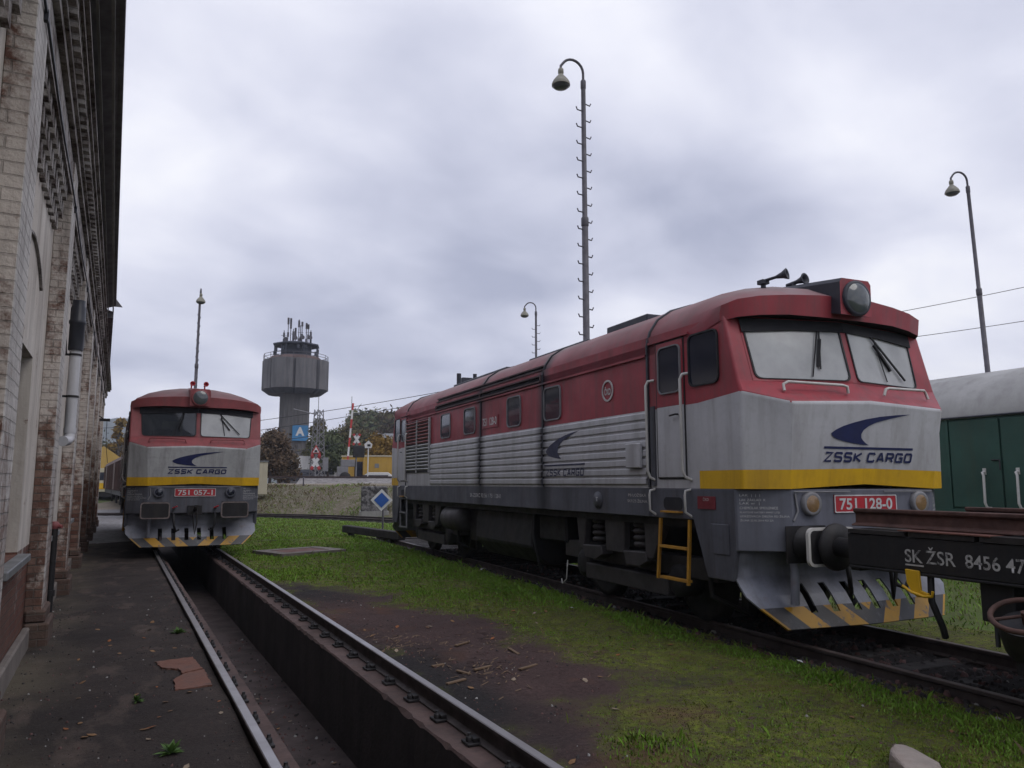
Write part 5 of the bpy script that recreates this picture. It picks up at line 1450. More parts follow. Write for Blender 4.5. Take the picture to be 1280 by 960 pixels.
# ================================================================ CONTROL TOWER
tw = at_d(365, 590, 133); tz = 1.6
tb = Vector((tw.x, tw.y, tz))
vd = Vector((tb.x, tb.y, 0)).normalized(); rz_t = math.atan2(vd.y, vd.x) - math.pi / 2
tower = empty('control_tower', tb, rz_t + R(8), 'concrete control tower with a wide lobed head and a crown of antennas', 'tower')
S = 133 / F_PX
b = MB(); b.box((-2.15, -2.15, 0), (2.15, 2.15, 16.2))
for k in range(7):
    x = -1.9 + k * .633
    for s in (-1, 1): b.box((x - .12, s * 2.2 - .07, 0), (x + .12, s * 2.2 + .07, 16)); b.box((s * 2.2 - .07, x - .12, 0), (s * 2.2 + .07, x + .12, 16))
b.build('shaft', M['shaft'], tower)
# lobed plan: eight bays with recessed joints
plan = []
for k in range(8):
    a = R(45 * k + 12)
    rmax = 5.75 if k % 2 else 5.45
    for da, rr_ in ((-20, rmax * .985), (-7, rmax * 1.02), (7, rmax * 1.02), (20, rmax * .985), (21.3, rmax * .84), (23.7, rmax * .84)):
        plan.append((rr_ * math.cos(a + R(da)), rr_ * math.sin(a + R(da))))
b = MB(); zt = 22.9 - tz; zb_ = 17.75 - tz
n_ = len(plan)
rows_ = [(zb_ - .75, .80), (zb_, .985), (zb_ + .02, 1.), (zt, 1.0), (zt + .02, .96)]
for z, k_ in rows_: b.v += [(x * k_, y * k_, z) for x, y in plan]
for r_ in range(len(rows_) - 1):
    for i in range(n_):
        b.f.append([r_ * n_ + i, r_ * n_ + (i + 1) % n_, (r_ + 1) * n_ + (i + 1) % n_, (r_ + 1) * n_ + i]); b.mi.append(1 if r_ == 0 else 0); b.sm.append(False)
b.f.append(list(range(n_ - 1, -1, -1))); b.mi.append(1); b.sm.append(False)
b.f.append([(len(rows_) - 1) * n_ + i for i in range(n_)]); b.mi.append(1); b.sm.append(False)
b.build('head', [M['concrete_tower'], M['tower_dark']], tower)
M['tower_brown'] = paint('rusty tower flashing', (.10, .065, .06), .8, .2, .6, (.05, .04, .04), .5, .3)
b = MB()
def ngon(r_, z, n=8, a0=10): return [(r_ * math.cos(R(a0) + 2 * math.pi * k / n), r_ * math.sin(R(a0) + 2 * math.pi * k / n), z) for k in range(n)]
def loft(b, rws, mi=0):
    n = len(rws[0]); o = len(b.v)
    for r in rws: b.v += r
    for i in range(len(rws) - 1):
        for k in range(n): b.f.append([o + i * n + k, o + i * n + (k + 1) % n, o + (i + 1) * n + (k + 1) % n, o + (i + 1) * n + k]); b.mi.append(mi); b.sm.append(False)
    b.f.append([o + (len(rws) - 1) * n + k for k in range(n)]); b.mi.append(mi); b.sm.append(False)
    b.f.append([o + k for k in range(n - 1, -1, -1)]); b.mi.append(mi); b.sm.append(False)
loft(b, [ngon(5.0, zt), ngon(4.2, zt + .75), ngon(3.9, zt + .8)]); b.build('flashing', M['tower_brown'], tower)
b = MB(); loft(b, [ngon(2.7, zt + .7), ngon(2.75, zt + 2.9)]); b.build('cab', M['tower_dark'], tower)
b = MB(); loft(b, [ngon(3.8, zt + 2.75), ngon(4.15, zt + 2.78), ngon(4.1, zt + 3.0), ngon(2.0, zt + 3.45)]); b.build('cab_roof', M['tower_dark'], tower)
b = MB()
for p in ngon(3.85, 0): b.tube([(p[0], p[1], zt + .6), (p[0], p[1], zt + 2.8)], .09, 6)
for p, q in zip(ngon(3.85, zt + 1.5), ngon(3.85, zt + 1.5)[1:] + ngon(3.85, zt + 1.5)[:1]): b.tube([p, q], .05, 5)
rngr = random.Random(5)
for k in range(10):
    a = rngr.uniform(0, 6.28); x, y = 3.7 * math.cos(a), 3.7 * math.sin(a); z = zt + rngr.uniform(1.2, 2.3)
    b.box((x - .2, y - .2, z - .35), (x + .2, y + .2, z + .35))
b.build('cab_frame', M['tower_dark'], tower)
b = MB()
for r_, z in ((5.5, zt + .55), (5.5, zt + 1.0)):
    L_ = ngon(r_, z, 16); b.tube(L_ + L_[:1], .045, 5, cap=False)
for p in ngon(5.5, 0, 16): b.tube([(p[0], p[1], zt), (p[0], p[1], zt + 1.0)], .045, 5)
b.build('railing', M['pole'], tower)
for k in range(11):
    a = rngr.uniform(0, 6.28); r_ = rngr.uniform(.3, 2.2); x = -2.1 + k * .44; y = rngr.uniform(-1.6, 1.6); h_ = rngr.uniform(2.2, 4.2)
    b = MB(); zz0 = zt + 3.2; b.tube([(x, y, zz0 - .3), (x, y, zz0 + h_)], .07, 6)
    for q in range(3):
        z = zz0 + rngr.uniform(.3, h_); b.box((x - .16, y - .16, z - .4), (x + .16, y + .12, z + .4))
    if k % 3 == 0: b.box((x - .5, y - .04, zz0 + h_ * .6), (x + .5, y + .04, zz0 + h_ * .6 + .06)); b.lathe((x + .3, y - .2, zz0 + h_ * .35), (.3, -1, 0), [(0, .1), (.1, .38), (.14, .4)], 12)
    b.build('antenna', M['pole'], tower)
# advertising board on the shaft
b = MB(); b.box((-.55, -2.65, 8.9 - tz), (2.1, -2.36, 11.55 - tz)); ad = b.build('billboard', M['ad_blue'], tower)
text_part(ad, 'lettering', 'A', (.72, -2.65, 9.75 - tz), (1, 0, 0), (0, 0, 1), 1.5, 1.5, M['white'], .05, 0, .02)
b = MB(); b.tube([(3.9, -1.5, 12.2), (3.9, -1.5, 16.3)], .05, 5); b.tube([(2.5, -1.5, 12.2), (3.9, -1.5, 12.2)], .05, 5); b.build('service_ladder', M['pole'], tower)

# ================================================================ LEVEL CROSSING
def board(b, c, ax, az, pts, th, mi=0):
    ax, az = Vector(ax), Vector(az); n_ = ax.cross(az).normalized(); c = Vector(c)
    P = [c + ax * x + az * z for x, z in pts]; Q = [p + n_ * th for p in P]; k = len(P)
    b.add(P + Q, [tuple(range(k - 1, -1, -1)), tuple(range(k, 2 * k))] + [(i, (i + 1) % k, k + (i + 1) % k, k + i) for i in range(k)], mi)
def facing(p): f = Vector((-p.x, -p.y, 0)).normalized(); return Vector((-f.y, f.x, 0)), f
Z1 = Vector((0, 0, 1))
# lattice mast
lm = at_d(396, 600, 75); lm.z = 1.6
mast = empty('lattice_mast', lm, R(20), 'grey lattice catenary mast behind the crossing signs', 'mast')
b = MB(); hM = 7.3
for x, y in ((-1, -1), (1, -1), (1, 1), (-1, 1)): b.tube([(x * .55, y * .55, 0), (x * .3, y * .3, hM)], .05, 5)
for k in range(10):
    z0_, z1_ = hM * k / 10, hM * (k + 1) / 10; r0, r1 = .55 - .25 * k / 10, .55 - .25 * (k + 1) / 10
    for (a_, c_) in (((-1, -1), (1, -1)), ((1, -1), (1, 1)), ((1, 1), (-1, 1)), ((-1, 1), (-1, -1))):
        p = (a_[0] * r0, a_[1] * r0, z0_); q = (c_[0] * r1, c_[1] * r1, z1_); b.tube([p, q], .03, 4)
        p = (c_[0] * r0, c_[1] * r0, z0_); q = (a_[0] * r1, a_[1] * r1, z1_); b.tube([p, q], .03, 4)
b.build('lattice', M['galv'], mast)
b = MB(); b.tube([(-.3, 0, hM - .5), (-2.6, .4, hM - .1)], .05, 5); b.build('bracket', M['galv'], mast)
def cross_sign(p, name, label, zc, sz, tri=False, lights=True):
    ax, f = facing(p); r = empty(name, (p.x, p.y, 1.6), math.atan2(ax.y, ax.x), label, 'road sign')
    b = MB(); b.tube([(0, 0, 0), (0, 0, zc - 1.6 + (1.6 if tri else .6))], .06, 6); b.build('post', M['galv'], r)
    for k, (a, ln) in enumerate(((R(32), 1), (R(-32), 1))):
        b = MB(); ca, sa = math.cos(a + math.pi / 2), math.sin(a + math.pi / 2)
        def P(t, w): return (t * ca - w * sa, t * sa + w * ca)
        hw_ = .12
        for t0, t1, mi_ in ((-sz, -sz * .62, 1), (-sz * .62, sz * .62, 0), (sz * .62, sz, 1)):
            board(b, (0, -.08 - .03 * k, zc - 1.6), (1, 0, 0), (0, 0, 1), [P(t0, -hw_), P(t1, -hw_), P(t1, hw_), P(t0, hw_)], .02, mi_)
        b.build('cross_arm', [M['white'], M['redsign']], r)
    if tri:
        b = MB(); board(b, (0, -.16, zc - 1.6 + .98), (1, 0, 0), (0, 0, 1), [(-.40, -.28), (.40, -.28), (0, .44)], .02, 0); board(b, (0, -.185, zc - 1.6 + .98), (1, 0, 0), (0, 0, 1), [(-.25, -.19), (.25, -.19), (0, .26)], .02, 1)
        board(b, (0, -.21, zc - 1.6 + .88), (1, 0, 0), (0, 0, 1), [(-.11, -.05), (.11, -.05), (.11, .06), (.04, .11), (-.11, .09)], .02, 2); b.build('warning_triangle', [M['redsign'], M['white'], M['black']], r)
        b = MB(); b.box((.55, -.1, zc - 2.3), (1.0, .2, zc - 1.2)); b.build('relay_box', M['galv'], r)
        for lx_, lz_ in ((-.28, .55), (.28, .55), (-.28, -.5), (.28, -.5)):
            b = MB(); b.lathe((lx_, -.1, zc - 1.6 + lz_), (0, -1, 0), [(0, .11), (.1, .13), (.101, .09)], 12); b.build('signal_light', M['redsign'], r)
    return r
cp = at_d(394.5, 578, 62); cross_sign(cp, 'crossing_sign', 'level crossing sign with a red triangle and white cross in front of the lattice mast', cp.z, .62, True)
# raised barrier with its own signal head
bp = at_d(430, 590, 66); bp.z = 1.6
axb, fb = facing(bp)
br = empty('barrier', bp, math.atan2(axb.y, axb.x), 'raised red and white level crossing barrier beside the yellow containers', 'barrier')
b = MB(); b.box((-.6, -.35, 0), (.35, .35, 1.5)); b.box((-.3, -.3, 1.5), (.9, .3, 2.1)); b.build('cabinet', M['galv'], br, .03)
b = MB(); b.bar((.25, 0, 1.6), (.62, 0, 7.0), .16, .07, up=(0, 1, 0)); b.build('boom', M['boom'], br)
b = MB(); b.bar((.50, .1, 4.6), (.50, .1, 7.6), .05, .05, up=(0, 1, 0)); b.build('boom_end', M['galv'], br)
b = MB(); b.tube([(1.0, .1, 0), (1.0, .1, 4.4)], .07, 6); b.build('post', M['galv'], br)
b = MB(); b.box((.7, -.15, 2.3), (1.7, .1, 3.3)); b.build('signal_head', M['black'], br, .04)
b = MB()
for a in (R(58), R(122)):
    ca, sa = math.cos(a), math.sin(a)
    for t0, t1, mi_ in ((-.56, -.36, 1), (-.36, .36, 0), (.36, .56, 1)):
        board(b, (1.0, -.1 - .03 * (a > 1.6), 3.85), (1, 0, 0), (0, 0, 1), [(t0 * ca + .1 * sa, t0 * sa - .1 * ca), (t1 * ca + .1 * sa, t1 * sa - .1 * ca), (t1 * ca - .1 * sa, t1 * sa + .1 * ca), (t0 * ca - .1 * sa, t0 * sa + .1 * ca)], .02, mi_)
b.build('cross', [M['white'], M['redsign']], br)
b = MB(); b.lathe((.1, -.3, .55), (0, -1, 0), [(0, .5), (.1, .5), (.1, .2)], 14); b.build('counterweight', M['black'], br)
# small station sign shaped like a house
hs = at_d(460.5, 556, 70); axh, fh = facing(hs)
r = empty('house_sign', (hs.x, hs.y, 1.6), math.atan2(axh.y, axh.x), 'white house shaped sign on a thin post before the yellow containers', 'road sign')
b = MB(); b.tube([(0, 0, 0), (0, 0, hs.z - 1.6)], .05, 6); b.build('post', M['white'], r)
b = MB(); board(b, (0, -.07, hs.z - 1.6), (1, 0, 0), (0, 0, 1), [(-.30, -.3), (.28, -.3), (.36, .05), (.0, .38), (-.36, .05)], .03); b.build('sign_face', M['white'], r)
b = MB(); board(b, (0.05, -.10, hs.z - 1.65), (1, 0, 0), (0, 0, 1), [(-.14, -.1), (.14, -.1), (.14, .1), (-.14, .1)], .02); b.build('pictogram', M['black'], r)
# two yellow containers
def container(p, ln, rz_, label, win):
    r = empty('container', p, rz_, label, 'container', 'yellow site containers at the crossing')
    b = MB(); b.box((-ln / 2, -1.2, 0.05), (ln / 2, 1.2, 2.55)); b.build('body', M['cont_yellow'], r, .03)
    b = MB(); b.box((-ln / 2 - .05, -1.25, 2.56), (ln / 2 + .05, 1.25, 2.68)); b.build('roof', M['cream'], r)
    b = MB()
    for x in (-ln / 2 + .06, ln / 2 - .06): b.box((x - .06, -1.24, 0.02), (x + .06, -1.205, 2.55))
    b.box((-ln / 2, -1.24, 0.0), (ln / 2, -1.205, .14)); b.build('frame', M['ochre'], r)
    if win:
        b = MB(); b.box((-.45, -1.23, .5), (.30, -1.205, 2.1)); b.build('window', M['glass_dark'], r)
    else:
        b = MB(); b.box((-.9, -1.225, .1), (.9, -1.203, 2.4)); b.build('door', M['cont_yellow'], r); b2 = MB(); b2.box((-.5, -1.24, 1.5), (-.1, -1.226, 1.9)); b2.build('notice', M['tin'], r)
    return r
c1 = at_d(450, 598, 74); c2 = at_d(475.5, 598, 73.5); _, f1 = facing(c1)
rzc = math.atan2(facing(c1)[0].y, facing(c1)[0].x)
container(Vector((c1.x, c1.y, 1.62)), 3.3, rzc - R(4), 'ochre yellow container with a dark window beside the barrier', True)
container(Vector((c2.x, c2.y, 1.62)), 3.1, rzc - R(4), 'ochre yellow container with a door, right of the windowed one', False)
# white van and a low dark car
def van(p, rz_, ln, wd, h, mat, name, label, cat):
    r = empty(name, p, rz_, label, cat)
    prof = [(-ln / 2, .35), (ln / 2, .35), (ln / 2, .95), (ln / 2 - .12, 1.05), (ln / 2 - .75, h - .05), (ln / 2 - .95, h), (-ln / 2 + .1, h), (-ln / 2, h - .15)] if name == 'van' else \
           [(-ln / 2, .3), (ln / 2, .3), (ln / 2, .75), (ln / 2 - .9, .92), (ln / 2 - 1.6, h), (-ln / 2 + 1.1, h), (-ln / 2 + .5, .98), (-ln / 2, .9)]
    b = MB(); b.prism(prof[::-1], 1, -wd / 2, wd / 2); b.build('body', mat, r, .06, 2)
    b = MB()
    if name == 'van': a, c = Vector((ln / 2 - .16, 0, 1.1)), Vector((ln / 2 - .72, 0, h - .12))
    else: a, c = Vector((ln / 2 - .95, 0, .94)), Vector((ln / 2 - 1.56, 0, h - .05))
    n_ = Vector((c.z - a.z, 0, a.x - c.x)).normalized() * .012
    b.add([(a.x + n_.x, -wd / 2 + .1, a.z + n_.z), (a.x + n_.x, wd / 2 - .1, a.z + n_.z), (c.x + n_.x, wd / 2 - .16, c.z + n_.z), (c.x + n_.x, -wd / 2 + .16, c.z + n_.z)], [(0, 1, 2, 3)]); b.build('windscreen', M['glass_side'], r)
    for s in (-1, 1):
        b = MB(); b.box((-ln / 2 + .5, s * (wd / 2 + .004) - .004, 1.15 if name == 'van' else .98), (ln / 2 - (1.0 if name == 'van' else 1.6), s * (wd / 2 + .004) + .004, h - .25)); b.build('side_glass', M['glass_dark'], r)
        b = MB(); b.lathe((ln / 2 + .005, s * (wd / 2 - .3), .75), (1, 0, 0), [(0, .13), (.02, .1), (.021, 0)], 10); b.build('headlight', M['lens'], r)
        for x in (-ln / 2 + .8, ln / 2 - .8):
            b = MB(); b.lathe((x, s * (wd / 2 - .2), .32), (0, s, 0), [(0, .33), (.2, .33), (.21, .2), (.2, 0)], 14); b.build('wheel', M['gasket'], r)
    b = MB(); b.box((ln / 2 + .002, -wd / 2 + .1, .38), (ln / 2 + .06, wd / 2 - .1, .60)); b.build('bumper', M['black'] if name == 'van' else mat, r)
    return r
vp_ = at_d(415, 596, 96); _, fv = facing(vp_)
van(Vector((vp_.x, vp_.y, 1.63)), math.atan2(fv.y, fv.x) + R(-16), 4.4, 1.8, 2.0, M['car_white'], 'van', 'white van waiting at the level crossing', 'van')
for k, (pxx, pyy, zz_, lab, mt) in enumerate(((376, 601, 84, 'dark car passing behind the crossing signs', M['car_dark']), (476, 601.5, 71, 'pale car in front of the yellow containers', M['car_white']))):
    q = at_d(pxx, pyy, zz_); ax_, f_ = facing(q); van(Vector((q.x, q.y, 1.62 if k == 0 else 1.25)), math.atan2(ax_.y, ax_.x) + (0 if k else math.pi), 4.5, 1.75, 1.42, mt, 'car', lab, 'car')
# billboard frame behind the mast
q = at_d(384, 598, 92); ax_, f_ = facing(q)
r = empty('billboard', (q.x, q.y, 1.62), math.atan2(ax_.y, ax_.x), 'white topped billboard on posts left of the lattice mast', 'billboard')
b = MB()
for x in (-1.3, 1.2): b.tube([(x, 0, 0), (x, 0, 2.2)], .06, 5)
b.build('post', M['galv'], r)
b = MB(); b.box((-1.6, -.06, 1.7), (1.5, 0, 3.3)); b.build('upper_panel', M['white'], r); b = MB(); b.box((-1.6, -.06, .55), (1.5, 0, 1.68)); b.build('lower_panel', M['frame_black'], r)
M['graff'] = far_mat('scrawled concrete', (.04, .038, .04), (.10, .095, .095), (.24, .23, .23), 1.1)
# diamond signal, timber stop and painted block near the far end of the locomotive
dq = at_d(477, 625, 29.5)
ax_, f_ = facing(dq); r = empty('shunting_signal', (dq.x, dq.y, -.15), math.atan2(ax_.y, ax_.x), 'white diamond sign with a blue centre on a short post', 'sign')
hz_ = dq.z + .15
b = MB(); b.tube([(.06, 0, 0), (.06, 0, hz_ - .3)], .035, 6); b.build('post', M['pole'], r)
b = MB(); board(b, (0, -.05, hz_), (1, 0, 0), (0, 0, 1), [(-.42, 0), (0, -.42), (.42, 0), (0, .42)], .02); b.build('sign_face', M['white'], r)
b = MB(); board(b, (0, -.075, hz_), (1, 0, 0), (0, 0, 1), [(-.29, 0), (0, -.29), (.29, 0), (0, .29)], .02); b.build('blue_centre', M['blue'], r)
bq = on_z(462, 664, .15); a1, a2 = on_z(433, 662, .12), on_z(500, 671, .12)
r = empty('buffer_stop', (bq.x, bq.y, -.15), math.atan2(a2.y - a1.y, a2.x - a1.x), 'dark timber beam of a buffer stop behind the locomotive', 'buffer stop')
ln = (a2 - a1).length
b = MB(); b.box((-ln / 2, -.12, .16), (ln / 2 + .3, .12, .40)); b.build('beam', M['wood'], r, .02)
for x in (-ln / 2 + .5, ln / 2 - .4):
    b = MB(); b.box((x - .1, -.1, -.1), (x + .1, .1, .158)); b.build('leg', M['wood'], r)
kc = at_d(467, 641, 41.5); ax_, f_ = facing(kc)
r = empty('concrete_block', (kc.x, kc.y, kc.z), math.atan2(ax_.y, ax_.x), 'blackened concrete block half hidden by the blue diamond sign', 'block')
b = MB(); b.box((-.68, -.5, 0), (.72, .6, 1.42)); b.build('block', M['graff'], r, .06)
b = MB(); b.box((-.75, -.6, -.3), (.80, .7, .10)); b.build('footing', M['concrete'], r)
q = on_z(374, 632, .9); q = at_d(379, 613, 52)
r = empty('marker_post', (q.x, q.y, 1.3), 0, 'short dark marker post on the weedy bank', 'post'); b = MB(); b.tube([(0, 0, -.2), (0, 0, .75)], .05, 6); b.lathe((0, 0, .72), (0, 0, 1), [(0, .06), (.06, .05), (.07, 0)], 6); b.build('stake', M['pole'], r)
# cream hut at the edge of the grimy locomotive
q = at_d(335, 603, 48); ax_, f_ = facing(q)
r = empty('trackside_cabinet', (q.x, q.y, 1.0), math.atan2(ax_.y, ax_.x), 'cream trackside cabinet peeping out beside the grimy locomotive', 'cabinet')
b = MB(); b.box((-.75, -.4, 0), (-.05, .4, 2.0)); b.build('body', M['cream'], r, .02); b = MB(); b.box((-.8, -.45, 2.0), (0, .45, 2.08)); b.build('lid', M['tin'], r)
# yellow buildings and rail vehicle far behind the shed end
q = at_d(131, 604, 98); ax_, f_ = facing(q)
r = empty('station_building', (q.x, q.y, 0), math.atan2(ax_.y, ax_.x), 'cream building with an ochre gable far beyond the shed end', 'building')
b = MB(); b.box((-4, 0, 0), (3.2, 8, 3.6)); b.build('wall', M['cream'], r); b = MB(); b.prism([(-4.3, 3.6), (3.5, 3.6), (-.4, 6.4)], 1, -.2, 8.2); b.build('roof', M['ochre'], r)
b = MB()
for x in (-2.5, -.5, 1.5): b.box((x, -.03, 1.4), (x + 1, -.005, 3.2))
b.build('window', M['glass_dark'], r)
q = at_d(133, 604, 80); ax_, f_ = facing(q)
r = empty('rail_trolley', (q.x, q.y, 0), math.atan2(ax_.y, ax_.x), 'cream and yellow rail vehicle beyond the brown wagons', 'rail vehicle')
b = MB(); b.box((-3, -.9, .8), (1.6, .9, 3.2)); b.build('body', M['cream'], r, .05); b = MB(); b.box((-3.02, -.93, 1.1), (1.62, .93, 1.7)); b.build('stripe', M['yellow'], r)
b = MB(); b.box((-2.4, -.92, 2.0), (1.2, -.905, 2.8)); b.build('window', M['glass_dark'], r); b = MB(); b.box((-3, -.8, .3), (1.6, .8, .8)); b.build('underframe', M['black'], r)

# ================================================================ TREES, WOODS, HILLS
def leaf_mat(name, a, bb, cc):
    b = NB(name)
    n = b.noise(1.1, 4, .6); f = b.noise(.33, 3, .5); g = b.n('ShaderNodeNewGeometry')
    c = b.mix(b.mapr(n, .35, .65), a, bb); c = b.mix(b.mapr(f, .45, .65, 0, .7), c, cc)
    return b.fin(c, .8, 0, .15)
M['leaf_green'] = leaf_mat('dark green leaves', (.060, .080, .040), (.085, .10, .045), (.105, .10, .045))
M['leaf_olive'] = leaf_mat('olive autumn leaves', (.075, .076, .038), (.105, .096, .044), (.115, .085, .04))
M['leaf_brown'] = leaf_mat('brown autumn leaves', (.088, .062, .042), (.115, .078, .048), (.085, .076, .042))
M['leaf_gold'] = leaf_mat('yellow autumn leaves', (.22, .13, .02), (.16, .10, .022), (.11, .08, .025))
M['bark'] = paint('grey brown bark', (.055, .046, .040), .9, .3, 3, (.03, .025, .022), .5, bump=.4)
def tree(p, h, wdt, mat, label, seed, cat='tree', group=None, nleaf=2600, leaf=.24, base=.18, squash=1., lobes=9):
    rg = np.random.RandomState(seed); rr = random.Random(seed)
    r = empty('tree' if cat == 'tree' else 'bush', p, rr.uniform(0, 6), label, cat, group)
    b = MB(); top = Vector((rr.uniform(-.3, .3), rr.uniform(-.3, .3), h * .8))
    b.tube([(0, 0, -.3), Vector((.1, 0, h * .3)), top * .75, top], [h * .022 + .05, h * .018 + .03, h * .01 + .02, .02], 7)
    cl = []
    for k in range(lobes):
        a = 2.4 * k + rr.uniform(-.4, .4); zz = h * (base + .12 + (.80 - base) * (k + .5) / lobes); rad = wdt * .5 * rr.uniform(.35, .85) * math.sin(math.pi * min(1, .22 + .72 * (k + .5) / lobes) )
        c = Vector((math.cos(a) * rad, math.sin(a) * rad, zz)); cl.append((c, wdt * rr.uniform(.16, .27)))
        s0 = top * (.25 + .5 * k / lobes); b.tube([s0, (s0 + c) / 2 + Vector((0, 0, -.2)), c], [h * .008 + .02, h * .006 + .012, .012], 5)
    b.build('trunk', M['bark'], r)
    cs = np.array([c for c, _ in cl]); rs = np.array([q for _, q in cl])
    pick = rg.randint(0, len(cl), nleaf)
    d = rg.normal(size=(nleaf, 3)); d /= np.linalg.norm(d, axis=1)[:, None]
    rad = rs[pick] * (.35 + .75 * rg.rand(nleaf) ** .6) * (1 + .25 * rg.normal(size=nleaf))
    C = cs[pick] + d * rad[:, None] * np.array([1.1, 1.1, .9 * squash])
    nn = d + rg.normal(size=(nleaf, 3)) * .8; nn /= np.linalg.norm(nn, axis=1)[:, None]
    t1 = np.cross(nn, rg.normal(size=(nleaf, 3))); t1 /= np.linalg.norm(t1, axis=1)[:, None]; t2 = np.cross(nn, t1)
    sz = leaf * (.5 + rg.rand(nleaf))[:, None]
    V = np.stack([C - t1 * sz, C + t2 * sz * .55, C + t1 * sz, C - t2 * sz * .55], 1).reshape(-1, 3)
    me = bpy.data.meshes.new('crown'); me.from_pydata(V.tolist(), [], np.arange(nleaf * 4).reshape(-1, 4).tolist()); me.materials.append(mat); me.update()
    o = bpy.data.objects.new('crown', me); COL.objects.link(o); o.parent = r
    return r
def pt(pxx, Z, z=1.6): q = at_d(pxx, 600, Z); return Vector((q.x, q.y, z))
TG = 'trees behind the level crossing'
for k, (pxx, Z, h_, w_, mt, lab, nl) in enumerate((
        (337, 70, 4.9, 3.8, 'leaf_brown', 'broad brown bush right of the grimy locomotive, in front of the tower', 4200),
        (360, 74, 3.0, 2.8, 'leaf_brown', 'low brown bush at the foot of the tower shaft', 2200),
        (396, 95, 8.6, 2.8, 'leaf_olive', 'thin olive tree behind the lattice mast', 2400),
        (409, 92, 6.1, 5.4, 'leaf_green', 'dark green tree behind the white van', 3600),
        (424, 96, 6.7, 5.6, 'leaf_olive', 'olive tree between the van and the raised barrier', 3400),
        (388, 108, 5.4, 3.0, 'leaf_olive', 'bushy olive tree behind the billboard', 2600),
        (440, 110, 8.2, 7.0, 'leaf_olive', 'olive tree behind the raised barrier', 3200),
        (472, 86, 5.6, 3.4, 'leaf_gold', 'yellow autumn tree behind the yellow containers', 1900),
        (486, 90, 5.4, 4.0, 'leaf_gold', 'yellow tree partly hidden by the far end of the locomotive', 1800),
        (458, 120, 8.6, 7.0, 'leaf_brown', 'brownish tree behind the house shaped sign', 2600))):
    tree(pt(pxx, Z), h_, w_, M[mt], lab, 100 + k, 'bush' if 'bush ' in lab + ' ' and 'tree' not in lab else 'tree', TG, int(nl * 1.7), .15 if 'brown' in mt else .18, .10 if 'bush' in lab else .22)
# wooded hill on the right of the tower and the far blue ridge behind the shed end
def hill(name, prof, Z, depth, mat, zb_=-5, rough=0., n=60):
    xs = np.linspace(prof[0][0], prof[-1][0], n); ys = np.interp(xs, [p[0] for p in prof], [p[1] for p in prof])
    b = MB(); rows_ = []
    for k in range(10):
        t = k / 9; row = []
        for x, y in zip(xs, ys):
            Zk = Z + depth * t; top = at_d(x, y, Z + depth * .6)
            base_ = at_d(x, 600, Zk); hgt = top.z * math.sin(min(1, t / .6) * math.pi / 2) if t <= .6 else top.z * math.cos((t - .6) / .4 * math.pi / 2)
            bx = at_d(x, 600, Zk)
            row.append((bx.x, bx.y, max(zb_, hgt) + rough * (fbm(np.array([bx.x]), np.array([bx.y]), Z * .03, 91)[0] - .5)))
        rows_.append(row)
    for r_ in rows_: b.v += r_
    for k in range(9):
        for i in range(n - 1): b.f.append([k * n + i, k * n + i + 1, (k + 1) * n + i + 1, (k + 1) * n + i]); b.mi.append(0); b.sm.append(True)
    return tag(b.build(name, mat), kind='structure')
M['wood_far'] = far_mat('far woodland', (.040, .050, .022), (.070, .058, .026), (.028, .036, .018), .05)
M['ridge'] = far_mat('distant forest ridge', (.030, .042, .022), (.045, .055, .025), (.03, .04, .02), .004)
hill('hill', [(380, 590), (410, 575), (435, 548), (450, 530), (470, 528), (500, 530), (560, 540), (700, 575)], 170, 120, M['wood_far'], -3, 3)
hill('ridge', [(-400, 540), (-100, 520), (40, 515), (110, 528), (150, 523), (190, 530), (260, 560), (330, 590), (420, 600)], 900, 500, M['ridge'], -5, 9)
# a strip of far trees that closes the view along the horizon: one wood nobody could count
rg = np.random.RandomState(3); vs, fs = [], []
for k in range(260):
    pxx = rg.uniform(396, 520); Z = rg.uniform(165, 250)
    yy = np.interp(pxx, [396, 430, 440, 460, 480, 520], [580, 556, 524, 519, 522, 520]); t_ = at_d(pxx, yy + rg.uniform(0, 26), Z)
    n_ = 70; d = rg.normal(size=(n_, 3)); d /= np.linalg.norm(d, axis=1)[:, None]; C = np.array(t_) + d * rg.uniform(1.2, 3.2) * np.array([1, 1, 1.1]) * (rg.rand(n_, 1) ** .4)
    t1 = rg.normal(size=(n_, 3)); t1 /= np.linalg.norm(t1, axis=1)[:, None]; t2 = np.cross(t1, d); sz = .55 * (.6 + rg.rand(n_, 1))
    V = np.stack([C - t1 * sz, C + t2 * sz * .6, C + t1 * sz, C - t2 * sz * .6], 1).reshape(-1, 3); o0_ = len(vs)
    vs += V.tolist(); fs += (np.arange(n_ * 4).reshape(-1, 4) + o0_).tolist()
me = bpy.data.meshes.new('hill_wood'); me.from_pydata(vs, [], fs); me.materials.append(M['leaf_olive']); me.materials.append(M['leaf_green']); me.materials.append(M['leaf_brown'])
me.polygons.foreach_set('material_index', np.repeat(rg.choice([0, 0, 1, 1, 2], 260), 70).tolist()); me.update()
o = bpy.data.objects.new('hill_wood', me); COL.objects.link(o); tag(o, 'mixed autumn wood covering the hill behind the crossing', 'woodland', None, 'stuff')
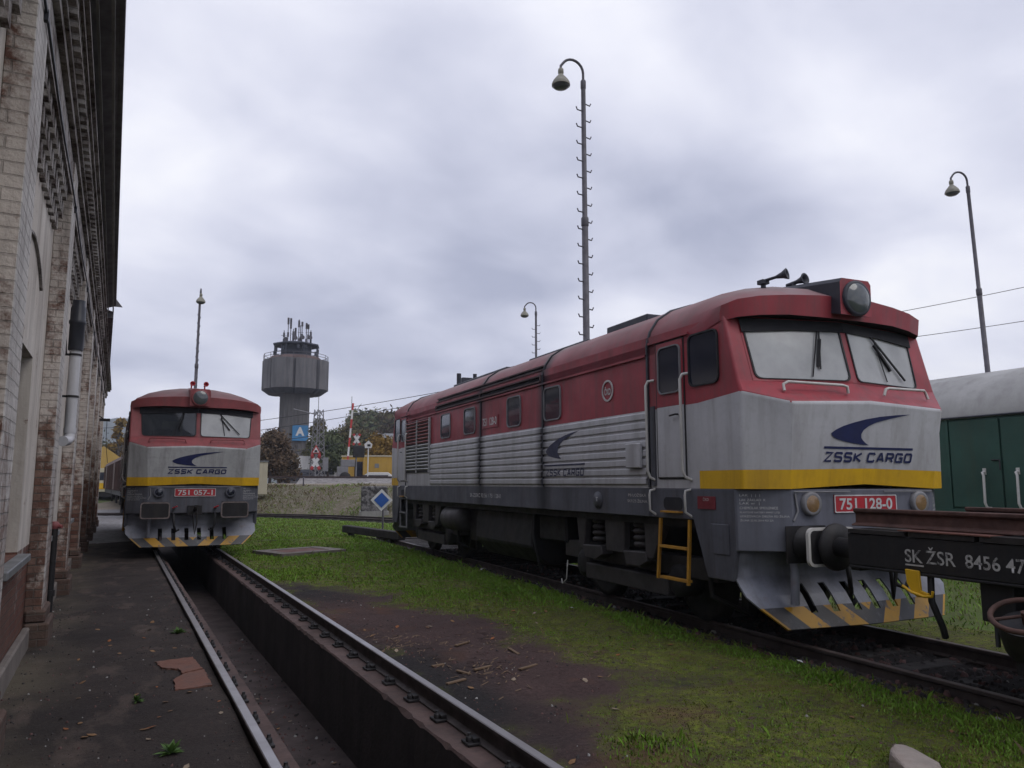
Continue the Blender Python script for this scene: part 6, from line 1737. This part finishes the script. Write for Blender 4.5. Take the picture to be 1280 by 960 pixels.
# houses among the trees
for k, (pxx, pyy, Z, w_, lab) in enumerate(((464, 548, 150, 9, 'grey roofed house among the trees above the yellow containers'),)):
    q = at_d(pxx, pyy, Z); ax_, f_ = facing(q); r = empty('house', (q.x, q.y, q.z - 4.0), math.atan2(ax_.y, ax_.x), lab, 'house')
    b = MB(); b.box((-w_ / 2, 0, -3), (w_ / 2, 6, 3.2)); b.build('wall', M['white'], r); b = MB(); b.prism([(-.4, 3.2), (6.4, 3.2), (3, 5.2)], 0, -w_ / 2 - .3, w_ / 2 + .3); b.build('roof', M['tin'], r)
    b = MB()
    for x in (-3, -1, 1, 3): b.box((x - .4, -.05, 1.2), (x + .4, -.01, 2.5))
    b.build('window', M['glass_dark'], r)
# trees at the left end
for k, (pxx, Z, h_, w_, mt, lab) in enumerate(((140, 150, 9.5, 9, 'leaf_olive', 'olive tree far behind the brown wagons'), (145, 118, 12.5, 2.6, 'leaf_gold', 'slim yellow poplar far beyond the shed end'), (158, 140, 8, 9, 'leaf_brown', 'brown tree far behind the roof of the brown wagons'), (110, 160, 12, 10, 'leaf_green', 'dark tree hidden at the shed end'))):
    tree(pt(pxx, Z, 0), h_, w_, M[mt], lab, 200 + k, 'tree', 'trees beyond the shed end', 2200, .32, .1 if w_ < 3 else .2)
q = pt(158, 120, 0)
r = empty('catenary_mast', q, 0, 'thin lattice mast between the shed end and the grimy locomotive', 'mast'); b = MB()
for x in (-.25, .25): b.tube([(x, 0, 0), (x * .7, 0, 10.2)], .05, 5)
for k in range(17): b.tube([(-.25, 0, k * .6), (.25, 0, k * .6 + .6)], .03, 4); b.tube([(.25, 0, k * .6), (-.25, 0, k * .6 + .6)], .03, 4)
b.build('lattice', M['pole'], r)
# overhead wires
def wire(p, q, label, rad=.02, sag=.4):
    p, q = Vector(p), Vector(q); pts = []
    for k in range(17):
        t = k / 16; v = p.lerp(q, t); v.z -= sag * 4 * t * (1 - t); pts.append(v)
    b = MB(); b.tube(pts, rad, 5); o = b.build('overhead_wire', M['gasket']); tag(o, label, 'wire', 'overhead wires')
wire(at_d(1020, 408, 60), at_d(1420, 328, 52), 'upper overhead wire behind the cab and the leaning lamp post', .024, .2)
wire(at_d(1020, 436, 60), at_d(1420, 378, 52), 'lower overhead wire above the green wagon roof', .024, .2)
for k, (a, c, Z) in enumerate((((140, 546), (560, 488), 95), ((140, 560), (560, 498), 97), ((300, 555), (560, 512), 90), ((300, 575), (560, 520), 88), ((100, 535), (260, 520), 110))):
    wire(at_d(*a, Z), at_d(*c, Z - 8), ('highest overhead wire crossing behind the control tower', 'second overhead wire crossing behind the control tower', 'overhead wire in front of the tower shaft', 'lowest overhead wire above the crossing', 'overhead wire beyond the shed end')[k], .035, .5)

# ================================================================ GRASS, WEEDS, LITTER
def blades(name, X, Y, Z, H, Wd, mats, mi, seed, label, lean=.5):
    rg = np.random.RandomState(seed); n = len(X); a = rg.rand(n) * 2 * np.pi
    ca, sa = np.cos(a), np.sin(a); b_ = rg.rand(n) * 2 * np.pi; ln = lean * H * rg.rand(n)
    P0 = np.stack([X - ca * Wd, Y - sa * Wd, Z], -1); P1 = np.stack([X + ca * Wd, Y + sa * Wd, Z], -1)
    P2 = np.stack([X + ca * Wd * .7 + np.cos(b_) * ln * .5, Y + sa * Wd * .7 + np.sin(b_) * ln * .5, Z + H * .65], -1)
    P3 = np.stack([X + np.cos(b_) * ln * 1.4, Y + np.sin(b_) * ln * 1.4, Z + H], -1)
    V = np.stack([P0, P1, P2, P3], 1).reshape(-1, 3)
    me = bpy.data.meshes.new(name); me.vertices.add(n * 4); me.vertices.foreach_set('co', V.astype(np.float32).ravel())
    me.loops.add(n * 4); me.loops.foreach_set('vertex_index', np.arange(n * 4)); me.polygons.add(n); me.polygons.foreach_set('loop_start', np.arange(n) * 4)
    for m_ in mats: me.materials.append(m_)
    me.polygons.foreach_set('material_index', mi.astype(np.int32)); me.update(calc_edges=True); me.validate()
    o = bpy.data.objects.new(name, me); COL.objects.link(o); return tag(o, label, 'grass', None, 'stuff')
def blade_mat(name, a, bb):
    b = NB(name); n = b.noise(1.4, 4, .6); c = b.mix(b.mapr(n, .35, .65), a, bb); b.fin(c, .6, 0, .25)
    return b.m
M['blade_a'] = blade_mat('bright grass', (.115, .235, .020), (.155, .26, .032))
M['blade_b'] = blade_mat('olive grass', (.105, .145, .022), (.145, .17, .032))
M['blade_c'] = blade_mat('dry grass', (.13, .095, .045), (.10, .075, .035))
M['moss'] = blade_mat('yellow green moss', (.17, .19, .022), (.09, .105, .018))
M['scrap_wood'] = paint('splintered brown wood', (.13, .085, .052), .85, .3, 9, (.06, .04, .03), .4, streak=False)
rg = np.random.RandomState(11)
def scatter(n, x0, x1, y0, y1):
    X = rg.uniform(x0, x1, n); Y = rg.uniform(y0, y1, n); return X, Y
Xs, Ys, Hs, Ws, Ms = [], [], [], [], []
for n, (y0, y1), sc_ in ((150000, (2.4, 7.5), 1.), (130000, (7.5, 14), 1.35), (90000, (14, 26.5), 2.1)):
    X, Y = scatter(n, 2.6, 9.5, y0, y1)
    vis = (X > .08 * Y) & (X < 1.75 * Y + 1)
    X, Y = X[vis], Y[vis]
    g_, d_, dead, dk = masks(X, Y)
    keep = rg.rand(len(X)) < d_ * .95 + dead * .25; X, Y, d_, dead = X[keep], Y[keep], d_[keep], dead[keep]
    t = X * NV[0] + Y * NV[1]; k_ = len(X)
    tuft = np.clip(1 - np.hypot(X - 3.25, Y - 4.5) / .55, 0, 1)
    Xs.append(X); Ys.append(Y); Hs.append((.008 + .020 * d_ ** 1.5 + .055 * tuft * rg.rand(k_) + .05 * (rg.rand(k_) > .985)) * (.5 + rg.rand(k_)) * sc_ ** .5); Ws.append((.0045 + .004 * rg.rand(k_)) * sc_)
    r_ = rg.rand(k_); Ms.append(np.where(dead > .3, np.where(r_ < .75, 2, 1), np.where(r_ < .35 + .45 * d_, 0, np.where(r_ < .95, 1, 2))))
# low moss and clover between the grass: tiny, nearly flat leaves
for n, (y0, y1), sc_ in ((170000, (2.4, 6.5), 1.), (110000, (6.5, 12), 1.5)):
    X, Y = scatter(n, 2.6, 8.2, y0, y1); vis = (X > .1 * Y) & (X < 1.6 * Y + .6); X, Y = X[vis], Y[vis]
    g_, d_, dead, dk = masks(X, Y)
    keep = rg.rand(len(X)) < np.clip(g_ * 1.3 - .15, 0, 1) * (.25 + .9 * fbm(X, Y, .35, 61)) * (1 - .7 * dk); X, Y, dead = X[keep], Y[keep], dead[keep]; k_ = len(X); r_ = rg.rand(k_) + (fbm(X, Y, .6, 17) - .5) * 1.6
    Xs.append(X); Ys.append(Y); Hs.append(.004 + .010 * rg.rand(k_)); Ws.append((.003 + .004 * rg.rand(k_)) * sc_); Ms.append(np.where(dead > .3, 2, np.where(r_ < .42, 3, np.where(r_ < .78, 1, np.where(r_ < .92, 0, 2)))))
X, Y, Hh, Wd, mi_ = map(np.concatenate, (Xs, Ys, Hs, Ws, Ms))
blades('grass', X, Y, z_soil(X, Y) - .004, Hh, Wd, [M['blade_a'], M['blade_b'], M['blade_c'], M['moss']], mi_, 5, 'short patchy grass and moss beside the red locomotive track', .7)
X, Y = scatter(60000, 2.7, 22, 25.6, 46); v_ = (X > .05 * Y) & (X < 14.5 - .0 * Y + (36 - Y) * .35 + 4); X, Y = X[v_], Y[v_]
X2, Y2 = scatter(40000, 9.3, 22, 3, 26); X, Y = np.concatenate([X, X2]), np.concatenate([Y, Y2])
C2 = np.array(curve); dist = np.min(np.hypot(X[:, None] - C2[None, :, 0], Y[:, None] - C2[None, :, 1]), 1); ok = dist > 1.7; X, Y = X[ok], Y[ok]
r_ = rg.rand(len(X)); blades('lawn_grass', X, Y, z_turf(X, Y), .035 + .045 * rg.rand(len(X)), np.where(Y < 26, .009, .016), [M['blade_a'], M['blade_b'], M['blade_c']], np.where(r_ < .55, 0, np.where(r_ < .93, 1, 2)), 6, 'green lawn beyond the locomotives', .8)
# weeds and dry stalks on the bank
bp_ = np.array([v for v in V]) if False else None
Bk = bpy.data.objects['bank'].data; nb = len(rows); n_c = len(curve)
co = np.array([v.co[:] for v in Bk.vertices]).reshape(nb, n_c, 3)
k_ = rg.uniform(0, 4.9, 26000); i_ = rg.uniform(0, n_c - 1.01, 26000); ki, ii = k_.astype(int), i_.astype(int); fk, fi = (k_ - ki)[:, None], (i_ - ii)[:, None]
Pb = (co[ki, ii] * (1 - fi) + co[ki, ii + 1] * fi) * (1 - fk) + (co[ki + 1, ii] * (1 - fi) + co[ki + 1, ii + 1] * fi) * fk
nz = fbm(Pb[:, 0], Pb[:, 1], 2.4, 77); grn = fbm(Pb[:, 0], Pb[:, 1], 4.5, 88)
ok = (nz > .455) & (rg.rand(26000) < .9); Pb, nz, grn = Pb[ok], nz[ok], grn[ok]
r_ = rg.rand(len(Pb)); o = blades('bank_weeds', Pb[:, 0], Pb[:, 1], Pb[:, 2] - .02, .05 + .55 * (nz - .42) * (.3 + rg.rand(len(Pb))), np.full(len(Pb), .018), [M['blade_a'], M['blade_b'], M['blade_c']], np.where(grn + .15 * r_ > .70, np.where(r_ < .4, 0, 1), np.where(r_ < .22, 1, 2)), 8, 'weeds and dry stalks covering the bank', .9)
o['category'] = 'weeds'
M['weed_leaf'] = blade_mat('weed leaves', (.055, .115, .022), (.085, .15, .04))
# leafy weeds in the path
def weed(p, rad, n, label, seed):
    rr = random.Random(seed); b = MB()
    for k in range(n):
        a = rr.uniform(0, 6.28); ln = rad * rr.uniform(.5, 1); w_ = ln * rr.uniform(.12, .22); el = rr.uniform(.05, 1.2)
        d = Vector((math.cos(a) * math.cos(el), math.sin(a) * math.cos(el), math.sin(el))); s = Vector((-math.sin(a), math.cos(a), 0))
        b.add([(0, 0, 0), d * ln * .5 + s * w_, d * ln + Vector((0, 0, -.15 * ln)), d * ln * .5 - s * w_], [(0, 1, 2, 3)])
    o = b.build('weed', M['weed_leaf']); o.location = p; tag(o, label, 'weed', 'weeds in the black path')
weed((.736, 10.0, -.06), .13, 70, 'round leafy weed beside the left pit rail', 1)
weed((.42, 5.75, -.07), .12, 34, 'broad leaved weed nearest the camera in the black path', 2)
weed((.25, 7.2, -.07), .08, 40, 'small weed tuft left of the brick red slab', 3)
# boulder at the bottom edge
def rock(p, sx, sy, sz, mat, label, seed, name='boulder', sub=4, cat='stone', group=None):
    import bmesh
    rg_ = np.random.RandomState(seed); bm = bmesh.new()
    for k in range(22):
        v = rg_.normal(size=3); v /= np.linalg.norm(v); v = np.sign(v) * np.abs(v) ** .8
        bm.verts.new((v[0], v[1], min(v[2], .62)))
    bmesh.ops.convex_hull(bm, input=bm.verts[:]); loose = [v for v in bm.verts if not v.link_faces]; bmesh.ops.delete(bm, geom=loose, context='VERTS')
    bmesh.ops.bevel(bm, geom=bm.edges[:], offset=.09, segments=2, affect='EDGES', profile=.6)
    bmesh.ops.triangulate(bm, faces=bm.faces[:]); bmesh.ops.subdivide_edges(bm, edges=bm.edges[:], cuts=2, use_grid_fill=True)
    for v in bm.verts:
        c = np.array(v.co); j = fbm(np.array([c[0] * 3 + 9]), np.array([c[1] * 3 + c[2] * 2]), .7, seed)[0] - .5
        c = c * (1 + .10 * j); v.co = (c[0] * sx, c[1] * sy, c[2] * sz)
    for f in bm.faces: f.smooth = False
    me = bpy.data.meshes.new(name); bm.to_mesh(me); bm.free(); me.materials.append(mat)
    o = bpy.data.objects.new(name, me); COL.objects.link(o); o.location = p; o.rotation_euler.z = seed * 1.3; return tag(o, label, cat, group)
M['rock'] = paint('pale stone with earthy stains', (.26, .225, .20), .85, .2, 5, (.12, .07, .05), .55, bump=.6, streak=False)
rb = on_z(1145, 962, -.08); rock((rb.x, rb.y, -.07), .27, .15, .13, M['rock'], 'pale boulder at the bottom edge of the grass', 3)
# stones, wood scraps, leaves and paper scattered on the ground: individually placed
scr = [(5.1, 8.0), (2.95, 7.4), (3.05, 7.0), (3.3, 7.1), (2.85, 6.7), (3.55, 8.2), (3.9, 7.6), (3.7, 6.9), (3.2, 6.3)]
for k, (x, y) in enumerate(scr[1:8]):
    b = MB(); ln = random.uniform(.12, .30); b.obox((0, 0, 0), (1, 0, 0), (0, 1, 0), (0, 0, 1), ln / 2, .018, .008); o = b.build('wood_scrap', M['scrap_wood'] if 'scrap_wood' in M else M['blade_c'], None, .003)
    o.location = (x, y, float(z_soil(np.array([x]), np.array([y]))[0]) + .012); o.rotation_euler = (0, random.uniform(-.05, .05), random.uniform(0, 3)); tag(o, 'splintered wood scrap on the red dirt right of the pit', 'wood scrap', 'wood scraps on the red dirt')
rg2 = np.random.RandomState(21)
def pebbles(n, xf, zf, smin, smax, pw):
    X, Y = xf(n); s_ = smin + (smax - smin) * rg2.rand(len(X)) ** pw; return X, Y, zf(X, Y), s_
def in_bed(n):
    s0 = rg2.uniform(-1, 21, n); t0 = TC + rg2.uniform(-1.15, 1.15, n); return DV[0] * s0 + NV[0] * t0, DV[1] * s0 + NV[1] * t0
def in_dirt(n):
    X, Y = rg2.uniform(2.55, 6.0, n), 2.8 + 11 * rg2.rand(n) ** 1.4; g_, d_, de, dk = masks(X, Y); cl = fbm(X, Y, .7, 55)
    k = (rg2.rand(n) > g_ * .9) & (rg2.rand(n) < np.clip((cl - .3) * 2.5, .05, 1)); return X[k], Y[k]
def in_path(n):
    X, Y = rg2.uniform(-.8, .88, n), 2.8 + 13 * rg2.rand(n) ** 1.3; cl = fbm(X, Y, .5, 56); edge = np.clip(np.abs(X - .05) - .45, 0, .4) * 2
    k = rg2.rand(n) < np.clip((cl - .38) * 2 + edge * .6, .03, 1); return X[k], Y[k]
PB = [pebbles(9000, in_dirt, z_soil, .003, .018, 3.5), pebbles(7000, in_path, z_path, .003, .016, 3.5), pebbles(9000, in_bed, z_soil, .012, .05, 2.2),
      pebbles(1200, lambda n: (rg2.uniform(1.22, 2.17, n), 3.5 + 11 * rg2.rand(n)), lambda x, y: x * 0 - 1.0, .005, .03, 3)]
X, Y, Z, S_ = (np.concatenate([p[i] for p in PB]) for i in range(4)); N_ = len(X)
kind = np.concatenate([np.where(rg2.rand(len(PB[i][0])) < pr_[0], 0, np.where(rg2.rand(len(PB[i][0])) < pr_[1], 1, 2)) for i, pr_ in enumerate(((.6, .12), (.35, .10), (.25, .02), (.5, .2)))])
ang0 = rg2.rand(N_) * 6; P_ = []
for lev, (kr, kz) in enumerate(((1., -.004), (.62, None))):
    for q in (0, 1.5, 3.1, 4.6):
        r_ = S_ * kr * rg2.uniform(.6, 1.25, N_); P_.append(np.stack([X + np.cos(ang0 + q) * r_, Y + np.sin(ang0 + q) * r_, Z + (kz if kz is not None else S_ * rg2.uniform(.35, 1.0, N_))], -1))
V_ = np.stack(P_, 1).reshape(-1, 3); b8 = np.arange(N_)[:, None] * 8
F_ = np.concatenate([b8 + np.array([4, 5, 6, 7])] + [b8 + np.array([i, (i + 1) % 4, 4 + (i + 1) % 4, 4 + i]) for i in range(4)], 1).reshape(-1, 4)
M['stone_red'] = paint('reddish clinker', (.085, .045, .042), .9, .4, 9, (.03, .022, .022), .4, streak=False)
M['stone_dark'] = paint('black clinker', (.022, .019, .019), .85, .4, 9, (.05, .04, .038), .4, streak=False)
me = bpy.data.meshes.new('gravel'); me.vertices.add(N_ * 8); me.vertices.foreach_set('co', V_.astype(np.float32).ravel()); me.loops.add(len(F_) * 4); me.loops.foreach_set('vertex_index', F_.ravel()); me.polygons.add(len(F_)); me.polygons.foreach_set('loop_start', np.arange(len(F_)) * 4)
for mm in (M['stone_red'], M['concrete'], M['stone_dark']): me.materials.append(mm)
me.polygons.foreach_set('material_index', np.repeat(kind, 5).astype(np.int32)); me.update(calc_edges=True); me.validate()
o = bpy.data.objects.new('gravel', me); COL.objects.link(o); tag(o, 'loose stones and clinker scattered over the yard', 'gravel', None, 'stuff')
# wood chips and straw swept together on the red dirt
n = 420; cx_ = rg2.choice([0, 1, 2, 3], n, p=[.35, .3, .2, .15]); cc = np.array([(2.95, 8.6), (3.25, 7.05), (3.95, 8.3), (4.55, 7.2)])[cx_]
X, Y = cc[:, 0] + rg2.normal(size=n) * .22, cc[:, 1] + rg2.normal(size=n) * .38; ok = X > 2.62; X, Y = X[ok], Y[ok]; Z = z_soil(X, Y) + .006; n = len(X)
a_ = rg2.rand(n) * 3.14; ln = .012 + .05 * rg2.rand(n) ** 2; wd_ = .002 + .005 * rg2.rand(n); dx, dy = np.cos(a_), np.sin(a_); tz = rg2.uniform(-.004, .008, n)
V_ = np.stack([np.stack([X + dx * ln * i - dy * wd_ * j, Y + dy * ln * i + dx * wd_ * j, Z + tz * i + .003 * (j > 0)], -1) for i, j in ((-1, -1), (1, -1), (1, 1), (-1, 1))], 1).reshape(-1, 3)
me = bpy.data.meshes.new('wood_chips'); me.from_pydata(V_.tolist(), [], np.arange(n * 4).reshape(-1, 4).tolist()); me.materials.append(M['scrap_wood']); me.update()
o = bpy.data.objects.new('wood_chips', me); COL.objects.link(o); tag(o, 'straw and wood chips littering the red dirt', 'wood chips', None, 'stuff')
# scraps of white paper near the big locomotive's track
for k, (pxx, pyy, lab) in enumerate(((604, 713, 'white paper scrap farthest along the grass by the long locomotive'), (1000, 829, 'pale scrap lying in the bright grass below the plough'), (715, 762, 'small pale scrap in the grass below the middle of the long locomotive'))):
    p = on_z(pxx, pyy, -.09); b = MB(); s0 = .07 if k == 0 else .035
    b.add([(-s0, -s0 * .6, 0), (0, -s0 * .5, s0 * .5), (s0, -s0 * .4, .01), (s0 * .9, s0 * .6, .02), (0, s0 * .5, s0 * .35), (-s0 * .8, s0 * .5, .015)], [(0, 1, 4, 5), (1, 2, 3, 4)])
    o = b.build('paper_scrap', M['white']); o.location = (p.x, p.y, float(z_soil(np.array([p.x]), np.array([p.y]))[0]) + .03); o.rotation_euler.z = k * 1.3; tag(o, lab, 'litter')
p = on_z(1062, 832, -.12); rock((p.x, p.y, -.13), .09, .06, .06, M['rock'], 'pale stone lying against the near rail right of the plough', 8)
# fallen leaves
vs, fs, mi = [], [], []
for k in range(150):
    if k < 45: x, y = rg2.uniform(-.4, .85), rg2.uniform(3.4, 11); z = float(z_path(np.array([x]), np.array([y]))[0]) + .008
    elif k < 65: x, y = rg2.uniform(1.25, 2.1), rg2.uniform(4.5, 12); z = -.985
    else: x, y = rg2.uniform(2.6, 7.), rg2.uniform(3.5, 13); z = float(z_soil(np.array([x]), np.array([y]))[0]) + .012
    s_ = rg2.uniform(.014, .038); a = rg2.rand() * 6; t = rg2.uniform(-.4, .4); o_ = len(vs)
    for q, rr_ in ((0, 1.3), (1.2, .7), (2.4, .8), (3.4, 1.1), (4.6, .75)): vs.append((x + math.cos(a + q) * s_ * rr_, y + math.sin(a + q) * s_ * rr_, z + math.cos(q) * s_ * t))
    fs.append([o_ + i for i in range(5)]); mi.append(int(rg2.choice([0, 0, 1, 2])))
M['leaf_dry'] = paint('dry fallen leaf', (.16, .085, .035), .8, .4, 20, damt=.1, streak=False); M['leaf_pale'] = paint('pale fallen leaf', (.22, .17, .12), .8, .3, 20, damt=.1, streak=False); M['leaf_orange'] = paint('orange fallen leaf', (.20, .07, .02), .8, .3, 20, damt=.1, streak=False)
me = bpy.data.meshes.new('fallen_leaves'); me.from_pydata(vs, [], fs); me.materials.append(M['leaf_dry']); me.materials.append(M['leaf_pale']); me.materials.append(M['leaf_orange']); me.polygons.foreach_set('material_index', mi); me.update()
o = bpy.data.objects.new('fallen_leaves', me); COL.objects.link(o); tag(o, 'dry leaves scattered over the path, pit and dirt', 'leaves', None, 'stuff')

# ================================================================ AIR
b = MB(); b.box((-1500, -300, -6.5), (1500, 1750, 112))
hz = b.build('haze', None); hz.data.materials.clear()
hm_ = bpy.data.materials.new('thin autumn haze'); hm_.use_nodes = True; hm_.node_tree.nodes.clear()
ho_ = hm_.node_tree.nodes.new('ShaderNodeOutputMaterial'); pv = hm_.node_tree.nodes.new('ShaderNodeVolumePrincipled')
pv.inputs['Color'].default_value = (.80, .86, 1.0, 1); pv.inputs['Density'].default_value = .00045; pv.inputs['Anisotropy'].default_value = .1
hm_.node_tree.links.new(pv.outputs[0], ho_.inputs['Volume']); hz.data.materials.append(hm_); tag(hz, kind='stuff', label='thin bluish autumn haze in the far air', cat='haze')
